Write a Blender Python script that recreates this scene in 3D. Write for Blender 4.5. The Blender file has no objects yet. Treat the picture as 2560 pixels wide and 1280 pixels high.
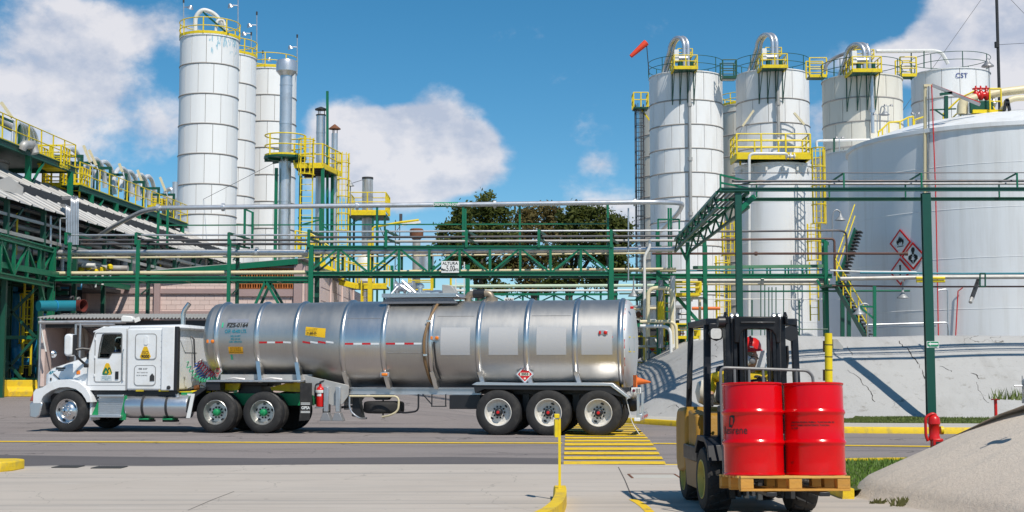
import bpy, math, random
from mathutils import Vector, Matrix
R=math.radians; PI=math.pi
random.seed(7)
S=bpy.context.scene; COL=S.collection
FPX=3450.0; EYE=1.5; PIT=math.atan(288/FPX)
cam_d=bpy.data.cameras.new('camera'); cam=bpy.data.objects.new('camera',cam_d); COL.objects.link(cam)
cam.location=(0,0,EYE); cam.rotation_euler=(PI/2+PIT,0,0)
cam_d.sensor_width=36; cam_d.lens=36*FPX/2560; cam_d.clip_start=.1; cam_d.clip_end=9000
S.camera=cam
SUN_EL=R(54); SUN_AZ=R(28)           # azimuth: right of straight behind the viewer
sdir=Vector((math.sin(SUN_AZ)*math.cos(SUN_EL),-math.cos(SUN_AZ)*math.cos(SUN_EL),math.sin(SUN_EL)))
sl=bpy.data.lights.new('sun','SUN'); sl.energy=4.3; sl.angle=R(.5); sl.color=(1,.94,.84)
so=bpy.data.objects.new('sun',sl); COL.objects.link(so); so.location=(20,-30,60)
so.rotation_euler=sdir.to_track_quat('Z','Y').to_euler()
W_=bpy.data.worlds.new('World'); S.world=W_; W_.use_nodes=True
nt=W_.node_tree; N=nt.nodes; LK=nt.links
for n in list(N): N.remove(n)
def nd(t,**k):
 n=N.new(t)
 for a,b in k.items(): setattr(n,a,b)
 return n
def mth(op,a,b=None,clamp=False):
 n=nd('ShaderNodeMath',operation=op,use_clamp=clamp)
 for i,x in enumerate((a,b)):
  if x is None: continue
  if isinstance(x,(int,float)): n.inputs[i].default_value=x
  else: LK.new(x,n.inputs[i])
 return n.outputs[0]
def vmt(op,a,b=None):
 n=nd('ShaderNodeVectorMath',operation=op)
 for i,x in enumerate((a,b)):
  if x is None: continue
  if isinstance(x,(tuple,list)): n.inputs[i].default_value=x
  else: LK.new(x,n.inputs[i])
 return n.outputs['Value' if op in('LENGTH','DOT_PRODUCT') else 'Vector']
sky=nd('ShaderNodeTexSky',sky_type='NISHITA'); sky.sun_disc=False
sky.sun_elevation=SUN_EL; sky.sun_rotation=PI-SUN_AZ
sky.altitude=2200; sky.air_density=1.0; sky.dust_density=1.1; sky.ozone_density=3.0
tc=nd('ShaderNodeTexCoord'); dirv=tc.outputs['Generated']
hs=nd('ShaderNodeHueSaturation'); hs.inputs['Saturation'].default_value=1.30; hs.inputs['Value'].default_value=.93
hs.inputs['Hue'].default_value=.485
LK.new(sky.outputs[0],hs.inputs['Color'])
def skydir(u,v):
 a=(u-1280)/FPX;b=(640-v)/FPX;c,s=math.cos(PIT),math.sin(PIT)
 return Vector((a,c-b*s,s+b*c)).normalized()
def noise(vec,scale,detail,rough,dist=0):
 n=nd('ShaderNodeTexNoise'); n.inputs['Scale'].default_value=scale; n.inputs['Detail'].default_value=detail
 n.inputs['Roughness'].default_value=rough; n.inputs['Distortion'].default_value=dist
 LK.new(vec,n.inputs['Vector']); return n.outputs['Fac']
CL=[((1010,400),.062,.042,1.45),((1100,340),.045,.040,1.5),((930,370),.050,.040,1.05),((1185,395),.038,.030,1.05),((840,340),.04,.045,.62),((1000,450),.09,.02,.6),
 ((130,125),.07,.055,.52),((290,215),.08,.06,.48),((230,60),.05,.035,.50),((390,330),.085,.04,.50),((60,270),.07,.06,.42),((420,60),.05,.03,.6),
 ((2430,95),.07,.045,.85),((2540,50),.07,.07,.95),((2330,140),.045,.025,.8),((2120,150),.05,.018,.55),((2050,300),.03,.03,.5),
 ((1600,560),.1,.028,.42),((1100,600),.3,.03,.32),((1500,410),.02,.012,.42),((100,440),.1,.03,.5),((2560,300),.08,.05,.9)]
fld=None
for (u,v),rx,rz,w in CL:
 d=skydir(u,v)
 q=vmt('MULTIPLY',vmt('SUBTRACT',dirv,tuple(d)),(1/rx,0,1/rz))
 b=mth('MULTIPLY',mth('SUBTRACT',1.0,vmt('LENGTH',q)),w)
 b=mth('MULTIPLY',mth('MAXIMUM',b,0),mth('GREATER_THAN',vmt('DOT_PRODUCT',dirv,(0,1,0)),0))
 fld=b if fld is None else mth('ADD',fld,b)
gen=noise(dirv,2.2,3,.5)
fld=mth('ADD',fld,mth('MULTIPLY',mth('SUBTRACT',gen,.55,clamp=True),2.2))
def cloud(vec):
 st=vmt('MULTIPLY',vec,(1,1,1.35))
 n1=noise(st,9,9,.56,.15); n2=noise(st,38,6,.6)
 return mth('ADD',mth('MULTIPLY',n1,1.0),mth('MULTIPLY',n2,.36))
n0=cloud(dirv); nsun=cloud(vmt('ADD',dirv,(.012,0,.016)))
den=mth('SUBTRACT',mth('ADD',mth('MULTIPLY',fld,.62),n0),.875)
mr=nd('ShaderNodeMapRange',interpolation_type='SMOOTHSTEP'); LK.new(den,mr.inputs[0])
mr.inputs[1].default_value=-.06; mr.inputs[2].default_value=.22
lit=mth('ADD',mth('MULTIPLY',mth('SUBTRACT',n0,nsun),4.2),.52,clamp=True)
ccol=nd('ShaderNodeMix',data_type='RGBA'); LK.new(lit,ccol.inputs['Factor'])
ccol.inputs['A'].default_value=(4.3,4.7,5.7,1); ccol.inputs['B'].default_value=(7.0,6.85,7.1,1)
mx=nd('ShaderNodeMix',data_type='RGBA'); LK.new(mth('MULTIPLY',mr.outputs[0],.9),mx.inputs['Factor'])
LK.new(hs.outputs[0],mx.inputs['A']); LK.new(ccol.outputs['Result'],mx.inputs['B'])
bg=nd('ShaderNodeBackground'); bg.inputs['Strength'].default_value=.12
LK.new(mx.outputs['Result'],bg.inputs['Color'])
wo=nd('ShaderNodeOutputWorld'); LK.new(bg.outputs[0],wo.inputs[0])
S.view_settings.view_transform='Standard'; S.view_settings.look='None'; S.view_settings.gamma=1; S.view_settings.exposure=0
S.view_settings.use_curve_mapping=False
def ray(u,v):
 a=(u-1280)/FPX;b=(640-v)/FPX;c,s=math.cos(PIT),math.sin(PIT)
 return Vector((a,c-b*s,s+b*c))
def P(u,v,d):                       # the point at distance d metres (along world y) seen at (u,v) in the photograph
 r=ray(u,v); t=d/r.y; return Vector((r.x*t,d,EYE+r.z*t))
def PX(u,d,z=12.0): return (u-1280)/FPX*(d*math.cos(PIT)+(z-EYE)*math.sin(PIT))   # height matters: the camera looks a little upwards
def ZV(v,d): return P(1280,v,d).z
def G(u,v,z=0):
 r=ray(u,v); t=(z-EYE)/r.z; return Vector((r.x*t,r.y*t,z))
MATS={}
def mat(name,col,rough=.5,metal=0,var=.12,scale=2.5,bump=0,bscale=60,dirt=None,damt=0,dscale=1.2,dstretch=(1,1,1),coat=0,rand=0,spec=.5,aniso=0,coord='Object',dlo=.5,dhi=.72):
 if name in MATS: return MATS[name]
 m=bpy.data.materials.new(name); m.use_nodes=True; t=m.node_tree; n=t.nodes; l=t.links
 b=n['Principled BSDF']; b.inputs['Roughness'].default_value=rough; b.inputs['Metallic'].default_value=metal
 b.inputs['Specular IOR Level'].default_value=spec
 if coat: b.inputs['Coat Weight'].default_value=coat; b.inputs['Coat Roughness'].default_value=.06
 c=n.new('ShaderNodeTexCoord'); out=c.outputs[coord]
 def mixc(f,a,bb,mode='MIX'):
  q=n.new('ShaderNodeMix'); q.data_type='RGBA'; q.blend_type=mode
  for s,x in (('Factor',f),('A',a),('B',bb)):
   if isinstance(x,(int,float)): q.inputs[s].default_value=x
   elif isinstance(x,tuple): q.inputs[s].default_value=(*x,1) if len(x)==3 else x
   else: l.new(x,q.inputs[s])
  return q.outputs['Result']
 def nz(sc,det=5,ro=.6,stretch=None):
  q=n.new('ShaderNodeTexNoise'); q.inputs['Scale'].default_value=sc; q.inputs['Detail'].default_value=det; q.inputs['Roughness'].default_value=ro
  if stretch:
   mp=n.new('ShaderNodeMapping'); mp.inputs['Scale'].default_value=stretch; l.new(out,mp.inputs[0]); l.new(mp.outputs[0],q.inputs['Vector'])
  else: l.new(out,q.inputs['Vector'])
  return q.outputs['Fac']
 f=nz(scale)
 lo=tuple(x*(1-var) for x in col); hi=tuple(min(1,x*(1+var)) for x in col)
 col_o=mixc(f,lo,hi)
 if dirt:
  r=n.new('ShaderNodeMapRange'); l.new(nz(dscale,7,.65,dstretch),r.inputs[0]); r.inputs[1].default_value=dlo; r.inputs[2].default_value=dhi; r.inputs[4].default_value=damt
  col_o=mixc(r.outputs[0],col_o,dirt)
 if rand:
  oi=n.new('ShaderNodeObjectInfo'); r=n.new('ShaderNodeMapRange'); l.new(oi.outputs['Random'],r.inputs[0]); r.inputs[3].default_value=1-rand; r.inputs[4].default_value=1+rand*.4
  cb=n.new('ShaderNodeCombineXYZ'); 
  for i in range(3): l.new(r.outputs[0],cb.inputs[i])
  col_o=mixc(1.0,col_o,cb.outputs[0],'MULTIPLY')
 l.new(col_o,b.inputs['Base Color'])
 rr=n.new('ShaderNodeMapRange'); l.new(nz(scale*2.3),rr.inputs[0]); rr.inputs[3].default_value=max(.02,rough-.1); rr.inputs[4].default_value=min(1,rough+.1)
 l.new(rr.outputs[0],b.inputs['Roughness'])
 if bump:
  bp=n.new('ShaderNodeBump'); bp.inputs['Strength'].default_value=bump; bp.inputs['Distance'].default_value=.02
  l.new(nz(bscale),bp.inputs['Height']); l.new(bp.outputs[0],b.inputs['Normal'])
 MATS[name]=m; return m
M={}
M['white']=mat('white_paint',(.86,.86,.855),.45,var=.03,scale=.6,dirt=(.56,.50,.42),damt=.34,dscale=.9,dstretch=(2.5,2.5,.25),rand=.05)
M['tankwhite']=mat('tank_white_paint',(.80,.81,.82),.5,var=.05,scale=.35,dirt=(.52,.49,.44),damt=.55,dscale=.5,dstretch=(2,2,.15))
M['cream']=mat('cream_paint',(.74,.70,.61),.5,var=.05,scale=.6,dirt=(.45,.38,.28),damt=.35,dscale=.9,dstretch=(2.5,2.5,.25),rand=.05)
M['joint']=mat('weathered_joint',(.30,.28,.26),.8)
M['yellow']=mat('yellow_paint',(.80,.60,.006),.5,var=.10,scale=4,dirt=(.35,.24,.06),damt=.5,dscale=5)
M['roadyellow']=mat('road_marking_yellow',(.80,.52,.012),.8,var=.15,scale=6,dirt=(.16,.14,.11),damt=.85,dscale=5,dlo=.55,dhi=.7,bump=.3,bscale=90)
M['kerbyellow']=mat('kerb_yellow',(.78,.53,.015),.7,var=.12,scale=5,dirt=(.30,.24,.12),damt=.7,dscale=4,bump=.4,bscale=40)
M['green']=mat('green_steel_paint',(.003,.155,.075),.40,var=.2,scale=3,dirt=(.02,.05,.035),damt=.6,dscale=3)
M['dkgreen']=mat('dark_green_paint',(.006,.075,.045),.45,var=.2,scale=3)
M['galv']=mat('galvanised_steel',(.55,.56,.58),.38,.75,var=.15,scale=4,dirt=(.25,.22,.18),damt=.4,dscale=3)
M['silver']=mat('silver_cladding',(.66,.67,.70),.36,.7,var=.14,scale=2.2,dirt=(.36,.34,.31),damt=.4,dscale=2.5)
M['pipegrey']=mat('grey_pipe',(.32,.32,.33),.45,.4,var=.2,scale=3,dirt=(.12,.08,.05),damt=.5,dscale=2)
M['pipedark']=mat('dark_pipe',(.10,.10,.11),.45,.3,var=.3,scale=3,dirt=(.20,.11,.06),damt=.5,dscale=2)
M['pipecream']=mat('cream_pipe',(.72,.62,.40),.45,var=.1,scale=2,dirt=(.35,.27,.15),damt=.4,dscale=2)
M['pipewhite']=mat('white_pipe',(.74,.73,.70),.45,var=.1,scale=2,dirt=(.35,.31,.26),damt=.4,dscale=2)
M['polegreen']=mat('pole_green_paint',(.006,.075,.052),.42,var=.2,scale=3)
M['arch']=mat('silver_arch',(.72,.72,.73),.42,.35,var=.1,scale=2)
M['black']=mat('black_steel',(.018,.018,.021),.42,var=.3,scale=6)
M['rubber']=mat('tyre_rubber',(.022,.021,.021),.78,var=.25,scale=8,dirt=(.10,.09,.08),damt=.35,dscale=4,bump=.3,bscale=70)
M['red']=mat('red_paint',(.62,.014,.012),.32,var=.08,scale=4)
M['iron']=mat('cast_iron',(.07,.068,.066),.7,var=.3,scale=8)
M['rust']=mat('rusty_steel',(.19,.075,.035),.8,var=.4,scale=5,bump=.3)
M['blue']=mat('blue_vessel_paint',(.01,.21,.42),.45,var=.15,scale=2)
M['teal']=mat('teal_paint',(.012,.19,.25),.45,var=.15,scale=2)
M['brown']=mat('brown_pipe',(.13,.065,.05),.55,var=.25,scale=3)
M['signwhite']=mat('sign_white',(.80,.80,.78),.4,var=.04,scale=4)
M['ink']=mat('black_lettering',(.012,.012,.012),.6,var=.1)
M['dark']=mat('dark_steel',(.035,.035,.037),.6,var=.3,scale=2)  # one even dark steel colour shared by the dark parts
M['orange']=mat('orange_lens',(.85,.22,.01),.2,var=.05,coat=.5)
class MB:
 def __init__(s): s.v=[]; s.f=[]
 def add(s,vs,fs):
  o=len(s.v); s.v+= [tuple(x) for x in vs]; s.f+=[tuple(o+i for i in f) for f in fs]; return s
 def hexa(s,c):
  return s.add(c,[(0,3,2,1),(4,5,6,7),(0,1,5,4),(1,2,6,5),(2,3,7,6),(3,0,4,7)])
 def bx(s,x0,y0,z0,x1,y1,z1):
  return s.hexa([(x0,y0,z0),(x1,y0,z0),(x1,y1,z0),(x0,y1,z0),(x0,y0,z1),(x1,y0,z1),(x1,y1,z1),(x0,y1,z1)])
 def box(s,c,d): return s.bx(c[0]-d[0]/2,c[1]-d[1]/2,c[2]-d[2]/2,c[0]+d[0]/2,c[1]+d[1]/2,c[2]+d[2]/2)
 def frame(s,p,q,up=(0,0,1)):
  p=Vector(p);q=Vector(q);d=(q-p).normalized();u=Vector(up)
  if abs(d.dot(u))>.98: u=Vector((0,1,0)) if abs(d.y)<.9 else Vector((1,0,0))
  a=d.cross(u).normalized();b=a.cross(d).normalized(); return p,q,a,b
 def bar(s,p,q,w,h=None,up=(0,0,1)):
  h=h or w; p,q,a,b=s.frame(p,q,up); a=a*w/2;b=b*h/2
  return s.hexa([p-a-b,p+a-b,p+a+b,p-a+b,q-a-b,q+a-b,q+a+b,q-a+b])
 def ibeam(s,p,q,w,h,t=.03,up=(0,0,1)):
  p,q,a,b=s.frame(p,q,up); W=w/2;H=h/2;k=t/2
  pr=[(-W,-H),(W,-H),(W,-H+t),(k,-H+t),(k,H-t),(W,H-t),(W,H),(-W,H),(-W,H-t),(-k,H-t),(-k,-H+t),(-W,-H+t)]
  n=12; vs=[p+a*x+b*y for x,y in pr]+[q+a*x+b*y for x,y in pr]
  fs=[(i,(i+1)%n,n+(i+1)%n,n+i) for i in range(n)]
  fs+=[(0,11,10,3,2,1),(4,9,8,7,6,5),(10,9,4,3)]
  fs+=[(n+0,n+1,n+2,n+3,n+10,n+11),(n+4,n+5,n+6,n+7,n+8,n+9),(n+10,n+3,n+4,n+9)]
  return s.add(vs,fs)
 def tube(s,pts,r,n=8,cap=True):
  pts=[Vector(p) for p in pts]; m=len(pts); rs=r if isinstance(r,(list,tuple)) else [r]*m
  ts=[]
  for i in range(m):
   a=pts[max(0,i-1)];b=pts[min(m-1,i+1)]; t=(b-a)
   ts.append(t.normalized() if t.length>1e-9 else Vector((0,0,1)))
  u=Vector((0,0,1))
  if abs(ts[0].dot(u))>.9: u=Vector((1,0,0))
  nrm=ts[0].cross(u).normalized(); vs=[];fs=[]
  for i in range(m):
   if i: 
    ax=ts[i-1].cross(ts[i])
    if ax.length>1e-6:
     nrm=Matrix.Rotation(ts[i-1].angle(ts[i]),3,ax.normalized())@nrm
   bn=ts[i].cross(nrm)
   for k in range(n):
    an=2*PI*k/n; vs.append(pts[i]+(nrm*math.cos(an)+bn*math.sin(an))*rs[i])
  for i in range(m-1):
   for k in range(n): fs.append((i*n+k,i*n+(k+1)%n,(i+1)*n+(k+1)%n,(i+1)*n+k))
  if cap: fs.append(tuple(range(n-1,-1,-1))); fs.append(tuple((m-1)*n+k for k in range(n)))
  return s.add(vs,fs)
 def lathe(s,prof,n=24,c=(0,0,0),ax=(0,0,1),cap=True,a0=0,a1=2*PI):
  ax=Vector(ax).normalized(); u=Vector((1,0,0)) if abs(ax.x)<.9 else Vector((0,1,0))
  e1=(u-ax*u.dot(ax)).normalized(); e2=ax.cross(e1); c=Vector(c)
  full=abs(a1-a0-2*PI)<1e-6; nn=n if full else n+1; vs=[];fs=[]
  for r,z in prof:
   for k in range(nn):
    an=a0+(a1-a0)*k/n; vs.append(c+ax*z+(e1*math.cos(an)+e2*math.sin(an))*r)
  for i in range(len(prof)-1):
   for k in range(n):
    k2=(k+1)%nn; fs.append((i*nn+k,i*nn+k2,(i+1)*nn+k2,(i+1)*nn+k))
  if cap and full:
   if prof[0][0]>1e-4: fs.append(tuple(range(nn-1,-1,-1)))
   if prof[-1][0]>1e-4: fs.append(tuple((len(prof)-1)*nn+k for k in range(nn)))
  return s.add(vs,fs)
 def cyl(s,p,q,r,n=16,r2=None):
  return s.tube([p,q],[r,r if r2 is None else r2],n)
 def prism(s,poly,o,A,B,N,dep):
  o=Vector(o);A=Vector(A);B=Vector(B);Nn=Vector(N)*dep; n=len(poly)
  vs=[o+A*x+B*y for x,y in poly]+[o+A*x+B*y+Nn for x,y in poly]
  fs=[tuple(range(n-1,-1,-1)),tuple(range(n,2*n))]+[(i,(i+1)%n,n+(i+1)%n,n+i) for i in range(n)]
  return s.add(vs,fs)
 def plate(s,r0,r1,a0,a1,z0,z1,n=4,c=(0,0)):
  vs=[];fs=[]
  for k in range(n+1):
   a=a0+(a1-a0)*k/n; ca,sa=math.cos(a),math.sin(a)
   vs+=[(c[0]+r0*ca,c[1]+r0*sa,z0),(c[0]+r1*ca,c[1]+r1*sa,z0),(c[0]+r1*ca,c[1]+r1*sa,z1),(c[0]+r0*ca,c[1]+r0*sa,z1)]
  for k in range(n):
   o=4*k
   for i in range(4): j=(i+1)%4; fs.append((o+i,o+j,o+4+j,o+4+i))
  fs.append((3,2,1,0)); o=4*n; fs.append((o,o+1,o+2,o+3)); return s.add(vs,fs)
 def torus(s,c,Rr,r,n=32,m=6,ax=(0,0,1)):
  prof=[(Rr+r*math.cos(2*PI*k/m),r*math.sin(2*PI*k/m)) for k in range(m+1)]
  return s.lathe(prof,n,c,ax,cap=False)
 def mesh(s,name,mt,smooth=True,ang=38,off=None):
  me=bpy.data.meshes.new(name)
  vs=s.v if off is None else [(x-off[0],y-off[1],z-off[2]) for x,y,z in s.v]
  me.from_pydata(vs,[],s.f); me.update()
  if smooth:
   me.polygons.foreach_set('use_smooth',[True]*len(me.polygons)); me.set_sharp_from_angle(angle=R(ang))
  for x in (mt if isinstance(mt,(list,tuple)) else [mt]): me.materials.append(x)
  return me
def obj(name,me,par=None,loc=(0,0,0),rz=0,rot=None):
 o=bpy.data.objects.new(name,me); COL.objects.link(o)
 if par: o.parent=par
 o.location=loc; o.rotation_euler=rot if rot else (0,0,rz); return o
WORLDBASE={}
def thing(name,label,cat,loc=(0,0,0),rz=0,group=None,rot=None):
 o=bpy.data.objects.new(name,None); COL.objects.link(o); o.empty_display_size=.3
 o.location=loc; o.rotation_euler=rot if rot else (0,0,rz); o['label']=label; o['category']=cat
 if group: o['group']=group
 return o
def wthing(name,label,cat,loc,group=None):      # unrotated thing whose parts are given in world metres
 o=thing(name,label,cat,loc,0,group); WORLDBASE[o.name]=Vector(loc); return o
def part(name,mb,mt,par,smooth=True,ang=38,bev=0,label=None):
 p=par; off=None
 while p is not None:
  if p.name in WORLDBASE: off=WORLDBASE[p.name]; break
  p=p.parent
 o=obj(name,mb.mesh(name,mt,smooth,ang,off),par)
 if bev: bevel(o,bev)
 if label: o['label']=label
 return o
def bevel(o,w,seg=2):
 b=o.modifiers.new('bevel','BEVEL'); b.width=w; b.segments=seg; b.limit_method='ANGLE'; b.angle_limit=R(40); return o
def tag(o,label,cat,group=None):
 o['label']=label; o['category']=cat
 if group: o['group']=group
 return o
def solo(name,mb,mt,label,cat,group=None,base=None,**k):   # a thing that is one mesh (world metres), origin at base
 off=Vector(base) if base is not None else None
 me=mb.mesh(name,mt,k.get('smooth',True),k.get('ang',38),off); o=obj(name,me,None,off if off is not None else (0,0,0))
 if k.get('bev'): bevel(o,k['bev'])
 return tag(o,label,cat,group)
def struct(name,mb,mt,smooth=False,kind='structure',**k):
 o=obj(name,mb.mesh(name,mt,smooth)); o['kind']=kind; return o
def kids(o): return [c for c in o.children]
def copy_tree(o,par=None):
 c=o.copy(); COL.objects.link(c); c.parent=par
 for ch in kids(o): copy_tree(ch,c)
 return c
def bend(pts,r,k=5):                  # round the corners of a polyline
 pts=[Vector(p) for p in pts]; out=[pts[0]]
 for i in range(1,len(pts)-1):
  a,b,c=pts[i-1],pts[i],pts[i+1]; d1=(a-b);d2=(c-b); rr=min(r,d1.length*.48,d2.length*.48)
  p=b+d1.normalized()*rr;q=b+d2.normalized()*rr
  for j in range(k+1):
   t=j/k; out.append(p*(1-t)**2+b*2*t*(1-t)+q*t*t)
 out.append(pts[-1]); return out
def text(name,body,size,mt,par,loc,rot,align='CENTER',bold=0,ext=.002,sx=1,shear=0):
 cu=bpy.data.curves.new(name,'FONT'); cu.body=body; cu.size=size; cu.align_x=align; cu.align_y='CENTER'; cu.offset=bold; cu.extrude=ext; cu.shear=shear
 cu.resolution_u=3
 o=bpy.data.objects.new(name,cu); COL.objects.link(o)
 dg=bpy.context.evaluated_depsgraph_get(); me=bpy.data.meshes.new_from_object(o.evaluated_get(dg)); me.name=name
 bpy.data.objects.remove(o); me.materials.clear(); me.materials.append(mt)
 if sx!=1:
  for v in me.vertices: v.co.x*=sx
 t=obj(name,me,par,loc,rot=rot); return t
# ================================================================== ground
def gmat(name,base,build):
 m=bpy.data.materials.new(name); m.use_nodes=True; t=m.node_tree; n=t.nodes; l=t.links; b=n['Principled BSDF']
 b.inputs['Roughness'].default_value=.9; b.inputs['Specular IOR Level'].default_value=.25
 c=n.new('ShaderNodeTexCoord').outputs['Object']
 def nz(sc,det=6,ro=.6,st=None,w=0):
  q=n.new('ShaderNodeTexNoise'); q.inputs['Scale'].default_value=sc; q.inputs['Detail'].default_value=det; q.inputs['Roughness'].default_value=ro; q.inputs['Distortion'].default_value=w
  if st:
   mp=n.new('ShaderNodeMapping'); mp.inputs['Scale'].default_value=st[:3]
   if len(st)>3: mp.inputs['Rotation'].default_value=(0,0,st[3])
   l.new(c,mp.inputs[0]); l.new(mp.outputs[0],q.inputs['Vector'])
  else: l.new(c,q.inputs['Vector'])
  return q.outputs['Fac']
 def rng(x,a,bb,lo=0,hi=1):
  r=n.new('ShaderNodeMapRange'); l.new(x,r.inputs[0])
  for i,y in zip((1,2,3,4),(a,bb,lo,hi)): r.inputs[i].default_value=y
  return r.outputs[0]
 def mix(f,a,bb,mode='MIX'):
  q=n.new('ShaderNodeMix'); q.data_type='RGBA'; q.blend_type=mode
  for s,x in (('Factor',f),('A',a),('B',bb)):
   if isinstance(x,(int,float)): q.inputs[s].default_value=x
   elif isinstance(x,tuple): q.inputs[s].default_value=(*x,1)
   else: l.new(x,q.inputs[s])
  return q.outputs['Result']
 def crack(sc,wd,warp=.35):
  nv=n.new('ShaderNodeTexNoise'); nv.inputs['Scale'].default_value=sc*1.7; nv.inputs['Detail'].default_value=5; l.new(c,nv.inputs['Vector'])
  ad=n.new('ShaderNodeVectorMath'); ad.operation='MULTIPLY_ADD'; l.new(nv.outputs['Color'],ad.inputs[0]); ad.inputs[1].default_value=(warp/sc,)*3; l.new(c,ad.inputs[2])
  v=n.new('ShaderNodeTexVoronoi'); v.feature='DISTANCE_TO_EDGE'; v.inputs['Scale'].default_value=sc; l.new(ad.outputs[0],v.inputs['Vector'])
  return rng(v.outputs['Distance'],wd,wd*.3)
 def bump(h,st,dist=.01):
  bp=n.new('ShaderNodeBump'); bp.inputs['Strength'].default_value=st; bp.inputs['Distance'].default_value=dist; l.new(h,bp.inputs['Height']); l.new(bp.outputs[0],b.inputs['Normal'])
 def mul(a,bb):
  q=n.new('ShaderNodeMath'); q.operation='MULTIPLY'
  for i,x in enumerate((a,bb)):
   if isinstance(x,(int,float)): q.inputs[i].default_value=x
   else: l.new(x,q.inputs[i])
  return q.outputs[0]
 class K: pass
 k=K(); k.nz,k.rng,k.mix,k.crack,k.bump,k.mul,k.n,k.l,k.c=nz,rng,mix,crack,bump,mul,n,l,c
 l.new(build(k),b.inputs['Base Color']); return m
def b_asph(k):
 col=k.mix(k.nz(.35,5,.6),(.20,.170,.162),(.29,.250,.238))
 col=k.mix(k.rng(k.nz(.5,5,.6,(.25,2.2,1,.12)),.5,.68,0,.55),col,(.065,.06,.065))          # tyre-polished bands
 col=k.mix(k.rng(k.nz(1.1,7,.7,(.4,1.5,1)),.60,.68,0,.6),col,(.34,.31,.29))
 col=k.mix(k.rng(k.nz(.9,5,.7,(.8,1.2,1)),.66,.72,0,.7),col,(.055,.05,.052))                # worn pale patches
 col=k.mix(k.rng(k.nz(34,4,.75),.42,.68,0,.75),col,(.33,.30,.285))                          # aggregate
 col=k.mix(k.rng(k.nz(45,3,.75),.56,.70,0,.75),col,(.05,.045,.045))
 col=k.mix(k.mul(k.crack(.55,.012,.6),k.rng(k.nz(.3,3),.45,.6,0,.8)),col,(.04,.037,.037))
 k.bump(k.nz(60,4,.7),.5,.012); return col
M['asphalt']=gmat('asphalt',None,b_asph)
def b_asph2(k):
 col=k.mix(k.nz(.8,5,.6,(.3,2,1)),(.085,.077,.08),(.15,.137,.138))
 col=k.mix(k.rng(k.nz(60,3,.7),.45,.75,0,.4),col,(.2,.19,.19)); k.bump(k.nz(60,4,.7),.5,.012); return col
M['asphalt_dark']=gmat('asphalt_patch',None,b_asph2)
def b_conc(k):
 col=k.mix(k.nz(.45,6,.6),(.43,.375,.325),(.55,.49,.43))
 col=k.mix(k.rng(k.nz(.9,6,.65,(.35,3.2,1,.25)),.5,.75,0,.45),col,(.33,.31,.29))           # sweeping tyre marks
 col=k.mix(k.rng(k.nz(2.2,8,.7,(.5,1.6,1,-.2)),.58,.7,0,.4),col,(.56,.54,.50))
 col=k.mix(k.rng(k.nz(26,4,.7),.62,.72,0,.35),col,(.30,.28,.25))
 col=k.mix(k.rng(k.nz(5,3,.6),.68,.72,0,.6),col,(.20,.18,.16))
 col=k.mix(k.rng(k.nz(.55,4,.6,(.12,2.6,1,-.35),.4),.56,.66,0,.4),col,(.22,.21,.20))
 col=k.mix(k.mul(k.crack(.35,.003,.5),.5),col,(.2,.19,.17))
 k.bump(k.nz(40,5,.7),.22,.008); return col
M['concrete']=gmat('concrete_apron',None,b_conc)
def b_bund(k):
 col=k.mix(k.nz(.35,6,.65),(.37,.362,.35),(.50,.49,.475))
 col=k.mix(k.rng(k.nz(.8,7,.65,(1.6,.5,.5,.5)),.5,.72,0,.5),col,(.28,.265,.245))
 col=k.mix(k.rng(k.nz(3.5,8,.75),.57,.68,0,.65),col,(.20,.18,.15))
 col=k.mix(k.mul(k.crack(.22,.0045,1.3),k.rng(k.nz(.5,3),.50,.60)),col,(.07,.06,.05))
 col=k.mix(k.rng(k.nz(.9,6,.6,(.1,.1,3)),.55,.75,0,.3),col,(.54,.54,.54))
 k.bump(k.nz(14,7,.7),.5,.03); return col
M['bund']=gmat('bund_concrete',None,b_bund)
def b_mound(k):
 col=k.mix(k.nz(.7,6,.65),(.57,.485,.40),(.69,.605,.515))
 col=k.mix(k.rng(k.nz(2.2,7,.7,(.35,2.2,1,.6)),.5,.68,0,.5),col,(.47,.425,.38))
 col=k.mix(k.rng(k.nz(16,6,.75),.55,.72,0,.55),col,(.36,.325,.285))
 col=k.mix(k.rng(k.nz(48,3,.7),.58,.70,0,.4),col,(.62,.58,.53))
 k.bump(k.nz(20,8,.75),.7,.025); return col
M['mound']=gmat('mound_concrete',None,b_mound)
def b_soil(k): 
 return k.mix(k.nz(.1,6,.6),(.14,.125,.11),(.24,.215,.19))
M['soil']=gmat('yard_ground',None,b_soil)
M['walk']=gmat('pavement_concrete',None,lambda k:(k.bump(k.nz(30,5,.7),.3,.01),k.mix(k.nz(1.2,6,.65),(.40,.375,.33),(.58,.55,.49)))[1])
M['turf']=gmat('turf_soil',None,lambda k:k.mix(k.nz(3,6,.65),(.045,.07,.015),(.10,.11,.035)))
def sheet(name,poly,z,m,cell=None):
 mb=MB(); mb.add([(x,y,z) for x,y in poly],[tuple(range(len(poly)))]); return struct(name,mb,m)
sheet('ground',[(-900,-60),(900,-60),(900,2500),(-900,2500)],-.02,M['soil'])
def sstep(a,b,x):
 t=min(1,max(0,(x-a)/(b-a))); return t*t*(3-2*t)
def road_z(x,y): return .64*sstep(37.6,47,y)*(1-sstep(-4.5,.6,x))     # the yard on the left lies a little higher than the road
mb=MB(); gx=[-60,-45,-35,-28,-22,-18,-14,-10,-7,-4,-2,-1,0,1,2.2,4,8,14,25,60]; gy=[-10,0,10,20,30,37.5]+[38+i for i in range(0,11)]+[52,60,80,110]
nx=len(gx); mb.add([(x,y,road_z(x,y)) for y in gy for x in gx],[(j*nx+i,j*nx+i+1,(j+1)*nx+i+1,(j+1)*nx+i) for j in range(len(gy)-1) for i in range(nx-1)])
struct('road',mb,M['asphalt'],True)
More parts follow.
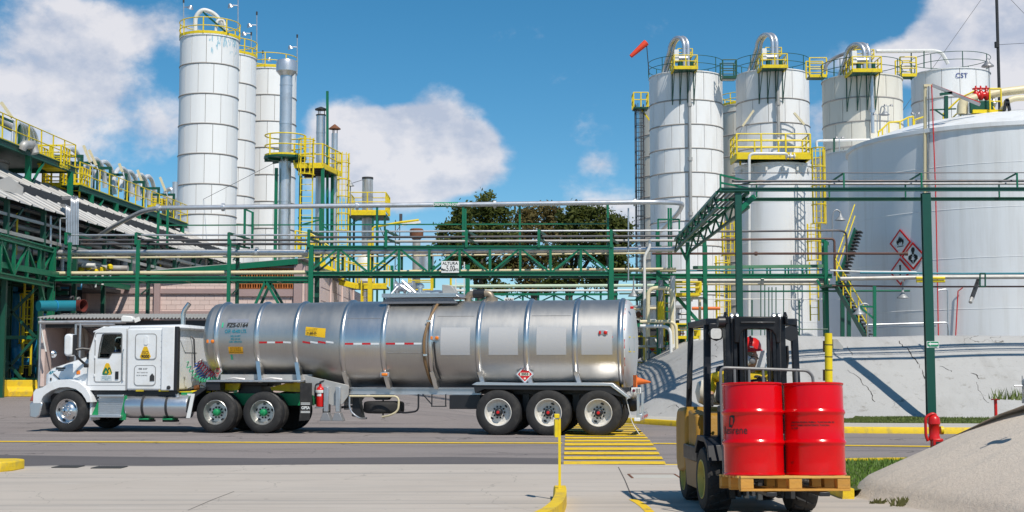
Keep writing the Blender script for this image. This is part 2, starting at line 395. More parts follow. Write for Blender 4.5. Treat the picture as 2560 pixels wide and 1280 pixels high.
sheet('road_patch',[(-9.6,22.0),(.82,22.0),(.82,24.0),(-1,24.4),(-4.2,24.0),(-7.7,24.6),(-9.6,25.1)],.004,M['asphalt_dark'])
mb=MB()
xs=[-30,-12,-9,-7.3,-5.6,-3,0,.85,2.6,3.6,5.4]; ys=[19.9,20.6,21.3,22.05,21.95,22.3,22.36,22.32,22.2,22.0,21.9]
sheet('concrete_apron',[(-30,6),(5.4,6)]+list(zip(reversed(xs),reversed(ys))),.012,M['concrete'])
def ribbon(pts,w,z):
 mb=MB(); L=[];Rr=[]
 pts=[Vector((p[0],p[1],0)) for p in pts]
 for i,p in enumerate(pts):
  d=(pts[min(i+1,len(pts)-1)]-pts[max(i-1,0)]).normalized(); n=Vector((-d.y,d.x,0))*w/2
  L.append((p.x+n.x,p.y+n.y,z));Rr.append((p.x-n.x,p.y-n.y,z))
 k=len(pts); mb.add(L+Rr,[(i+k,i+1+k,i+1,i) for i in range(k-1)]); return mb
a=G(-40,1104.5);b=G(700,1107);c=G(1405,1108.5)
solo('edge_line',ribbon([a,b,c],.42,.010),M['roadyellow'],'long thin yellow line along the road in front of the truck, left of the crosswalk','road marking')
a=G(1632,1109.5);b=G(2480,1118.5)
solo('edge_line',ribbon([a,b],.40,.010),M['roadyellow'],'thin yellow road line right of the crosswalk, passing behind the forklift','road marking')
solo('stop_line',ribbon([G(1662,1163),G(2130,1167)],.28,.010),M['roadyellow'],'short yellow line at the apron edge from the crosswalk towards the forklift','road marking')
t=wthing('crosswalk','yellow striped pedestrian crosswalk under the rear of the trailer','crosswalk',(1.6,26,.008))
edge=[(1665,1160),(1633,1112),(1612,1088),(1583,1059),(1578,1054)]
def redge(v):
 for (u0,v0),(u1,v1) in zip(edge,edge[1:]):
  if v<=v0 and v>=v1: return u1+(u0-u1)*(v-v1)/(v0-v1)
 return edge[0][0] if v>1160 else edge[-1][0]
SV=[(1162.5,1155),(1149.5,1142.8),(1137.5,1131),(1126.5,1120),(1115,1108.5),(1105.5,1101),(1097.6,1093.5),(1091,1087.3),(1085,1082),(1079.5,1076.8),(1074.6,1072.2),(1070,1068),(1066,1064),(1062.4,1060.4)]
for v0,v1 in SV:
 mb=MB(); k=[]
 n=8; lo=[];hi=[]
 for i in range(n+1):
  for v,l in ((v0,lo),(v1,hi)):
   u0=1409+(1160-v)*.06; u1=redge(v); g=G(u0+(u1-u0)*i/n,v+random.uniform(-.25,.25)*(v-928)/230); l.append((g.x,g.y,.0125))
 mb.add(lo+hi,[(i,i+1,i+n+2,i+n+1) for i in range(n)]); part('stripe',mb,M['roadyellow'],t,False)
solo('painted_arc',ribbon([G(u,v,.012) for u,v in [(1582,1249),(1597,1257),(1611,1267),(1622,1278),(1632,1290),(1638,1300)]],.10,.0165),M['roadyellow'],'short worn yellow curve painted on the apron left of the forklift','road marking')
def groove(pts,w=.014): 
 o=struct('apron_joint',ribbon([(p.x,p.y) for p in (G(u,v,.012) for u,v in pts)],w,.0145),mat('open_joint',(.09,.08,.07),.9)); return o
groove([(1546,1168),(1562,1200),(1582,1249)]); groove([(470,1276),(530,1250),(585,1229)],.010)
groove([(2000,1168),(1840,1168),(1410,1164)],.01)
c0=G(1570,1186,.012);c1=G(1688,1187,.012);c2=G(1690,1198,.012);c3=G(1567,1197,.012)
t=wthing('inspection_cover','pale rectangular concrete inspection cover set in the apron left of the forklift','manhole cover',(1.95,19.9,.012))
mb=MB(); x0,x1,y0,y1=c0.x+.02,c1.x-.02,c3.y+.1,c0.y-.03
mb.bx(x0,y0,.004,x1,y1,.017); part('cover_slab',mb,M['walk'],t)
mb=MB(); mb.bx(x0-.03,y1,.004,x1+.03,y1+.04,.021); mb.bx(x0-.03,y0,.004,x0,y1,.021); mb.bx(x1,y0,.004,x1+.03,y1,.021); part('rim',mb,M['rust'],t)
for i,(ua,ub,v,lab) in enumerate([(140,203,1167.5,'cast iron drain grate at the apron edge, the one nearer the yellow kerb'),(237,312,1169,'cast iron drain grate at the apron edge, the one farther from the yellow kerb')]):
 a=G(ua,v,.012);b=G(ub,v,.012); t=wthing('drain_grate',lab,'drain',(a.x,a.y,.012),'drain grates at the apron edge')
 mb=MB(); mb.bx(a.x,a.y-.22,.008,b.x,a.y+.22,.014); part('pit',mb,mat('grate_pit',(.02,.02,.02),.9),t)
 sl_=MB(); w=(b.x-a.x); nn=12
 me=MB().bx(0,-.22,.0,w/nn*.5,.22,.012).mesh('bar',M['iron'],False)
 for k in range(nn): o=obj('bar',me,t,(k*w/nn,0,.001))
def kerb_mesh(pts,w,z0,z1,mb,side=1):
 pts=[Vector((p[0],p[1],0)) for p in pts]; k=len(pts); A=[]
 for i,p in enumerate(pts):
  d=(pts[min(i+1,k-1)]-pts[max(i-1,0)]).normalized(); n=Vector((-d.y,d.x,0))*w*side
  A.append([(p.x,p.y,z0),(p.x+n.x*.06,p.y+n.y*.06,z1-.02),(p.x+n.x*.16,p.y+n.y*.16,z1),(p.x+n.x,p.y+n.y,z1),(p.x+n.x,p.y+n.y,z0)])
 vs=[x for r in A for x in r]; fs=[(5*i+j,5*(i+1)+j,5*(i+1)+j+1,5*i+j+1) for i in range(k-1) for j in range(4)]
 fs+=[(4,3,2,1,0),tuple(5*(k-1)+j for j in range(5))]
 if side<0: pass
 mb.add(vs,fs); return mb
KERB=[(.9,100),(.9,60),(1.0,50),(1.4,45.5),(2.2,42.4),(3.3,40.3),(4.0,38.9),(4.8,37.0),(5.9,35.2),(7.0,34.2),(8.06,33.75),(9.4,33.5),(12,33.2),(18,32.6),(40,30)]
def smooth_poly(p,n=2):
 p=[Vector((a,b)) for a,b in p]
 for _ in range(n):
  q=[p[0]]
  for a,b in zip(p,p[1:]): q+=[a*.75+b*.25,a*.25+b*.75]
  q.append(p[-1]); p=q
 return [(v.x,v.y) for v in p]
KS=smooth_poly(KERB)
def offs(pts,w):
 out=[]
 for i,p in enumerate(pts):
  a=Vector(pts[max(i-1,0)]);b=Vector(pts[min(i+1,len(pts)-1)]); d=(b-a).normalized(); out.append((p[0]-d.y*w,p[1]+d.x*w))
 return out
t=kerb_mesh(KS,.20,-.01,.15,MB()); o=obj('kerb',t.mesh('kerb',M['kerbyellow'],True,50)); o['kind']='structure'
BASE=smooth_poly([(2.4,95),(2.4,56),(2.5,49),(2.9,45.5),(3.6,43),(4.34,41.7),(5.5,40.8),(7.2,40.2),(9.6,39.85),(13,39.6),(45,37.5)])
P1=offs(KS,.20)
def band(name,inner,outer,z,m,zo=None):
 vs=[(x,y,z) for x,y in inner]+[(x,y,zo if zo is not None else z) for x,y in outer]
 mb=MB(); k=len(inner); mb.add(vs,[(i,i+1,k+i+1,k+i) for i in range(k-1)]); return struct(name,mb,m)
def resample(p,n):
 p=[Vector(a) for a in p]; L=[0]
 for a,b in zip(p,p[1:]): L.append(L[-1]+(b-a).length)
 out=[];j=0
 for i in range(n):
  s=L[-1]*i/(n-1)
  while j<len(p)-2 and L[j+1]<s: j+=1
  f=(s-L[j])/max(1e-9,L[j+1]-L[j]); q=p[j].lerp(p[j+1],min(1,f)); out.append((q.x,q.y))
 return out
band('pavement',P1,offs(KS,3.0),.146,M['walk'])
VG0=[(x,y) for x,y in KS if x>5.0]
band('verge',offs(VG0,2.9),offs(VG0,7.2),.152,M['turf'],.18)
BS=resample(BASE,150); rg_=random.Random(5)
PROF=[(-.25,.05),(0,.16),(.35,.38),(.8,.70),(1.3,1.05),(1.9,1.42),(2.6,1.85),(3.3,2.27),(3.75,2.52),(3.95,2.59),(4.1,2.62),(5.2,2.62),(5.6,2.5),(9,.4)]
mb=MB(); rows=[]
from mathutils import noise as MN
for w,z in PROF:
 o=offs(BS,w); r=[]
 for x,y in o:
  nz_=MN.noise(Vector((x*.45,y*.45,z*.6)))*.05+MN.noise(Vector((x*1.7,y*1.7,z*2)))*.02
  r.append((x,y,z+nz_*(1 if z>.1 else 0)))
 rows.append(r)
k=len(BS); mb.add([p for r in rows for p in r],[(j*k+i,j*k+i+1,(j+1)*k+i+1,(j+1)*k+i) for j in range(len(rows)-1) for i in range(k-1)])
bund=tag(obj('concrete_bund',mb.mesh('concrete_bund',M['bund'],True,60)),'long sloped pale concrete bund with cracks in front of the white tanks','bund')
from mathutils.bvhtree import BVHTree
bvh_=BVHTree.FromPolygons(mb.v,mb.f); rc_=random.Random(9)
crk=mat('crack_shadow',(.05,.045,.04),.95)
for pl,w in (([(2248,853),(2256,866),(2270,872),(2282,893),(2294,905),(2300,921),(2308,932),(2314,950)],.05),([(2118,925),(2150,947),(2160,962),(2172,972),(2180,990),(2188,1010)],.03),([(2426,932),(2440,938),(2450,950)],.045),([(2440,955),(2446,975),(2462,998),(2475,1010)],.02),([(2118,866),(2128,880),(2134,890)],.03),([(1760,905),(1775,890),(1800,893)],.02),([(1660,1020),(1690,1012),(1700,1022)],.03),([(2350,915),(2372,925),(2384,931)],.025),([(1990,985),(2010,990),(2030,1000)],.02)):
 pts=[]
 for (u0,v0),(u1,v1) in zip(pl,pl[1:]):
  for k in range(4): pts.append((u0+(u1-u0)*k/4+rc_.uniform(-2,2),v0+(v1-v0)*k/4+rc_.uniform(-1.5,1.5)))
 A_=[];B_=[]
 for u,v in pts:
  h=bvh_.ray_cast(Vector((0,0,EYE)),ray(u,v).normalized())
  if h[0] is None: continue
  ww=w*rc_.uniform(.3,1); s_=Vector((1,0,.25)).normalized()*ww/2; q=h[0]+h[1]*.006 if h[1].y<0 else h[0]-h[1]*.006; A_.append(q-s_); B_.append(q+s_)
 k=len(A_)
 if k>1: obj('crack',MB().add(A_+B_,[(i,i+1,k+i+1,k+i) for i in range(k-1)]).mesh('crack',crk,False),bund)
MBASE=resample(smooth_poly([(6.6,7),(5.2,12),(4.49,14.93),(4.02,16.6),(4.3,17.35),(5.2,18.0),(8,18.9),(22,21)]),90)
MP=[(-.12,-.02),(0,.03),(.06,.14),(.18,.235),(.5,.40),(.9,.60),(1.3,.81),(1.7,1.0),(2.0,1.10),(2.3,1.15),(2.9,1.17),(3.6,1.16)]
mb=MB(); rows=[]
def inset(w):
 return offs(MBASE,-w)
for w,z in MP:
 r=[]
 for (x,y),(bx_,by_) in zip(inset(w),MBASE):
  nz_=MN.noise(Vector((x*.8,y*.8,z)))*.035+MN.noise(Vector((x*3,y*3,z*3)))*.012
  r.append((x,y,max(-.02,z+nz_*(1 if z>.05 else 0))))
 rows.append(r)
k=len(MBASE); mb.add([p for r in rows for p in r],[(j*k+i,(j+1)*k+i,(j+1)*k+i+1,j*k+i+1) for j in range(len(rows)-1) for i in range(k-1)])
mound=tag(obj('concrete_mound',mb.mesh('concrete_mound',M['mound'],True,60)),'rounded rough concrete mound in the right foreground','mound')
GP=[(3.99,16.4),(4.0,18),(4.1,19.6),(4.35,20.9),(4.9,21.7),(6,22.0),(12,22.2),(22,22.3),(22,18),(6,17.6),(4.6,17.0)]
sheet('grass_patch',GP,.10,M['turf'])
kk=kerb_mesh([(3.86,16.3),(3.86,18),(3.97,19.7),(4.22,21.05),(4.8,21.9),(6,22.2),(12,22.4),(22,22.5)],.14,-.01,.13,MB(),-1)
o=obj('kerb',kk.mesh('kerb',M['kerbyellow'],True,50)); o['kind']='structure'
kk=kerb_mesh(smooth_poly([(.485,16.55),(.475,15.9),(.44,15.2),(.37,14.4),(.2,13.4),(-.3,12)]),.15,.0,.15,MB(),1)
o=tag(obj('foreground_kerb',kk.mesh('foreground_kerb',M['kerbyellow'],True,50)),'yellow painted curving kerb at the bottom of the picture under the little sign post','kerb')
isl=[(-13,19.9),(-7.80,20.55),(-7.57,20.62),(-7.47,20.85),(-7.47,21.35),(-7.65,21.5),(-13,21.5)]
mb=MB().prism(isl,(0,0,0),(1,0,0),(0,1,0),(0,0,1),.16)
t=wthing('kerb_island','yellow kerb end with pale top at the left picture edge','kerb',(-8,21,0)); part('kerb_stone',mb,M['kerbyellow'],t,True,50,.025)
part('infill',MB().add([(-13,20.62,.164),(-8.5,20.75,.164),(-8.0,20.9,.164),(-7.9,21.1,.164),(-8.3,21.4,.164),(-13,21.4,.164)],[tuple(range(6))]),M['walk'],t,False)
def blades(name,pts,hmin,hmax,w,m,seed=1):
 rg=random.Random(seed); vs=[];fs=[]
 for x,y,z in pts:
  h=rg.uniform(hmin,hmax); a=rg.uniform(0,6.28); l=rg.uniform(-.5,.5)*h; b=rg.uniform(-.5,.5)*h; dx,dy=math.cos(a)*w,math.sin(a)*w; o=len(vs)
  vs+=[(x-dx,y-dy,z-.01),(x+dx,y+dy,z-.01),(x+l,y+b,z+h)]; fs.append((o,o+1,o+2))
 mb=MB(); mb.v=vs; mb.f=fs; o=obj(name,mb.mesh(name,m,False)); o['kind']='stuff'; return o
grassm=mat('grass_blades',(.11,.20,.02),.6,var=.5,scale=3); grassd=mat('dry_grass_blades',(.13,.17,.035),.6,var=.5,scale=2)
rg=random.Random(4); pts=[]
va=offs(VG0,2.95);vb=offs(VG0,7.1)
for _ in range(30000):
 i=rg.randrange(len(va)-1); f=rg.random(); g_=rg.random()**1.3
 a=Vector(va[i]).lerp(Vector(va[i+1]),f);b=Vector(vb[i]).lerp(Vector(vb[i+1]),f); p=a.lerp(b,g_)
 if p.x<22: pts.append((p.x,p.y,.152+.03*g_))
blades('grass',pts,.02,.055,.02,grassd,2)
pts=[(rg.uniform(4.05,9.5),rg.uniform(16.9,22.1),.10) for _ in range(16000)]
pts=[p for p in pts if p[0]>3.95+max(0,(p[1]-19.5)*.33)]
blades('grass',pts,.02,.06,.010,grassm,3)
pts=[(rg.uniform(6.2,8.6),rg.uniform(14.5,18.2),1.15) for _ in range(2200)]
blades('grass',pts,.05,.16,.012,grassd,5)
for i,(u,v,n,l) in enumerate(((2192,1262,26,'little dry weed at the foot of the mound, the smaller of two'),(2255,1268,60,'green yellow weed tuft at the foot of the mound, the larger of two'))):
 c=G(u,v); vs=[];fs=[]; r_=random.Random(i)
 for _ in range(n):
  a=r_.uniform(0,6.28); rr=r_.uniform(0,.05+.05*i); h=r_.uniform(.03,.08+.05*i); x=c.x+rr*math.cos(a)*1.8;y=c.y+rr*math.sin(a)*.7; w=r_.uniform(.006,.014); o=len(vs); dx=r_.uniform(-.05,.05)
  vs+=[(x-w,y,.01),(x+w,y,.01),(x+dx+w*1.5,y-.01,h*.7),(x+dx*1.4,y-.015,h)]; fs.append((o,o+1,o+2,o+3))
 mb=MB(); mb.v=vs; mb.f=fs; solo('weed',mb,mat('weed_leaf',(.11,.11,.03),.7,var=.5,scale=20),l,'weed','weeds along the mound',base=(c.x,c.y,0),smooth=False)
M['flange']=mat('flange_steel',(.36,.34,.32),.6,var=.25,scale=2,dirt=(.22,.14,.09),damt=.5,dscale=2)
M['galvold']=mat('old_galvanised_pipe',(.46,.45,.43),.5,.3,var=.15,scale=2,dirt=(.28,.21,.16),damt=.5,dscale=1.5)
# ================================================================== shared builders
def rail_line(mb_r,mb_p,pts,h=1.0,sp=1.2,r=.028,mids=(.5,),toe=0,closed=False):
 pts=[Vector(p) for p in pts]; up=Vector((0,0,1))
 for k in (1.0,)+tuple(mids): mb_r.tube([p+up*h*k for p in pts],r,6)
 if toe:
  for a,b in zip(pts,pts[1:]): mb_r.bar(a+up*toe/2,b+up*toe/2,.02,toe)
 if len(pts)>9:
  acc=sp
  for a,b in zip(pts,pts[1:]):
   acc+=(b-a).length
   if acc>=sp: mb_p.append(a); acc=0
  return
 for a,b in zip(pts,pts[1:]):
  n=max(1,round((b-a).length/sp))
  for i in range(n): mb_p.append(a+(b-a)*i/n)
 mb_p.append(pts[-1])
def railing(root,pts,h=1.0,sp=1.2,r=.03,mids=(.5,),toe=0,m=None,name='railing'):
 m=m or M['yellow']; a=MB(); ps=[]; rail_line(a,ps,pts,h,sp,r,mids,toe); part(name,a,m,root)
 seen=[]
 me=MB().bx(-r*1.1,-r*1.1,0,r*1.1,r*1.1,h).mesh('rail_post',m,False)
 base=Vector((0,0,0))
 p=root
 while p is not None:
  if p.name in WORLDBASE: base=WORLDBASE[p.name]; break
  p=p.parent
 for q in ps:
  if any((q-s).length<.05 for s in seen): continue
  seen.append(q); obj('rail_post',me,root,q-base)
def circ(c,r,z,n=32,a0=0,a1=2*PI): return [Vector((c[0]+r*math.cos(a0+(a1-a0)*i/n),c[1]+r*math.sin(a0+(a1-a0)*i/n),z)) for i in range(n+1)]
def ladder(name,label,foot,z1,nrm=(0,-1,0),w=.5,cage=None,m=None,group=None,rung=.32,cr=.36,tall=0):
 """vertical ladder; nrm points from the wall towards the climber"""
 m=m or M['yellow']; foot=Vector(foot); n=Vector(nrm).normalized(); s=Vector((0,0,1)).cross(n); H=z1-foot.z
 t=thing(name,label,'ladder',foot,math.atan2(s.y,s.x),group)         # local x = side, local -y... climber side = +y' 
 L=Vector((1,0,0)); Nl=Vector((0,1,0)) if s.cross(n).z>0 else Vector((0,-1,0))
 me=MB().bx(-.03,-.03,0,.03,.03,H+tall).mesh('rail',m,False)
 for k in (-1,1): obj('rail',me,t,(k*w/2,0,0))
 rm=MB().bx(-w/2,-.014,-.014,w/2,.014,.014).mesh('rung',m,False)
 k=.3
 while k<H: obj('rung',rm,t,(0,0,k)); k+=rung
 if cage is not None:
  a0=0 if Nl.y>0 else PI
  pts=[Vector((w/2*1.05*math.cos(a)*(1.25),(.0+cr*1.7*math.sin(a))*Nl.y,0)) for a in [PI*i/10 for i in range(11)]]
  hm=MB().tube(pts,.032,5).mesh('cage_hoop',m)
  z=cage
  while z<=H+tall+.01: obj('cage_hoop',hm,t,(0,0,z)); z+=.9
  sm=MB().bx(-.022,-.012,0,.022,.012,H+tall-cage).mesh('cage_strap',m,False)
  for i in (1,3,5,7,9): p=pts[i]; obj('cage_strap',sm,t,(p.x,p.y,cage))
 return t
# ================================================================== silos
def silo(name,label,u,d,wpx,vtop,vr,m,npan=12,group=None,base_v=720,rail=None,roof_h=.5,flange=.05,deck=None,rail_h=None,bands=True,z0=None):
 R_=wpx/2/FPX*d*1.01*math.cos(math.atan((u-1280)/FPX)); x=PX(u,d,ZV(vtop,d)); yc=d
 near=Vector((x,d,0)); rd=Vector((x,d)).normalized(); nd_=d-R_*rd.y
 zt=ZV(vtop,nd_); zs=[ZV(v,nd_) for v in vr]
 h=(zs[0]-zs[-1])/(len(zs)-1) if len(zs)>1 else 1.6
 while zs[-1]-h>0: zs.append(zs[-1]-h)
 t=wthing(name,label,'silo',(x,yc,0),group)
 core=MB(); core.lathe([(R_-.03,0),(R_-.03,zt-.01),(R_*.6,zt+roof_h*.5),(.01,zt+roof_h)],40,(x,yc,0)); part('shell',core,M['joint'],t)
 face=math.atan2(-yc,-x); cache={}
 lv=[zt]+zs
 for i,(a,b) in enumerate(zip(lv,lv[1:])):
  key=round(a-b,2); off=(i%2)*.5
  if key not in cache:
   da=2*PI/npan; g=.016/R_
   cache[key]=MB().plate(R_-.035,R_,-da/2+g,da/2-g,.02,a-b-.02,4).mesh('panel',m)
  for k in range(npan):
   an=2*PI*(k+off)/npan+.37
   dd=(an-face+PI)%(2*PI)-PI
   if abs(dd)>R(118): continue
   obj('panel',cache[key],t,(0,0,b),an)
  if bands:
   rg=MB().torus((0,0,0),R_-.004,flange,40,5).mesh('flange_ring',M['flange']) if 'r' not in cache else cache['r']; cache['r']=rg
   obj('flange_ring',rg,t,(0,0,b))
 rf=MB().lathe([(R_+.05,zt-.06),(R_+.05,zt),(R_*.55,zt+roof_h*.55),(.02,zt+roof_h)],40,(x,yc,0),cap=False); part('roof',rf,m,t)
 if rail:
  rh=rail_h or .95
  railing(t,circ((x,yc),R_+.05,zt+.02,40),rh,1.3 if R_<2 else 1.7,.03 if rail is M['yellow'] else .02,(.5,),.16 if rail is M['yellow'] else 0,rail)
 return t,Vector((x,yc,zt)),R_
SG='tall white bolted silos at left'
S1=silo('silo','tall white silo nearest the left pipe racks, blue paint flaking at its top','525' and 525,81,149,84,[157,233,308,383,459,535],M['white'],12,SG,rail=M['yellow'])
S2=silo('silo','narrow-looking white silo half hidden between the flaking silo and the third','572' and 571,86,142,131,[204,274,346,416,487],M['white'],12,SG,rail=M['yellow'])
S3=silo('silo','white silo standing directly behind the tall silver chimney',675,90.5,135,168,[236,302,368,436,503],M['white'],12,SG,rail=M['yellow'])
rng=random.Random(3)
mb=MB()
for i in range(46):
 an=math.atan2(-81,-S1[1].x)+rng.uniform(-.15,1.15)*(.9)+.12; z=S1[1].z-abs(rng.gauss(0,.55))-.06
 if z<S1[1].z-1.65: continue
 w=rng.uniform(.02,.07); hh=rng.uniform(.06,.26); r0=S1[2]+.004; k=7; vs=[]
 for j in range(k):
  q=2*PI*j/k; rr=rng.uniform(.55,1.1); vs.append((S1[1].x+r0*math.cos(an+math.cos(q)*w*rr/S1[2]),S1[1].y+r0*math.sin(an+math.cos(q)*w*rr/S1[2]),z+math.sin(q)*hh*rr))
 mb.add(vs,[tuple(range(k))])
o=part('flaked_paint',mb,mat('old_blue_paint',(.36,.56,.66),.7,var=.2,scale=6),S1[0],False); o['kind']='stuff'
c=S1[1]
t=wthing('vent_pipe','thick white vent pipe looping over the roof of the flaking silo','pipe',c)
mb=MB().tube(bend([(c.x-.75,c.y-.6,c.z),(c.x-.75,c.y-.6,c.z+1.3),(c.x-.35,c.y-.6,c.z+1.75),(c.x+.35,c.y-.4,c.z+1.55),(c.x+1.0,c.y,c.z+.6)],.5),.13,10); part('pipe',mb,M['pipewhite'],t)
t=wthing('vent_pipe','thin white vent bend on the roof of the flaking silo, right of the big loop','pipe',c)
mb=MB().tube(bend([(c.x+.55,c.y-1.0,c.z),(c.x+.6,c.y-1.0,c.z+.95),(c.x+.95,c.y-.8,c.z+1.05),(c.x+1.05,c.y-.8,c.z+.7)],.3),.09,8); part('pipe',mb,M['pipewhite'],t)
mb=MB()
for s in (0,.12): mb.bar((c.x-.2,c.y-1.1+s*3,c.z+1.45),(c.x+1.35,c.y-1.2+s*3,c.z+.1),.05,.09)
solo('roof_gangway',mb,M['dkgreen'],'dark green inclined frame lying across the flaking silo roof','frame',base=c)
def mast_lamp(u,d,v0,v1,lamp_v,side,label,face='lamp'):
 b=P(u,v0,d);tp=P(u,v1,d); t=wthing('floodlight_mast',label,'lamp',b,'lamp masts on the left silos')
 part('mast',MB().tube([b,tp],.035,6),M['galv'],t)
 l=P(u,lamp_v,d); q=l+Vector((side*.45,-.1,0)); part('arm',MB().tube([l,q],.025,6),M['galv'],t)
 sh=MB().lathe([(.06,.12),(.10,.08),(.17,-.06),(.20,-.12),(.15,-.13)],12,q+Vector((0,0,-.02)),(side*.35,-.3,1)); part('lamp_shade',sh,M['galv'],t)
 part('finial',MB().tube([tp-Vector((0,0,.12)),tp+Vector((0,0,.1))],.055,8),M['dark'],t)
mast_lamp(459,81,56,2,18,1,'thin lamp mast at the left edge of the flaking silo roof')
mast_lamp(595,81,70,-6,14,-1,'thin lamp mast at the right edge of the flaking silo roof')
mast_lamp(642,86,108,33,63,-1,'lamp mast above the right edge of the half hidden silo')
mast_lamp(628,86,120,84,84,-1,'short lamp mast with spotlight behind the half hidden silo railing')
mast_lamp(657,90,160,130,148,1,'short lamp mast on the third silo, left of the chimney cap')
mast_lamp(743,90,185,90,118,-1,'lamp mast on the third silo, right of the chimney cap')
RG='big round storage silos at right'
A1=silo('silo','white storage silo leftmost of the big right group, windsock beside its top',1714,87,184,176,[249,310,370,430,491],M['white'],14,RG,rail=M['dkgreen'],roof_h=.35)
A2=silo('silo','white storage silo directly above the yellow-railed tank platform',1930,87,184,171,[245,306,367,428],M['white'],14,RG,rail=M['dkgreen'],roof_h=.35)
A3=silo('silo','cream storage silo between two white ones, under the long bent top pipe',2154,80,202,183,[242,302,364],M['cream'],14,RG,rail=M['dkgreen'],roof_h=.35)
A4=silo('silo','white storage silo farthest right, partly behind the huge tank, lettered near the rim',2375,84,200,169,[242,303],M['white'],14,RG,rail=M['dkgreen'],roof_h=.35)
B1=silo('silo','slim pale silo just peeking out left of the leftmost big white silo',1655,97,116,262,[334,388,437,490],M['cream'],12,RG,rail=None)
B2=silo('silo','cream silo glimpsed in the gap between the two big white silos',1862,98,120,258,[276,334,388,437],M['cream'],12,RG,rail=M['yellow'],rail_h=.8)
an=math.atan2(-A4[1].y,-A4[1].x)+.28
rr=A4[2]+.02
text('lettering','CST',.42,mat('blue_lettering',(.03,.06,.25),.6),A4[0],(rr*math.cos(an),rr*math.sin(an),A4[1].z-.52),(PI/2,0,an+PI/2),bold=.003)
def top_platform(S,u0,u1,vf,d,label,mirror=1):
 c=S[1]; x0=PX(u0,d);x1=PX(u1,d); z=ZV(vf,d); R_=S[2]; y0=c.y-R_-1.15; y1=c.y-R_+1.0
 d=y0; x0=PX(u0,d);x1=PX(u1,d); z=ZV(vf,d)
 t=wthing('silo_platform',label,'platform',((x0+x1)/2,y0,z),'work platforms on the right silo tops')
 part('deck',MB().bx(x0,y0,z,x1,y1,z+.08),M['dkgreen'],t,False)
 e=MB()
 for a,b in (((x0,y0),(x1,y0)),((x0,y0),(x0,y1)),((x1,y0),(x1,y1))): e.bar((*a,z+.04),(*b,z+.04),.1,.17)
 part('edge_beam',e,M['yellow'],t,False)
 railing(t,[(x0,y1,z+.1),(x0,y0,z+.1),(x1,y0,z+.1),(x1,y1,z+.1)],.74,.75,.03,(.5,),.06)
 w=(x1-x0); xm=x0+w*.22
 up=MB().bx(xm,y0+.6,z+.86,x0+w*.85,y1,z+.92); part('upper_deck',up,M['yellow'],t,False)
 railing(t,[(xm,y1,z+.9),(xm,y0+.6,z+.9),(x0+w*.85,y0+.6,z+.9),(x0+w*.85,y1,z+.9)],.48,.8,.025)
 yw=c.y-R_+.02
 for k in (.02,.34,.66,.95):
  xx=x0+w*k; dxx=(xx-c.x); ys=c.y-math.sqrt(max(.1,R_**2-dxx**2))-.03
  part('strut',MB().bar((xx,ys,z-2.0),(xx,ys,z),.05),M['dkgreen'],t,False)
  part('strut',MB().bar((xx,ys,z-1.9),(xx,y0+.05,z-.02),.045),M['dkgreen'],t,False)
 part('control_box',MB().bx(x0+.02,y0+.1,z+.45,x0+.30,y0+.4,z+1.2),M['signwhite'],t,bev=.02)
 part('blower',MB().cyl((x0+.35,y0+.5,z+.72),(x0+w*.62,y0+.5,z+.72),.18,14),M['galv'],t)
 for k in (.3,.52,.8): part('motor',MB().cyl((x0+w*k,y0+.55,z+.08),(x0+w*k,y0+.55,z+.6),.14,12),M['dkgreen'],t)
 return t,(x0,x1,y0,y1,z)
T1=top_platform(A1,1689,1747,171,84,'yellow railed platform on top of the silo beside the windsock')
T2=top_platform(A2,1911,1974,168,84,'yellow railed platform on the middle white silo, second from the windsock')
T3=top_platform(A3,2137,2210,178,77,'yellow railed platform on top of the cream silo')
def loop_pipes(T,du,vt,label,down_u,vdown,m,S):
 x0,x1,y0,y1,z=T[1]; top=ZV(vt,y0+.9)
 for i,k in enumerate((.45,.62)):
  xx=x0+(x1-x0)*(k+du)
  y=y0+.5; rr=.7; pts=[Vector((xx,y,z+.1)),Vector((xx,y,top-rr))]+[Vector((xx-(rr-rr*math.cos(a))*.55,y+(rr-rr*math.cos(a))*.9,top-rr+rr*math.sin(a))) for a in [PI*j/10 for j in range(1,11)]]
  pts.append(pts[-1]+Vector((-.45,.9,-1.6)))
  solo('filling_pipe',MB().tube(pts,.115,10),M['silver'],label%('left','right')[i],'pipe','filling pipes looping over the silo platforms',base=(xx,y0+.75,z))
 zz=ZV(vdown,S[1].y-S[2]); xd=PX(down_u,S[1].y-S[2]-.4)
 yw=S[1].y-S[2]-.30; t=wthing('drop_pipe','straight grey drop pipe running down the front of '+label.split(' over ')[1],'pipe',(xd,yw,zz),'drop pipes on the right silos')
 part('pipe',MB().tube([(xd,yw,z-.1),(xd,yw,zz)],.10,10),m,t)
 q=z-2.2
 while q>zz+.3: part('coupling',MB().cyl((xd,yw,q),(xd,yw,q+.22),.15,10),m,t); q-=3.4
loop_pipes(T1,.03,92,'%s silver pipe of the pair looping over the platform beside the windsock',1727,590,M['galvold'],A1)
loop_pipes(T2,.03,84,'%s silver pipe of the pair looping over the platform of the middle white silo',1950,345,M['galvold'],A2)
loop_pipes(T3,.05,108,'%s silver pipe of the pair looping over the cream silo platform',2186,335,M['silver'],A3)
p=[P(2062,176,80),P(2066,160,80),P(2085,145,80),P(2155,117,79),P(2170,112,79)]
solo('transfer_pipe',MB().tube(bend(p,1.0),.10,8),M['pipegrey'],'grey pipe rising from the left rim of the cream silo to its platform','pipe',base=p[0])
p=[P(2190,128,80),P(2200,128,80),P(2335,127,83),P(2355,132,83),P(2370,160,83)]
solo('transfer_pipe',MB().tube(bend(p,1.2),.12,8),M['pipewhite'],'long white pipe from the cream silo platform bending down onto the next white silo','pipe',base=p[0])
mb=MB()
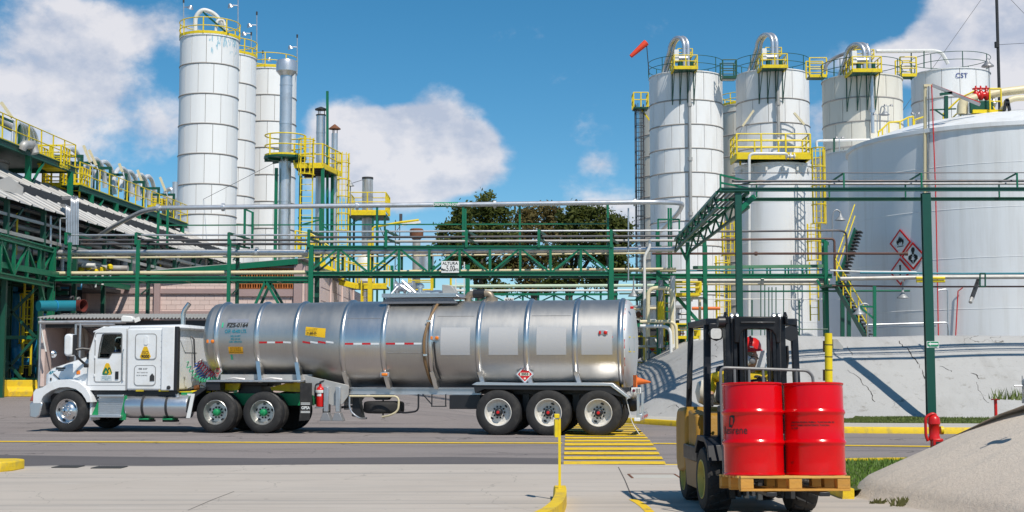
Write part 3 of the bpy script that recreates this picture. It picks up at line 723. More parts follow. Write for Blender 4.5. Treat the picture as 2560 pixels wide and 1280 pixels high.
for u,v0,v1,d in ((2085,190,145,80),(2278,200,128,82),(2310,170,128,82)): mb.bar(P(u,v0,d),P(u,v1,d),.06)
solo('pipe_stanchion',mb,M['dkgreen'],'thin dark green stanchions carrying the long top pipes of the cream silo','support',base=P(2085,190,80))
def bridge(u0,u1,v,d,label,m,mid=True):
 a=P(u0,v,d);b=P(u1,v,d); t=wthing('walkway',label,'walkway',a,'walkways between the silo tops')
 part('deck',MB().bx(a.x,d-.5,a.z-.1,b.x,d+.5,a.z),M['dkgreen'],t,False)
 part('edge_beam',MB().bx(a.x,d-.56,a.z-.14,b.x,d-.5,a.z+.04),m,t,False)
 for yy in (d-.5,d+.5): railing(t,[(a.x,yy,a.z),(b.x,yy,b.z)],1.05,.8,.035,(.35,.68),0,m)
bridge(1804,1838,195,85,'dark railed walkway between the two big white silos',M['dkgreen'])
bridge(2020,2062,192,82,'yellow railed walkway from the middle white silo to the cream silo',M['yellow'])
bridge(2245,2285,190,82,'yellow railed walkway from the cream silo to the far right silo',M['yellow'])
a=P(1806,197,85);b=P(1838,197,85)
solo('link_pipe',MB().tube([a,b],.12,8),M['pipewhite'],'short white pipe under the dark walkway between the two big white silos','pipe',base=a)
fo=P(1603,760,94); ladder('ladder','dark caged ladder up the left side of the pale silo behind','' or (fo.x,fo.y,0),ZV(262,94),(-.3,-1,0),.5,3.0,M['pipedark'])
a=P(1582,272,94)
t=wthing('ladder_landing','small yellow landing at the top of the dark caged ladder, left of the silos','platform',a)
part('deck',MB().bx(a.x,93.3,a.z-.1,a.x+1.0,94.4,a.z),M['dkgreen'],t,False)
railing(t,[(a.x,94.4,a.z),(a.x,93.3,a.z),(a.x+1.0,93.3,a.z),(a.x+1.0,94.4,a.z)],1.0,.6,.04)
part('bracket',MB().bar((a.x+.6,93.9,a.z-.1),(a.x+1.2,93.9,a.z-.9),.1),M['yellow'],t,False)
b=P(1623,188,86);tp=P(1616,106,86)
t=wthing('windsock','orange red windsock on a thin tilted pole by the leftmost big silo','windsock',b)
part('pole',MB().tube([b,tp],.03,6),M['dark'],t)
e=P(1577,141,86)
part('sock',MB().lathe([(.20,0),(.21,.05),(.17,(e-tp).length*.5),(.12,(e-tp).length),(.10,(e-tp).length-.02)],14,tp,(e-tp),cap=False),mat('windsock_cloth',(.78,.06,.02),.7),t)
d=68; x=PX(1936,d); Rt=100/FPX*d*.983; zt=ZV(405,d-Rt)
t=wthing('storage_tank','medium white round tank with a yellow railed platform on its roof','tank',(x,d,0))
part('shell',MB().lathe([(Rt,0),(Rt,zt-.12),(Rt+.05,zt-.1),(Rt+.05,zt)],56,(x,d,0),cap=False),M['tankwhite'],t)
part('roof',MB().lathe([(Rt+.05,zt),(Rt*.5,zt+.32),(.02,zt+.45)],56,(x,d,0),cap=False),M['tankwhite'],t)
for k in range(1,6): part('weld_seam',MB().torus((x,d,zt*k/6),Rt,.008,56,4),M['tankwhite'],t)
for k in range(7):
 an=-PI/2+R(-66+22*k); part('lifting_lug',MB().box((x+(Rt+.07)*math.cos(an),d+(Rt+.07)*math.sin(an),zt-.3),(.1,.1,.2)),M['pipewhite'],t,False)
y0=d-Rt-.15; z=ZV(391,y0); xa=PX(1842,y0);xb=PX(2026,y0)
t=wthing('tank_platform','wide yellow railed platform above the medium white tank','platform',((xa+xb)/2,y0,z))
part('deck',MB().bx(xa,y0,z-.05,xb,y0+1.8,z+.03),M['dkgreen'],t,False)
e=MB(); e.bar((xa,y0,z),(xb,y0,z),.08,.28); e.bar((xa,y0,z),(xa,y0+1.8,z),.08,.28); e.bar((xb,y0,z),(xb,y0+1.8,z),.08,.28); part('edge_beam',e,M['yellow'],t,False)
railing(t,[(xa,y0+1.8,z+.1),(xa,y0,z+.1),(xb,y0,z+.1),(xb,y0+1.8,z+.1),(xa,y0+1.8,z+.1)],1.0,1.1,.035,(.33,.66),.1)
for k in (.1,.5,.9): part('leg',MB().bar((xa+(xb-xa)*k,y0+1.2,zt),(xa+(xb-xa)*k,y0+1.2,z),.09),M['yellow'],t,False)
a=P(1873,760,65.5)
pp=[P(1873,800,65.4),P(1873,384,65.4),P(1966,384,65.4),P(1968,392,65.6)]
solo('vent_line',MB().tube(bend(pp,.25),.07,8),M['pipewhite'],'white pipe climbing the front of the medium tank and turning along its platform','pipe',base=pp[0])
q=P(1975,391,65.6)
t=wthing('relief_valve','white flanged relief valve at the end of the platform pipe on the medium tank','valve',q)
mb=MB().cyl(q-Vector((.2,0,0)),q+Vector((.25,0,0)),.07,10)
part('body',mb,M['pipewhite'],t)
for k in (-.18,0,.2): part('flange',MB().cyl(q+Vector((k-.02,0,0)),q+Vector((k+.02,0,0)),.15,12),M['pipewhite'],t)
part('stem',MB().cyl(q+Vector((.05,0,-.02)),q+Vector((.05,0,.22)),.03,8),M['pipewhite'],t)
for (ua,va,ub,vb,uc,vc),lab in (((1884,276,1856,316,1845,345),'leaning tube light in front of the middle white silo, left one of two'),((1985,282,2011,312,2021,345),'leaning tube light in front of the middle white silo, right one of two')):
 a,b,c=P(ua,va,66),P(ub,vb,66),P(uc,vc,66); t=wthing('tube_light',lab,'lamp',c,'tube lights on the tank platform')
 part('lamp_tube',MB().bar(a,b,.10,.10),M['pipecream'],t); part('stand',MB().tube(bend([b,c,P(uc,350,66)],.3),.03,6),M['galv'],t)
f=P(2038,640,65.6)
for (lo,hi,lab) in ((P(2047,560,65.2),ZV(372,65.2),'upper yellow caged ladder at the right side of the medium white tank'),(P(2034,652,65.2),ZV(560,65.2),'middle yellow caged ladder section at the right side of the medium white tank')):
 ladder('ladder',lab,lo,hi,(0,-1,0),.5,.0,M['yellow'],'yellow caged ladders at the medium tank',cr=.32)
ladder('ladder','lowest yellow ladder at the right side of the medium white tank',(P(2037,820,65.2).x,65.2,ZV(802,65.2)),ZV(655,65.2),(0,-1,0),.4,None,M['yellow'],'yellow caged ladders at the medium tank')
for (u,v0,v1,lab) in ((1807,800,640,'lower yellow caged ladder left of the medium white tank'),(1822,640,555,'upper yellow caged ladder left of the medium white tank')):
 b=P(u,v0,66); ladder('ladder',lab,b,ZV(v1,66),(0,-1,0),.55,0,M['yellow'],'yellow caged ladders at the medium tank')
d=78;Rt=5.6; x=PX(2282,d); zt=ZV(398,d)
t=wthing('storage_tank','white tank low behind, between the yellow ladder and the huge tank','tank',(x,d,0))
part('shell',MB().lathe([(Rt,0),(Rt,zt)],64,(x,d,0),cap=False),M['tankwhite'],t); part('roof',MB().lathe([(Rt+.06,zt-.05),(Rt+.06,zt),(.02,zt+.8)],64,(x,d,0),cap=False),M['tankwhite'],t)
for k in range(1,5): part('weld_seam',MB().torus((x,d,zt*k/5),Rt,.012,64,4),M['tankwhite'],t)
a=P(2040,352,77);b=P(2190,349,77)
solo('roof_pipe',MB().tube(bend([P(2043,372,77),a,b],.2),.07,8),M['pipewhite'],'thin white pipe running above the low tank, in front of the cream silo','pipe',base=a)
for u in (2085,):
 solo('pipe_post',MB().bar(P(u,395,76),P(u,345,76),.09),M['dkgreen'],'short green post holding the thin white pipe above the low tank','support',base=P(u,395,76))
def twin_lamp(u,v,d,label):
 q=P(u,v,d); t=wthing('twin_floodlight',label,'lamp',P(u,v+45,d),'small twin floodlights above the tanks')
 part('pole',MB().tube([P(u,v+45,d),q],.022,6),M['galv'],t); part('crossbar',MB().bar(q-Vector((.22,0,0)),q+Vector((.22,0,0)),.03),M['galv'],t)
 for k in (-1,1): part('lamp_head',MB().lathe([(.03,.08),(.1,.0),(.11,-.03)],10,q+Vector((k*.18,-.05,.02)),(k*.4,-.2,1)),M['pipegrey'],t)
twin_lamp(2098,346,76,'twin floodlight on a thin pole right of the green post above the low tank')
twin_lamp(2193,287,76,'twin floodlight in front of the cream silo, left of the white gooseneck')
twin_lamp(2220,265,76,'twin floodlight in front of the cream silo, right of the white gooseneck')
twin_lamp(2288,285,76,'twin floodlight between the cream silo and the far right silo')
D=60;az=R(19.87);Rt=6.35; cx,cy=D*math.sin(az),D*math.cos(az); zt=10.75
BT=(cx,cy,Rt,zt)
t=wthing('storage_tank','huge white tank filling the right edge, red bordered hazard diamonds on its side','tank',(cx,cy,0)); BTt=t
part('shell',MB().lathe([(Rt,0),(Rt,zt-.15)],96,(cx,cy,0),cap=False),M['tankwhite'],t)
part('rim',MB().lathe([(Rt,zt-.22),(Rt+.09,zt-.2),(Rt+.09,zt-.05),(Rt,zt-.02)],96,(cx,cy,0),cap=False),M['tankwhite'],t)
part('roof',MB().lathe([(Rt+.02,zt-.03),(Rt*.75,zt+.55),(Rt*.4,zt+1.05),(.02,zt+1.25)],96,(cx,cy,0),cap=False),M['tankwhite'],t)
for z in (1.9,3.8,5.7,7.55,9.2): part('weld_seam',MB().torus((cx,cy,z),Rt,.010,96,4),M['tankwhite'],t)
def on_tank(u,v,off=.03):
 """point and tangent frame on the huge tank's shell where the line of sight (u,v) meets it"""
 r=ray(u,v); o=Vector((0,0,EYE)); a=r.x**2+r.y**2; b=-2*(r.x*cx+r.y*cy); c=cx**2+cy**2-(Rt+off)**2
 tt=(-b-math.sqrt(max(0,b*b-4*a*c)))/(2*a); p=o+r*tt; an=math.atan2(p.y-cy,p.x-cx); return p,an
def diamond(u,v,r,art,label=None,half=False):
 p,an=on_tank(u,v,.035); pn=thing_child('hazard_diamond',BTt,p-Vector((cx,cy,0)),an)
 ri=r-.085
 fr=MB()
 o4=[(r,0),(0,r),(-r,0),(0,-r)]; i4=[(ri,0),(0,ri),(-ri,0),(0,-ri)]
 vs=[(x,-.02,z) for x,z in o4+i4]+[(x,.012,z) for x,z in o4+i4]
 fr.add(vs,[(i,(i+1)%4,4+(i+1)%4,4+i) for i in range(4)]+[(i,8+i,8+(i+1)%4,(i+1)%4) for i in range(4)])
 obj('border',fr.mesh('border',M['red'],False),pn)
 bk=MB().add([(x,-.006,z) for x,z in i4],[(0,1,2,3)]); obj('backing',bk.mesh('backing',M['signwhite'],False),pn)
 for poly in art:
  mb=MB().add([(x*r,-.014,z*r) for x,z in poly],[tuple(range(len(poly)))]); obj('pictogram',mb.mesh('pictogram',M['ink'],False),pn)
def thing_child(name,par,loc,an):
 o=bpy.data.objects.new(name,None); COL.objects.link(o); o.parent=par; o.location=loc; o.rotation_euler=(0,0,an+PI/2); return o
flame=[(-.30,-.10),(-.36,.08),(-.27,.26),(-.24,.12),(-.17,.30),(-.05,.50),(-.04,.30),(.03,.44),(.11,.26),(.13,.38),(.24,.20),(.27,.30),(.34,.08),(.28,-.10),(.16,-.2),(.2,-.02),(.08,.1),(.05,-.05),(-.04,.08),(-.1,-.08),(-.2,.02),(-.16,-.2)]
bar_=[(-.3,-.32),(.3,-.28),(.3,-.22),(-.3,-.26)]
head=[(.16*math.cos(a),.44+.2*math.sin(a)) for a in [2*PI*i/14 for i in range(14)]]
neck=[(-.08,.30),(-.08,.12),(.08,.12),(.08,.30)]
bustL=[(-.06,.14),(-.24,.10),(-.40,-.02),(-.40,-.22),(-.26,-.34),(-.02,-.58),(-.04,-.3),(-.2,-.22),(-.08,-.16),(-.14,.0),(-.03,-.08)]
bustR=[(-x,z) for x,z in reversed(bustL)]
excl=[(-.09,.45),(0,.5),(.09,.45),(.05,-.05),(-.05,-.05)]
dot=[(.08*math.cos(a),-.2+.08*math.sin(a)) for a in [2*PI*i/12 for i in range(12)]]
diamond(2251,607,.53,[flame,bar_]); diamond(2283,640,.53,[head,neck,bustL,bustR]); diamond(2251,679,.53,[excl,dot])
# ================================================================== pipe racks over the road
def beam(root,name,p,q,w,h=None,m=None,kind='bar',t=.035):
 mb=MB()
 (mb.ibeam(p,q,w,h,t) if kind=='i' else mb.bar(p,q,w,h)); return part(name,mb,m or M['green'],root,False)
def pipe(label,pts,r,m,name='pipe',group='process pipes on the green racks',r_b=.4,clamps=0,cat='pipe',flanges=()):
 pp=bend(pts,r_b) if len(pts)>2 else [Vector(p) for p in pts]
 t=wthing(name,label,cat,pp[0],group); part('run',MB().tube(pp,r,10),m,t)
 for k in flanges:
  a=Vector(pts[0]).lerp(Vector(pts[-1]),k) if len(pts)==2 else k[0]
  dr=(Vector(pts[-1])-Vector(pts[0])).normalized() if len(pts)==2 else k[1]
  part('flange',MB().cyl(a-dr*.05,a+dr*.05,r*1.7,12),m,t)
 return t
DF,DB=50.0,51.3
def xat(u): return PX(u,DF,5.6)
zz=lambda v:ZV(v,DF)
t=wthing('pipe_rack','green steel pipe rack left of the road portal, in front of the pink building','pipe rack',(xat(450),DF,.64)); RKL=t
for u in (127,345,573):
 if u==127: continue
 beam(t,'post',(xat(u),DF,.6),(xat(u),DF,zz(600)),.12,.14,kind='i')
 beam(t,'post',(xat(u)+.05,DB,.6),(xat(u)+.05,DB,zz(606)),.12,.14,M['dkgreen'],'i')
 for k in range(9): beam(t,'batten',(xat(u)+.12,DF+.1,1.2+k*.62),(xat(u)+.12,DB-.1,1.5+k*.62),.03,.05,M['dkgreen']) if k%2 else None
for y,m in ((DF,M['green']),(DB,M['green'])):
 beam(t,'beam',(xat(127),y,zz(697)),(xat(771),y,zz(697)),.12,.17,m,'i')
for u in (230,345,460,573,690): beam(t,'cross_beam',(xat(u),DF+.07,zz(697)),(xat(u),DB-.07,zz(697)),.08,.14)
for u in (165,340,572):
 beam(t,'bracket',(xat(u),DF-.06,zz(612)),(xat(u),DF-.06,zz(582)),.09,.09)
 beam(t,'bracket',(xat(u),DF-.06,zz(583)),(xat(u)+.5,DB,zz(590)),.06,.07,M['dkgreen']); beam(t,'bracket',(xat(u),DF-.06,zz(612)),(xat(u)+.5,DB,zz(612)),.06,.07,M['dkgreen'])
for u in (165,):
 beam(t,'post',(xat(174),DF,zz(700)),(xat(174),DF,zz(606)),.12,.12)
ap=(xat(665),zz(703))
for y,m in ((DF,M['green']),(DB-.3,M['dkgreen'])):
 for ue,ve in ((612,765),(738,765)): beam(t,'brace',(ap[0],y,ap[1]),(xat(ue),y,zz(ve)-.9),.11,.09,m)
t=wthing('truss_bridge','green lattice truss bridge spanning the road with the height limit sign','pipe bridge',(xat(1150),DF,0)); RKM=t
U0,U1=770,1528; nb=10; du=(U1-U0)/nb; zt_,zb_=zz(619),zz(684)
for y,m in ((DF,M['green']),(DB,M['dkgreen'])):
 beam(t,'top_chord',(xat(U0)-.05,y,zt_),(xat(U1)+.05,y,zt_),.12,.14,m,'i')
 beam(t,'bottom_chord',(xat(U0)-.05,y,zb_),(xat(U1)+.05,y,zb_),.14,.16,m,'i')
 for i in range(nb+1):
  xx=xat(U0+du*i)
  if 0<i<nb: beam(t,'vertical',(xx,y,zb_+.07),(xx,y,zt_-.07),.09,.09,m)
 for i in range(nb):
  a=xat(U0+du*i)+.07;b=xat(U0+du*(i+1))-.07
  if i%2==0: beam(t,'diagonal',(a,y,zb_+.08),(b,y,zt_-.08),.06,.07,m)
  else: beam(t,'diagonal',(a,y,zt_-.08),(b,y,zb_+.08),.06,.07,m)
for i in range(0,21):
 xx=xat(U0+du*i/2); beam(t,'cross_beam',(xx,DF+.07,zt_+.03),(xx,DB-.07,zt_+.03),.07,.08,M['dkgreen'])
for i in range(nb+1):
 xx=xat(U0+du*i); beam(t,'floor_beam',(xx,DF+.07,zb_),(xx,DB-.07,zb_),.08,.1,M['dkgreen'])
for u in (778,1528):
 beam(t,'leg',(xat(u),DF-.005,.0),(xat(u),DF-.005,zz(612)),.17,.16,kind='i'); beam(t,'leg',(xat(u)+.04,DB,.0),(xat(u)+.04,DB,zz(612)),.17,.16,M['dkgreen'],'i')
for u in (772,965,1166,1347,1528):
 beam(t,'bracket',(xat(u),DF-.08,zt_),(xat(u),DF-.08,zz(575)),.10,.09)
 beam(t,'bracket',(xat(u),DF-.08,zz(577)),(xat(u)+.35,DB,zz(584)),.06,.09,M['dkgreen'])
 beam(t,'bracket',(xat(u),DF-.08,zz(597)),(xat(u)+.35,DB,zz(600)),.06,.07,M['dkgreen'])
t=wthing('pipe_support','row of slim tall green posts carrying the high silver pipe over the road','pipe support',(xat(950),51,0))
for u,vt in ((376,524),(400,524),(597,522),(617,530),(790,520),(935,518),(1155,516),(1161,522),(1300,512),(1525,510)):
 beam(t,'post',(xat(u),51.0,zz(615)),(xat(u),51.0,ZV(vt,51)),.08,.08)
for u in (597,1155): beam(t,'arm',(xat(u),51,ZV(523,51)),(xat(u+19 if u<700 else u+6),51,ZV(531,51)),.06,.06)
beam(t,'rail',(xat(376),51.06,ZV(563,51)),(xat(1525),51.06,ZV(559,51)),.05,.045)
p=[P(196,622,55),P(300,556,52.5),P(372,520,51.2),P(470,519,51.0),P(1180,511,51.0),P(1628,505,50.4),P(1708,507,51.2),P(1698,530,54.5),P(1645,585,58)]
fl=[(P(u,v,51),Vector((1,0,0))) for u,v in ((395,519.5),(558,518),(893,514.6),(1237,510.3),(1587,505.5))]
pipe('long silver pipe crossing high above the road on slim green posts, bent at both ends',p,.088,M['silver'],group=None,r_b=1.1,flanges=fl)
a=P(1086,511.8,51);b=P(1146,511.2,51)
t=wthing('pipe_marker','green painted name band around the high silver pipe','pipe marker',a)
part('band',MB().tube([a,b],.093,14),mat('marker_green',(.01,.24,.11),.5),t); text('lettering','CREMATEN-SOW',.13,M['signwhite'],t,Vector(((b.x-a.x)/2,-.097,.0)),(PI/2,0,0),bold=.004)
RKP='pipes laid along the green racks'
for v,r,m,lab,y in ((588,.035,'galv','thin light pipe on the rack brackets left of the portal, top of three',50.2),(600.5,.045,'pipedark','dark brown pipe on the rack brackets left of the portal, middle of three',50.5),(610.5,.05,'pipedark','dark underside pipe on the rack brackets left of the portal, lowest of three',50.9)):
 a=P(165,v,y);b=P(770,v-.5,y); pipe(lab,[a,b],r,M[m],group=RKP)
for v,r,m,lab,y in ((578,.035,'galv','thin bright pipe on the truss bridge brackets, top of three',50.2),(592,.045,'pipedark','dark pipe on the truss bridge brackets, middle of three',50.5),(603,.05,'galvold','old grey pipe just above the truss bridge, lowest of three',50.9)):
 a=P(776,v+1.5,y);b=P(1760,v-2,y); pipe(lab,[a,b],r,M[m],group=RKP)
pipe('fat silver clad pipe inside the left rack, behind the cream lines',[P(60,632,50.7),P(770,631,50.7)],.115,M['silver'],group=RKP,flanges=(.82,))
pipe('fat silver clad pipe running through the truss bridge to the right rack',[P(776,630,50.7),P(1690,623,50.7)],.10,M['silver'],group=RKP,flanges=(.9,))
pipe('thin cream pipe in the left rack, the upper of two',[P(132,645,50.4),P(770,641,50.4)],.035,M['pipecream'],group=RKP)
pipe('thick cream pipe low in the left rack, just above its beam',[P(60,684,50.3),P(770,681,50.3)],.075,M['pipecream'],group=RKP)
pipe('thin cream pipe passing behind the truss bridge diagonals',[P(776,642,50.5),P(1620,633,50.5)],.032,M['pipecream'],group=RKP)
pipe('thin cream pipe low in the truss bridge with weathered ends',[P(776,681,50.8),P(1690,672,50.8)],.05,M['pipecream'],group=RKP)
s0=P(1103,682,49.85);s1=P(1147.5,653,49.85)
t=wthing('height_sign','white height limit sign hanging on the truss bridge','sign',((s0.x+s1.x)/2,49.85,s0.z))
part('panel',MB().bx(s0.x,49.83,s0.z,s1.x,49.87,s1.z),M['signwhite'],t,False,bev=.01)
w=s1.x-s0.x;h=s1.z-s0.z
text('lettering','ALTURA',.15,M['ink'],t,(0,-.024,h*.80),(PI/2,0,0),bold=.002,sx=1.0)
text('lettering','Max.',.135,M['ink'],t,(-w*.36,-.024,h*.27),(PI/2,0,0),bold=.004,sx=.75); text('lettering','5.00',.30,M['ink'],t,(.02,-.024,h*.35),(PI/2,0,0),bold=.002,sx=.62); text('lettering','MTS.',.11,M['ink'],t,(w*.36,-.024,h*.26),(PI/2,0,0),bold=.003,sx=.8)
DR=52.0; xr=lambda u:PX(u,DR,5)
zr=lambda v:ZV(v,DR)
t=wthing('pipe_rack','green steel pipe rack right of the road portal, in front of the white tanks','pipe rack',(xr(1800),DR,0)); RKR=t
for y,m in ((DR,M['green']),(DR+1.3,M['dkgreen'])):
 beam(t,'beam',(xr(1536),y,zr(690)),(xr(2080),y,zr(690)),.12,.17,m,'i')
for u in (1645,1762,2065): beam(t,'post',(xr(u),DR,0),(xr(u),DR,zr(602 if u!=1645 else 575)),.14,.16,kind='i'); beam(t,'post',(xr(u)+.22,DR+1.3,0),(xr(u)+.22,DR+1.3,zr(606)),.12,.14,M['green'],'i')
beam(t,'beam',(xr(1738),DR+.6,zr(666)),(xr(2072),DR+.6,zr(662)),.1,.12,mat('light_green_steel',(.10,.25,.14),.5))
for u in (1880,1888,1924,1932,1970,1978,2014,2024): beam(t,'stub',(xr(u),DR+.5,zr(685)),(xr(u),DR+.5,zr(667)),.06,.06)
beam(t,'top_beam',(xr(2058),DR-.02,zr(602)),(xr(2090),DR+1.3,zr(602)),.12,.12); 
for ue,ve in ((1588,752),(1745,806)): beam(t,'brace',(xr(1655),DR-.1,zr(702)),(xr(ue),DR-.1,zr(ve)),.13,.12)
beam(t,'brace',(xr(2062),DR-.1,zr(735)),(xr(2040),DR-.1,zr(700)),.08,.08)
beam(t,'frame',(xr(1646),DR-.05,zr(600)),(xr(1646),DR-.05,zr(549)),.06); beam(t,'frame',(xr(1699),DR-.05,zr(600)),(xr(1699),DR-.05,zr(549)),.06); beam(t,'frame',(xr(1645),DR-.05,zr(549)),(xr(1700),DR-.05,zr(549)),.06)
for u in (1675,1681): beam(t,'post',(xr(u),DR+.3,zr(690)),(xr(u),DR+.3,zr(518)),.07)
beam(t,'low_beam',(xr(1560),DR-.1,zr(813)),(xr(1768),DR-.1,zr(813)),.1,.12)
pipe('thin dark pipe across the medium tank, topmost, dropping beside the staircase',[P(1790,579,52),P(2102,576,52),P(2116,582,52.2),P(2118,672,52.4)],.04,M['pipedark'],group=RKP,r_b=.35)
pipe('dark brown pipe across the medium tank, middle of three',[P(1690,600,52.1),P(2082,597,52.1),P(2086,603,52.1),P(2087,690,52.1)],.045,M['brown'],group=RKP,r_b=.2)
pipe('long dark brown fire pipe crossing the white tanks to an end flange before the diamonds',[P(1630,634,51.6),P(2268,634,49.0)],.045,M['brown'],group=RKP,flanges=(.42,.998))
pipe('silver pipe hung just below the right rack beam',[P(1672,703,52.3),P(2074,702,52.3)],.085,M['galvold'],group=RKP,flanges=(.45,.58))
pipe('thin cream pipe below the right rack beam',[P(1690,711,52.5),P(2074,711,52.5)],.035,M['pipecream'],group=RKP)
pipe('thin green pipe strung low across the white tanks',[P(1700,729,53),P(2275,727,51)],.035,M['green'],group=RKP)
pipe('thin light blue pipe lying on the right rack',[P(1715,677,52.3),P(2120,674,52.3)],.03,M['teal'],group=RKP)
pipe('pale pipe below the portal on the right rack at lamp height',[P(1536,675,52.2),P(1690,676,52.2)],.07,M['pipecream'],group=RKP)
DP=39.3
t=wthing('pipe_rack','tall green pole rack crossing the upper right over the bund','pipe rack',(P(2320,940,DP).x,DP,.2)); RKT=t
xp=lambda u:PX(u,DP,5)
zp=lambda v:ZV(v,DP)
beam(t,'pole',(xp(2320),DP+.1,.1),(xp(2320),DP+.1,zp(482)),.24,.20,M['polegreen'],'i',t=.05); beam(t,'pole',(xp(1848),DP+.1,.1),(xp(1848),DP+.1,zp(482)),.18,.18,M['polegreen'],'i',t=.045)
beam(t,'beam',(xp(1800),DP,zp(474)),(xp(3500),DP,zp(472)),.10,.11,M['polegreen'],'i',.03); beam(t,'beam',(xp(1836),DP+.9,zp(489)),(xp(3500),DP+.9,zp(486)),.10,.10,M['dkgreen'],'i',.03)
for u in (2113,2308,2548): 
 beam(t,'bracket',(xp(u),DP,zp(472)),(xp(u),DP,zp(432)),.045); beam(t,'bracket',(xp(u)-.24,DP+.8,zp(484)),(xp(u)-.24,DP+.8,zp(448)),.04); beam(t,'bracket',(xp(u),DP,zp(433)),(xp(u)-.24,DP+.8,zp(448)),.04)
beam(t,'bracket',(xp(1803),DP-.02,zp(478)),(xp(1803),DP-.02,zp(436)),.05); beam(t,'bracket',(xp(1803),DP-.02,zp(437)),(xp(1903),DP+.6,zp(452)),.05); beam(t,'bracket',(xp(1803),DP-.02,zp(457)),(xp(1903),DP+.6,zp(468)),.05); beam(t,'bracket',(xp(1903),DP+.6,zp(452)),(xp(1903),DP+.6,zp(486)),.04)
for ue,ve in ((1890,487),): beam(t,'knee_brace',(xp(1850),DP+.12,zp(525)),(xp(1892),DP+.3,zp(488)),.12,.14)
PR='thin pipes on the tall pole rack'
for v,r,m,lab,y in ((452,.035,'pipedark','dark pipe on the tall pole rack, the upper of the close pair',DP+.25),(459,.035,'pipegrey','blue grey pipe on the tall pole rack, the lower of the close pair',DP+.5),(431.5,.014,'pipedark','thin taut cable above the tall pole rack',DP)):
 pipe(lab,[P(1830,v+1,y),P(3480,v-1,y)],r,M[m],group=PR,cat='pipe' if r>.02 else 'cable',name='pipe' if r>.02 else 'cable')
t=wthing('truss_bridge','green and black pipe bridge running away from the tall pole towards the road portal','pipe bridge',(5.9,43,5.6))
n0,n1=Vector((5.90,DP+.1,zp(480))),Vector((5.98,50.4,ZV(600,50.4))); w0=Vector((.90,0,0)); dn=Vector((0,0,-.42))
for a in (Vector((0,0,0)),w0):
 beam(t,'top_chord',n0+a,n1+a*.6,.07,.09); beam(t,'bottom_chord',n0+a+dn,n1+a*.6+dn,.07,.08,M['dkgreen'])
 for i in range(14):
  f0=i/14;f1=(i+1)/14; p=n0.lerp(n1,f0)+a*(1-.4*f0); q=n0.lerp(n1,f1)+a*(1-.4*f1)
  beam(t,'lacing',p if i%2 else p+dn,(q+dn) if i%2 else q,.05,.05,M['dkgreen'])
for i in range(0,8):
 f=i/7; p=n0.lerp(n1,f); beam(t,'cross_beam',p+Vector((0,0,.02)),p+w0*(1-.4*f)+Vector((0,0,.02)),.06,.06)
for i in range(6):
 a=w0*(i+.5)/6; o=Vector((0,0,.09)); pipe('pipe %s along the bridge that runs away from the tall pole'%('nearest the road','second from the road','third from the road','fourth from the road','fifth from the road','farthest from the road')[i],[n0+a+o,n1+a*.6+o],.036,M['pipegrey' if i%2 else 'pipedark'],group='parallel pipes on the receding bridge')
t=wthing('portal_frame','green portal post with slanted brace at the far end of the receding pipe bridge','post',(P(1720,690,50.5).x,50.5,0))
x=P(1720,690,50.5).x
beam(t,'post',(x,50.5,0),(x,50.5,ZV(606,50.5)),.14,.14,kind='i'); beam(t,'brace',(P(1692,598,50.5).x,50.5,ZV(598,50.5)),(x-.05,50.5,ZV(650,50.5)),.08,.08); beam(t,'head_beam',(P(1690,598,50.5).x,50.55,ZV(600,50.5)),(x+.2,50.55,ZV(600,50.5)),.1,.1)
d=76; x=lambda u:(u-1280)/FPX*d
t=wthing('pipe_rack','pale green low pipe rack far back under the trees','pipe rack',(x(1320),d,0))
for i in range(12):
 u=1112+i*39; beam(t,'post',(x(u),d,0),(x(u),d,ZV(714,d)),.11,.11)
 if i<11:
  if i%2: beam(t,'brace',(x(u),d+.03,ZV(738,d)),(x(u+39),d+.03,ZV(756,d)),.07,.07)
  else: beam(t,'brace',(x(u),d+.03,ZV(756,d)),(x(u+39),d+.03,ZV(738,d)),.07,.07)
beam(t,'beam',(x(1108),d-.1,ZV(736,d)),(x(1545),d-.1,ZV(736,d)),.1,.12)
pipe('pale green pipe on the low rack under the trees, the upper one',[(x(1108),d-.12,ZV(716,d)),(x(1640),d-.12,ZV(714,d))],.09,mat('pale_green_pipe',(.50,.62,.46),.5),group='pipes on the back rack')
pipe('white pipe on the low rack under the trees, the lower one',[(x(1108),d-.12,ZV(727,d)),(x(1640),d-.12,ZV(726,d))],.06,M['pipewhite'],group='pipes on the back rack')
s0=P(1261,752,d-.3);s1=P(1284,744,d-.3)
t=wthing('height_sign','tiny second height sign on the back rack, mostly behind the tank trailer','sign',s0)
part('panel',MB().bx(s0.x,s0.y-.02,s0.z-.3,s1.x,s0.y+.02,s1.z),M['signwhite'],t,False); text('lettering','ALTURA',.14,M['ink'],t,((s1.x-s0.x)/2,-.03,.06),(PI/2,0,0),bold=.004,sx=.8)
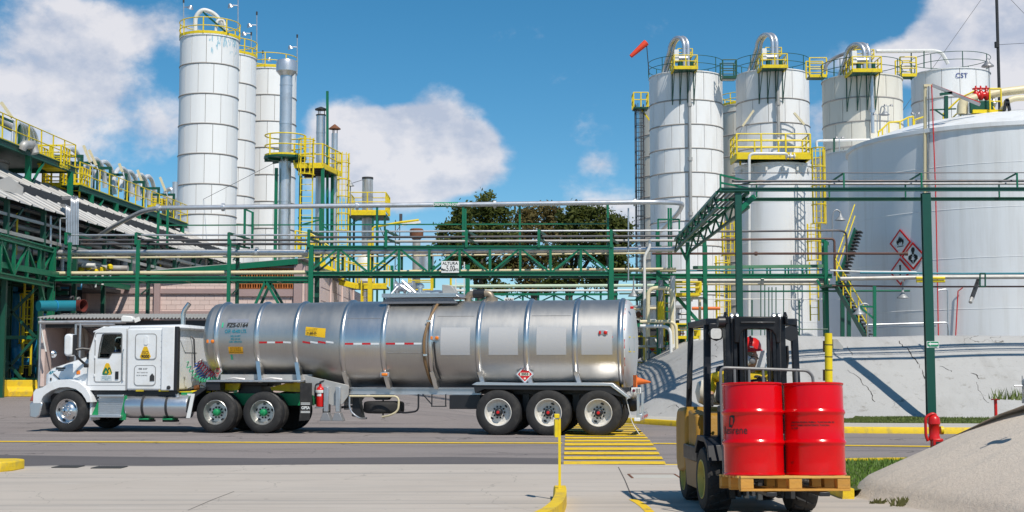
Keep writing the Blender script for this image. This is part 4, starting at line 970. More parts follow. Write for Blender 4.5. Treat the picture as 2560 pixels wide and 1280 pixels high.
# ================================================================== process plant along the left side, receding
KX=.06
def LX(a,d): return a+KX*d
def LP(a,d,z): return Vector((LX(a,d),d,z))
rng=random.Random(11)
def ribbed_roof(name,label,a0,z0,a1,z1,d0,d1,nsheet,m):
 t=wthing(name,label,'roof',LP(a1,d0,z1)); pit=(d1-d0)/nsheet; L=Vector((a1-a0,0,z1-z0)); n=Vector((-(z1-z0),0,(a1-a0))).normalized()*.0
 up=Vector((-(z1-z0),0,a1-a0)).normalized()
 prof=[(0,0),(.04,.05),(.12,.05),(.16,0),(.6,.008),(1,0)]
 base=WORLDBASE[t.name]
 mb=MB(); 
 vs=[];k=len(prof)
 for off in (0,.012):
  for s in (0,1):
   for x,h in prof: vs.append(Vector((KX*x*pit*1.03,x*pit*1.03,0))+L*s+up*(h-off))
 fs=[(i,i+1,k+i+1,k+i) for i in range(k-1)]+[(2*k+i+1,2*k+i,3*k+i,3*k+i+1) for i in range(k-1)]+[(k+i,k+i+1,3*k+i+1,3*k+i) for i in range(k-1)]+[(i+1,i,2*k+i,2*k+i+1) for i in range(k-1)]
 mb.add(vs,fs); me=mb.mesh('roof_sheet',m,False)
 for i in range(nsheet):
  o=obj('roof_sheet',me,t,LP(a0,d0+pit*i,z0+(.012 if i%2 else 0))-base)
 return t
roofm=mat('galvanised_roof',(.44,.43,.415),.55,.1,var=.12,scale=1.2,dirt=(.30,.25,.20),damt=.55,dscale=1.1,dstretch=(.6,2.5,.6),rand=.14)
ribbed_roof('shed_roof','upper long ribbed metal roof of the left plant, under the green gallery',-23.4,9.45,-21.5,8.50,45,79.5,34,roofm)
ribbed_roof('shed_roof','lower long ribbed metal roof of the left plant, behind the bent silver pipe',-20.95,8.02,-19.4,7.18,42,79.5,36,roofm)
t=wthing('plant_shed','long open sided steel shed under the two ribbed roofs at left','shed',LP(-21.5,60,.6))
darkwall=mat('shaded_cladding',(.055,.055,.058),.7,var=.3,scale=1)  # dark wall colour stands in for the shade inside the open shed
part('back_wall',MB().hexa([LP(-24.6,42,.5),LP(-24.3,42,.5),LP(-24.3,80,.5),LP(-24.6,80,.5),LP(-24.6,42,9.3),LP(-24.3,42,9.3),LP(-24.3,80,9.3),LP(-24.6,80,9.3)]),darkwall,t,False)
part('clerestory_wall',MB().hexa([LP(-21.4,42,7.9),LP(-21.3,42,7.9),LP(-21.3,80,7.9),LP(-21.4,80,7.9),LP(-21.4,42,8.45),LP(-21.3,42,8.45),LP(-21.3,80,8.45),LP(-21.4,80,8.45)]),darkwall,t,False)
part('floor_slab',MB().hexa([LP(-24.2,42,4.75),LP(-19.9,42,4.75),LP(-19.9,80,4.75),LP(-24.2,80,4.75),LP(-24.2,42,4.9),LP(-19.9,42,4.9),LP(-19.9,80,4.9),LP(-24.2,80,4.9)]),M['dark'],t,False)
d=43.0
while d<79:
 beam(t,'column',LP(-19.75,d,.6),LP(-19.75,d,7.25),.16,.16,M['dkgreen']); beam(t,'rafter',LP(-19.7,d,7.15),LP(-21.3,d,8.0),.08,.12,M['dkgreen']); beam(t,'column',LP(-21.6,d,4.9),LP(-21.6,d,8.5),.14,.14,M['dkgreen'])
 beam(t,'knee_brace',LP(-19.75,d+.1,6.2),LP(-19.75,d+1.3,7.1),.07,.07,M['dkgreen'])
 d+=3.1
for a,z,w,m in ((-19.6,5.0,.2,'green'),(-19.72,6.75,.1,'galvold'),(-19.72,6.15,.12,'galvold'),(-21.5,8.3,.12,'dkgreen')): beam(t,'longitudinal_beam',LP(a,42,z),LP(a,79.5,z),w*.7,w,M[m])
SP='pipes running inside the left shed'
for a,z,r,m,l in ((-20.2,6.55,.10,'pipegrey','grey pipe inside the left shed, highest under the lower eave'),(-20.5,5.85,.12,'pipewhite','pale pipe inside the left shed at mid height'),(-20.6,5.35,.13,'pipedark','dark pipe inside the left shed near its floor'),(-20.9,7.4,.07,'pipegrey','thin pipe tucked under the lower ribbed roof')):
 pipe(l,[LP(a,42,z),LP(a,79,z)],r,M[m],group=SP)
for i,(d,a,z,rr,h,m,l) in enumerate(((44.2,-20.8,4.9,.42,1.5,'teal','teal vessel inside the left shed at the picture edge'),(46.4,-20.7,4.9,.35,1.2,'galvold','grey metal drum vessel inside the left shed'),(49.5,-20.9,4.9,.5,1.4,'pipegrey','dark grey vessel inside the left shed behind the conduits'),(60,-20.6,4.9,.5,1.5,'galvold','grey vessel inside the left shed under the bent silver pipe'))):
 c=LP(a,d,z); t2=wthing('process_vessel',l,'vessel',c,'small vessels in the left shed'); part('body',MB().lathe([(rr*.2,0),(rr,.15),(rr,h),(rr*.6,h+.2),(.02,h+.28)],18,c),M[m],t2); part('nozzle',MB().cyl(c+Vector((0,0,h+.2)),c+Vector((0,0,h+.45)),.08,8),M[m],t2)
mb=MB(); g=[P(-40,478,47.2),P(-40,462,47.2),P(22,441,47.2),P(58,468,47.2),P(56,486,47.2),P(0,475,47.2)]
mb.add(list(g)+[p+Vector((0,.06,0)) for p in g],[(5,4,3,2,1,0),(6,7,8,9,10,11)]+[(i,(i+1)%6,6+(i+1)%6,6+i) for i in range(6)])
solo('gable_panel',mb,roofm,'pale grey metal gable panel closing the upper roof at the left edge','panel',base=g[0],smooth=False)
t=wthing('truss_bridge','heavy green truss running towards the viewer at the left edge','pipe bridge',(-16.75,45,4.6))
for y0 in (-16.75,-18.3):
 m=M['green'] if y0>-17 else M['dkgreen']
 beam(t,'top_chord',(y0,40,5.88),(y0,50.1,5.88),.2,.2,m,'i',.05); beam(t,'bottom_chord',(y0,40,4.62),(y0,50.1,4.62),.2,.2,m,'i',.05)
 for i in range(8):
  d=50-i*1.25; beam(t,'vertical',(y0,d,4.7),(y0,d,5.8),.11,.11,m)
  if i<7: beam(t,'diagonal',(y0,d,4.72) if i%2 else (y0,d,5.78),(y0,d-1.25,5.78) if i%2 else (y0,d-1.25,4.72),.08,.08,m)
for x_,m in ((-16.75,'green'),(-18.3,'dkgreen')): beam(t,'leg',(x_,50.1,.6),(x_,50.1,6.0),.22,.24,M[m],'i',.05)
for d in (44.5,):
 for x_ in (-17.9,): beam(t,'leg',(x_,d,.0),(x_,d,4.6),.2,.2,M['dkgreen'],'i',.05)
beam(t,'knee_brace',(-16.75,49.6,3.6),(-16.75,48.9,4.55),.12,.12)
t=wthing('braced_frame','dark green cross braced steel frame standing over the blue vessels at the left edge','frame',(-17.6,48,.64))
pts=[(-18.6,49.6),(-17.05,49.6)]
for a,b in (((-18.7,49.2,.7),(-16.95,49.2,2.7)),((-18.7,49.2,2.7),(-16.95,49.2,.7)),((-18.7,49.2,2.7),(-16.95,49.2,4.5)),((-18.7,49.2,4.5),(-16.95,49.2,2.7))): beam(t,'brace',a,b,.10,.09,M['dkgreen'])
for a,b in (((-18.8,49.25,1.2),(-16.9,49.25,1.2)),((-18.8,49.25,2.7),(-16.9,49.25,2.7)),((-18.8,49.25,.98),(-16.9,49.25,.98))): beam(t,'strut',a,b,.12,.13,M['green'])
for x_ in (-18.75,): beam(t,'post',(x_,49.3,.6),(x_,49.3,4.6),.2,.2,M['dkgreen'],'i',.05)
VG='blue vessels at the left edge'
for (u0,u1,v0,v1,d,l) in ((18,52,745,900,51,'blue cylindrical vessel at the left edge, left of the yellow ladder'),(76,112,765,905,51.5,'dark blue vessel behind the steel braces, right of the yellow ladder'),(2,44,655,740,53,'bright blue vessel section high at the left edge under the truss')):
 a=P((u0+u1)/2,v1,d); rr=(u1-u0)/2/FPX*d; h=ZV(v0,d)-a.z
 t2=wthing('blue_vessel',l,'vessel',a,VG); part('body',MB().lathe([(rr*.3,-.5),(rr*.9,-.25),(rr,0),(rr,h),(rr*.85,h+.15),(.05,h+.25)],24,a),M['blue'],t2)
 for k in (.05,.95): part('flange',MB().cyl(a+Vector((0,0,h*k-.04)),a+Vector((0,0,h*k+.04)),rr*1.1,24),M['blue'],t2)
 for k in (-.6,.6): part('leg',MB().bar(a+Vector((rr*k,0,-.3)),(a.x+rr*k,a.y,.6),.08),M['dkgreen'],t2)
a=P(28,880,50);b=P(105,940,50)
pipe('blue elbow pipe low behind the braces at the left edge',[P(40,870,50.3),P(44,905,50.3),P(110,900,50.3)],.18,M['blue'],group=None,r_b=.4)
b=P(66,935,50); ladder('ladder','yellow ladder between the two blue vessels at the left edge',b,ZV(690,50),(0,-1,0),.30,None,M['yellow'],rung=.3)
b=P(84,700,53); ladder('ladder','upper yellow caged ladder behind the left truss verticals',b,ZV(655,53),(0,-1,0),.6,.0,M['yellow'],rung=.3)
a=P(96,765,47.5);b=P(192,764,48.6);c=P(214,764,48.8)
t=wthing('air_duct','blue duct with a rust red open mouth jutting out beside the pink wall','duct',a)
part('tube',MB().tube([a,b],.185,20),M['teal'],t); part('band',MB().tube([a.lerp(b,.42),a.lerp(b,.45)],.2,20),M['blue'],t)
dr=(b-a).normalized(); e=b+dr*.02+Vector((.28,-.12,-.0))
mb=MB().lathe([(.19,-.02),(.20,.16),(.225,.30),(.205,.30),(.17,.1),(.17,.0),(.0,.0)],24,b,(.9,-.38,-.02),cap=False); part('mouth',mb,mat('rust_red_paint',(.13,.022,.016),.6,var=.3,scale=4),t)
pipe('blue pipe low behind the left rack posts',[P(80,708,53),P(205,716,53.5)],.14,M['blue'],group=None)
t=wthing('valve_station','yellow piped valve station seen between the cream pipes left of the pink building','valve station',P(235,690,54))
for i in range(6):
 q=P(185+i*18,680-(i%3)*6,54); part('valve_body',MB().lathe([(.05,-.12),(.12,-.06),(.12,.06),(.05,.12)],10,q),M['yellow'],t); part('stub',MB().cyl(q-Vector((0,0,.6)),q,.05,8),M['pipewhite'],t)
part('header',MB().tube([P(150,668,54.3),P(320,672,54.3)],.13,10),M['galvold'],t); part('bonnet',MB().cyl(P(205,663,53.8),P(238,664,53.8),.09,10),M['pipewhite'],t)
t=wthing('conduit_bundle','bundle of thin galvanised conduits bending down in front of the ribbed roofs','conduit',P(178,610,50.2))
for i in range(8):
 u=166+i*4.1; top=490+ (3-abs(i-5))*2+(i<3)*26
 pts=[P(u,612,50.2),P(u,top,50.2),P(u-14-3*i,top+ (1 if i%2 else -1),51.2+.2*i)]
 part('conduit',MB().tube(bend(pts,.25),.033,6),M['galv'],t)
part('conduit',MB().tube(bend([P(150,612,50.0),P(150,546,50.0),P(168,546,50.0)],.05),.03,6),M['galv'],t)
pipe('single thin galvanised post pipe at the left truss end',[P(126,618,49.8),P(126,540,49.8)],.05,M['galv'],group=None,name='vent_pipe')
def gallery(label,d0,d1,z,a0,a1,legs,toe):
 t=wthing('gallery',label,'platform',LP(a1,d0,z),'green galleries above the left roofs')
 beam(t,'edge_beam',LP(a1,d0,z),LP(a1,d1,z),.14,.26,M['dkgreen'],'i',.04); beam(t,'edge_beam',LP(a0,d0,z),LP(a0,d1,z),.14,.26,M['dkgreen'],'i',.04); beam(t,'end_beam',LP(a0,d1,z),LP(a1,d1,z),.12,.2,M['dkgreen'])
 part('deck',MB().hexa([LP(a0,d0,z+.06),LP(a1-.09,d0,z+.06),LP(a1-.09,d1-.08,z+.06),LP(a0,d1-.08,z+.06),LP(a0,d0,z+.12),LP(a1-.09,d0,z+.12),LP(a1-.09,d1-.08,z+.12),LP(a0,d1-.08,z+.12)]),M['dkgreen'],t,False)
 for d in legs: beam(t,'leg',LP(a1,d,8.3),LP(a1,d,z-.13),.2,.2,M['green'],'i',.04); beam(t,'leg',LP(a0,d,8.3),LP(a0,d,z-.13),.16,.16,M['dkgreen'])
 for d in legs[:-1]: beam(t,'brace',LP(a1,d+.1,z-1.4),LP(a1,d+1.5,z-.15),.08,.08); 
 railing(t,[LP(a1,d0,z+.14),LP(a1,d1,z+.14),LP(a0,d1,z+.14)],1.0,1.2,.022,(.5,),.05)
 return t
GA=gallery('near green gallery with yellow rails high at the left edge, above the upper roof',47,59.3,10.15,-25.6,-22.5,[50,54.4,58.8],.1)
GB=gallery('far green gallery with yellow rails running towards the flaking silo',59.6,75.5,9.45,-24.6,-22.4,[61,64.2,67.4,70.6,74.6],.1)
c=LP(-24.6,54.6,8.2); t=wthing('process_tank','grey brown steel tank under the near green gallery at the left edge','tank',c)
part('shell',MB().lathe([(1.15,0),(1.15,1.55),(1.22,1.58),(1.22,1.66),(.05,1.8)],36,c),mat('stained_steel',(.36,.31,.28),.5,.3,var=.25,scale=1.5,dirt=(.18,.12,.08),damt=.6,dscale=1.5),t); part('hoop',MB().torus(c+Vector((0,0,1.0)),1.16,.03,36,5),M['galvold'],t)
HG='silver pipe arches on the left galleries'
def arch(u0,v0,u1,v1,vt,d,r,label,m='silver'):
 a=P(u0,v0,d);b=P(u1,v1,d+2.2); top=P((u0*.62+u1*.38),vt-9,d+.6); pts=[a]
 c1=Vector((a.x,a.y,top.z)); 
 for k in range(1,13):
  f=k/12; pts.append(a*(1-f)**3+(a+Vector((0,0,(top.z-a.z)*1.36)))*3*f*(1-f)**2+(b+Vector((0,0,(top.z-b.z)*1.36)))*3*f*f*(1-f)+b*f**3)
 solo('pipe_arch',MB().tube(pts,r*1.15,9),M['arch'],label,'pipe',HG,base=a)
for i in range(5): arch(32+i*4,374-i*1,56+i*9.5,372+i*3,312+i*2.6,54.5+i*.9,.085,'silver arch pipe on the near gallery, %s of five'%('nearest','second','third','fourth','last')[i],'silver' if i==0 else 'galvold')
solo('elbow_pipe',MB().tube(bend([P(54,374,53.5),P(60,362,53.5),P(82,362,54.2),P(88,384,54.2)],.5,7),.17,12),M['galvold'],'fat beige return elbow on the near gallery below the silver arches','pipe',base=P(54,374,53.5))
for i,(u0,v0,u1,v1,vt) in enumerate(((155,418,203,432,378),(214,444,262,470,404),(240,450,286,486,412),(283,466,328,492,428),(300,478,346,502,436),(330,490,372,512,444),(352,498,388,520,448))):
 arch(u0,v0,u1,v1,vt,61+i*1.9,.10,'silver arch pipe on the far gallery, %s from the left'%('first','second','third','fourth','fifth','sixth','seventh')[i],'silver' if i%2==0 else 'galvold')
pipe('brown grey header pipe above the near gallery running off the left edge',[P(-30,285,55),P(24,318,56.5),P(50,330,57)],.16,M['galvold'],group=None)
pipe('grey header pipe along the far gallery over the green frames',[LP(-24.0,60,11.0),LP(-24.0,76,10.9)],.13,M['galvold'],group=None)
for i,d in enumerate((60.6,62.6,64.2,66.4,69,71.4,74)):
 t=wthing('goal_frame','green pipe frame on the far gallery, %s counted from the left'%('first','second','third','fourth','fifth','sixth','seventh')[i],'frame',LP(-22.9,d,9.5),'green pipe frames on the far gallery')
 for a in (-24.3,-22.7): beam(t,'post',LP(a,d,9.55),LP(a,d,10.95),.12,.12,M['dkgreen'])
 beam(t,'head',LP(-24.36,d,11.0),LP(-22.64,d,11.0),.12,.12,M['dkgreen'])
t=wthing('goal_frame','thin green pipe frame on the near gallery below the arches','frame',LP(-23.2,54,10.3),'green pipe frames on the far gallery')
for d in (52.6,55.6): beam(t,'post',LP(-23.4,d,10.2),LP(-23.4,d,11.5),.08,.08,M['dkgreen'])
beam(t,'head',LP(-23.4,52.6,11.5),LP(-23.4,55.6,11.5),.08,.08,M['dkgreen'])
TL='leaning white tube lights above the left galleries'
for (ua,va,ub,vb,d,l) in ((3,256,30,294,53,'leaning tube light at the left edge above the near gallery'),(209,364,226,406,62,'leaning tube light on the far gallery, left of a close pair'),(223,375,241,414,62.5,'leaning tube light on the far gallery, right of a close pair'),(298,409,306,430,66,'short leaning tube light over the middle of the far gallery'),(344,425,356,458,69,'leaning tube light right of the middle of the far gallery'),(400,443,414,478,73,'leaning tube light nearest the flaking silo')):
 a,b=P(ua,va,d),P(ub,vb,d); t=wthing('tube_light',l,'lamp',b,TL); part('lamp_tube',MB().bar(a,b,.11,.11),M['pipecream'],t); q=P(ub+6,vb+14,d); part('stand',MB().tube(bend([b,q,q-Vector((0,0,1.0))],.2),.03,6),M['galv'],t)
def yellow_cage(u0,u1,v0,v1,d,label,grp='yellow railed cages on the left plant'):
 a=P(u0,v1,d);b=P(u1,v1,d); h=ZV(v0,d)-a.z; t=wthing('railed_cage',label,'platform',a,grp)
 part('deck',MB().bx(a.x,d,a.z-.12,b.x,d+1.1,a.z),M['yellow'],t,False); railing(t,[(a.x,d+1.1,a.z),(a.x,d,a.z),(b.x,d,a.z),(b.x,d+1.1,a.z)],h,.42,.03,(.33,.66),.1)
yellow_cage(96,152,364,412,57.5,'yellow railed cage between the near gallery arches and the far gallery')
yellow_cage(168,205,418,462,60.5,'yellow railed cage hanging under the first silver arch of the far gallery')
yellow_cage(106,150,432,462,59.5,'small yellow railing under the near gallery, beside the grey brown tank')
yellow_cage(370,405,497,516,74,'yellow railed cage at the end of the far gallery by the flaking silo')
b=P(188,494,60); ladder('ladder','yellow step ladder below the hanging cage on the left plant',b,ZV(462,60),(0,-1,0),.36,None,M['yellow'])
t=wthing('dust_filter','grey filter vessel with piping squeezed between the far gallery and the flaking silo','vessel',P(422,560,75))
c=P(424,520,75); part('body',MB().lathe([(.1,-1.0),(.42,-.4),(.42,.5),(.2,.72),(.05,.78)],16,c),M['galvold'],t)
part('pipe',MB().tube(bend([P(412,505,75),P(412,478,75),P(430,470,75),P(432,500,75)],.4),.12,8),M['silver'],t); part('pipe',MB().tube([P(437,570,75),P(438,455,75)],.16,8),M['silver'],t)
part('stand',MB().bar(P(424,535,75),P(424,600,75),.3,.3),M['dkgreen'],t,False); railing(t,[P(392,538,74.3),P(420,544,74.3),P(432,560,74.3)],.9,.6,.03)
for (u0,u1,dd,l) in ((18,106,47.2,'yellow concrete barrier block beside the truck bonnet'),(-80,13,46.6,'yellow concrete barrier block cut by the left picture edge')):
 a=P(u0,990,dd);b=P(u1,990,dd); z=road_z(a.x,dd); h=ZV(950,dd)-z
 mb=MB().prism([(-.3,0),(.3,0),(.3,.18),(.14,.34),(.11,h),(-.11,h),(-.14,.34),(-.3,.18)],(a.x,dd,z),(0,1,0),(0,0,1),(1,0,0),b.x-a.x)
 solo('barrier_block',mb,M['kerbyellow'],l,'barrier','yellow concrete barriers',base=(a.x,dd,z),smooth=False,bev=.02)
t=wthing('pipe_manifold','dark tangle of pipes, braces and platforms below the left truss','pipework',P(60,940,52))
rg=random.Random(21); mm=('dkgreen','pipedark','blue','dkgreen','pipegrey','dark','pipedark')
for i in range(9): v=rg.uniform(690,945); part('pipe',MB().tube([P(-60,v+rg.uniform(-6,6),51.8+i*.22),P(rg.uniform(120,200),v,51.8+i*.22)],rg.uniform(.04,.13),8),M[mm[i%7]],t)
for i in range(11): u=rg.uniform(-5,190); part('pipe',MB().tube([P(u,960,52.2+i*.2),P(u+rg.uniform(-3,3),rg.uniform(640,720),52.2+i*.2)],rg.uniform(.035,.11),8),M[mm[(i+2)%7]],t)
for (a,b) in (((0,700),(125,830)),((125,700),(0,830)),((0,830),(125,945)),((125,830),(0,945))): part('brace',MB().bar(P(*a,51.3),P(*b,51.3),.10,.08),M['dkgreen'],t,False)
for v in (712,735,832): part('platform_beam',MB().bar(P(-20,v,51.2),P(130,v,51.2),.12,.14),M['dkgreen'],t,False)
part('shade_backing',MB().hexa([P(-80,1000,55.5),P(205,1000,55.5),P(205,1000,55.7),P(-80,1000,55.7),P(-80,640,55.5),P(205,640,55.5),P(205,640,55.7),P(-80,640,55.7)]),darkwall,t,False)  # added dark sheet, its colour gives the tangle a shaded backdrop
lad_=P(62,940,51.0); ladder('ladder','yellow caged ladder behind the dark braces at the left edge',lad_,ZV(735,51.0),(0,-1,0),.34,1.2,M['yellow'],cr=.22)
t=wthing('pipe_manifold','bundles of small pipes and cable trays under the long ribbed roofs','pipework',LP(-20,50,5))
for i in range(12): a=-19.9-rg.uniform(0,1.6); z=rg.uniform(5.1,7.2); d=rg.uniform(42,60); part('pipe',MB().tube([LP(a,d,z),LP(a,min(79,d+rg.uniform(8,22)),z)],rg.uniform(.03,.10),8),M[('pipewhite','pipegrey','galvold','pipedark','pipecream','teal')[i%6]],t)
for i in range(16): d=43.5+i*2.1; a=-19.95-rg.uniform(0,.8); z=rg.uniform(5.0,5.6); part('riser',MB().tube([LP(a,d,z),LP(a,d,z+rg.uniform(.8,1.8))],rg.uniform(.03,.09),8),M[('pipewhite','galvold','yellow','pipedark')[i%4]],t)
# ================================================================== pink block building and the hose shed
pink=mat('pink_painted_block',(.74,.58,.53),.8,var=.06,scale=3,dirt=(.55,.43,.39),damt=.4,dscale=1.2,dstretch=(1,1,2.5),rand=.07,bump=.2,bscale=30)
pinkdk=mat('mauve_painted_concrete',(.40,.29,.28),.8,var=.1,scale=2,bump=.2,bscale=30)
mort=mat('pink_mortar',(.60,.47,.43),.9)
DW=58.0; xw=lambda u:PX(u,DW,4.5)
zw=lambda v:ZV(v,DW)
XL,XR=xw(203),xw(752)
t=wthing('block_building','pink block building with green roof edge behind the pipe rack','building',(XL,DW,.64))
def roofline(x): return zw(690)+(zw(658)-zw(690))*(x-xw(330))/(xw(740)-xw(330))
mb=MB(); mb.add([(XL,DW+.03,.6),(XR,DW+.03,.6),(XR,DW+.03,roofline(XR)),(XL,DW+.03,roofline(XL)),(XL,DW+.3,.6),(XR,DW+.3,.6),(XR,DW+.3,roofline(XR)),(XL,DW+.3,roofline(XL))],[(0,1,2,3),(5,4,7,6),(4,0,3,7),(1,5,6,2),(3,2,6,7),(4,5,1,0)])
part('wall',mb,mort,t,False)
bw,bh=.40,.20
bme=MB().bx(.005,0,.005,bw-.005,.045,bh-.005).mesh('block',pink,False); base=Vector((XL,DW,.64))
lat=(xw(592),xw(752),zw(722),zw(674)); k=0
z=zw(786)-.6; row=0
while z<roofline(XR)-bh:
 x=XL+(bw/2 if row%2 else 0)
 while x<XR-bw:
  inlat=x+bw>lat[0] and z+bh>lat[2]-.05 and z<lat[3]
  if z+bh<roofline(x)-.1 and not inlat and z>zw(795)-.25 and k<300: obj('block',bme,t,Vector((x,DW-.03,z))-base); k+=1
  x+=bw
 z+=bh; row+=1
for u0,u1 in ((203,220),(388,402),(736,756)):
 part('pilaster',MB().bx(xw(u0),DW-.22,.6,xw(u1),DW-.031,roofline(xw(u0))-.05),pinkdk if u0<700 else pinkdk,t,False)
for v0,v1 in ((722,734),(778,792)): 
 for ua,ub in ((220,388),(402,592 if v0==722 else 736)): part('tie_beam',MB().bx(xw(ua),DW-.12,zw(v1),xw(ub),DW-.032,zw(v0)),pinkdk,t,False)
part('tie_beam',MB().bx(xw(592),DW-.12,zw(741),xw(736),DW-.032,zw(723)),pinkdk,t,False)
orb=mat('orange_clay_lattice',(.46,.14,.03),.8,var=.2,scale=8,rand=.2)
lb=MB(); s=.215;q=.03
lb.bx(0,0,0,s,.1,q); lb.bx(0,0,s-q,s,.1,s); lb.bx(0,0,q,q,.1,s-q); lb.bx(s-q,0,q,s,.1,s-q); lb.bx(s*.5-.016,0.004,q,s*.5+.016,.096,s-q)
lme=lb.mesh('lattice_brick',orb,False)
x=lat[0]
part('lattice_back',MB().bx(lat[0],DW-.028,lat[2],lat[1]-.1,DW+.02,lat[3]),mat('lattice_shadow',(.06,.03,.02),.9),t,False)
while x<lat[1]-.25:
 z=lat[2]
 while z<lat[3]-.05: obj('lattice_brick',lme,t,Vector((x,DW-.13,z))-base); z+=s
 x+=s
part('lintel',MB().bx(lat[0],DW-.1,lat[3],lat[1]-.1,DW-.034,lat[3]+.14),pinkdk,t,False)
XS=xw(757); ZE=zw(655)
part('side_wall',MB().bx(XS-.25,DW+.31,.6,XS,81,ZE-.1),pink,t,False)
for k in range(1,8): part('panel_joint',MB().bx(XS,DW+.5,ZE-.1-k*.62,XS+.012,81,ZE-.08-k*.62),pinkdk,t,False)
for d in (58.6,62.5,66.5,71,76): part('pilaster',MB().bx(XS+.013,d,.6,XS+.09,d+.3,ZE-.12),pink if d>59 else pinkdk,t,False)
a=Vector((xw(330),DW-.25,zw(690)));b=Vector((xw(742),DW-.25,zw(655)))
beam(t,'roof_edge',a,b,.10,.24); beam(t,'roof_edge',(xw(200),DW-.25,zw(700)),a,.10,.2); beam(t,'roof_edge',b,(XS+.2,68,ZE+.1),.10,.24)
part('roof_sheet',MB().hexa([(xw(200),DW-.2,zw(700)+.13),(XS+.1,DW-.2,ZE+.13),(XS+.1,80,ZE+.13),(xw(200),80,zw(700)+.13),(xw(200),DW-.2,zw(700)+.17),(XS+.1,DW-.2,ZE+.17),(XS+.1,80,ZE+.17),(xw(200),80,zw(700)+.17)]),roofm,t,False)
DS=47.0; xs_=lambda u:(u-1280)/FPX*DS
zs_=lambda v:ZV(v,DS)
t=wthing('hose_shed','low open shed with corrugated edge behind the truck cab, hoses hanging inside','shed',(xs_(115),DS,.64))
xa,xb,xc=xs_(112),xs_(338),xs_(535); zr_=zs_(797)
mb=MB(); n=150; lo=[]; 
for i in range(n+1):
 x=xa-.05+(xc+.3-xa)*i/n; lo.append((x,zr_+.035*math.sin(i*PI/1.5)))
for off in (0,.02): mb.add([(x,DS-.55,z+off) for x,z in lo]+[(x,DS+2.2,z+off+.22) for x,z in lo],[(i,i+1,n+2+i,n+1+i) for i in range(n)])
k=2*(n+1); mb.f+=[(i+1,i,k+i,k+i+1) for i in range(n)]
part('corrugated_roof',mb,roofm,t,False)
part('end_wall',MB().bx(xa,DS-.3,.6,xa+.14,DS+2.1,zr_-.05),pink,t,False)
part('back_wall',MB().bx(xa+.14,DS+1.96,.6,xb,DS+2.1,zr_+.1),mort,t,False)
bw,bh=.40,.20; bme=MB().bx(.006,0,.006,bw-.006,.05,bh-.006).mesh('block',pink,False); row=0; z=.9
while z<zr_-.1:
 x=xa+.15+(bw/2 if row%2 else 0)
 while x+bw<xs_(215): obj('block',bme,t,Vector((x,DS+1.93,z))-Vector((xs_(115),DS,.64))); x+=bw
 z+=bh; row+=1
dkblue=mat('dark_blue_corrugated',(.045,.055,.085),.6,.2,var=.2,scale=3)
part('partition_wall',MB().bx(xb-.1,DS-.25,.6,xb,DS+1.9,zr_-.06),pink,t,False)
rib=MB().bx(0,-.03,0,.055,0,2.3).mesh('cladding_rib',dkblue,False)
part('cladding',MB().bx(xb,DS+.02,.6,xc+.3,DS+.06,zr_-.06),dkblue,t,False)
x=xb+.05
while x<xc+.2: obj('cladding_rib',rib,t,Vector((x,DS+.018,.75))-Vector((xs_(115),DS,.64))); x+=.16
part('roof_beam',MB().bx(xa+.15,DS-.35,zr_-.32,xc,DS-.2,zr_-.06),M['dark'],t,False)
t=wthing('pipe_gate_frame','galvanised pipe frame standing in front of the hose shed','frame',(xs_(122),DS-.8,.64))
for u,v0,v1 in ((122,1000,800),(209,1000,812),(220,1000,806)): part('post',MB().tube([(xs_(u),DS-.8,.62),(xs_(u),DS-.8,zs_(v1))],.045,8),M['galv'],t)
part('top_rail',MB().tube([(xs_(118),DS-.8,zs_(808)),(xs_(332),DS-.8,zs_(807))],.06,8),M['galv'],t); part('mid_rail',MB().tube([(xs_(209),DS-.8,zs_(813)),(xs_(305),DS-.8,zs_(813))],.04,8),M['galv'],t)
part('diagonal',MB().tube([(xs_(122),DS-.75,zs_(820)),(xs_(136),DS-.75,zs_(880))],.03,6),M['pipewhite'],t)
t=wthing('wall_lamp','white rounded lamp head on the shed frame above the truck cab','lamp',P(320,806,DS-.9))
q=P(320,798,DS-.95); part('housing',MB().prism([(-.2,-.1),(.18,-.1),(.22,.0),(.16,.1),(-.14,.12),(-.2,.05)],q-Vector((0,.15,0)),(1,0,0),(0,0,1),(0,1,0),.3),M['signwhite'],t,bev=.03); part('bracket',MB().bar(q+Vector((.2,0,-.05)),q+Vector((.36,.1,.02)),.1,.14),M['pipewhite'],t)
t=wthing('mesh_screen','dark chain link screen between the shed frame and the cab','fence',P(260,860,DS-.6))
part('frame',MB().bar((xs_(222),DS-.6,zs_(816)),(xs_(318),DS-.6,zs_(816)),.04),M['galv'],t)
w=MB(); x0,x1,z0,z1=xs_(222),xs_(330),zs_(900),zs_(816); nn=34
for i in range(-12,nn):
 for s in (1,-1):
  xa_=x0+(x1-x0)*i/nn; pts=[(xa_,z0),(xa_+(z1-z0),z1)] if s==1 else [(xa_,z1),(xa_+(z1-z0),z0)]
  if pts[0][0]<x0 or pts[1][0]>x1: continue
  w.bar((pts[0][0],DS-.6+s*.01,pts[0][1]),(pts[1][0],DS-.6+s*.01,pts[1][1]),.012)
o=part('wire_mesh',w,M['dark'],t,False); o['kind']='stuff'
HO='hoses hanging in the shed'
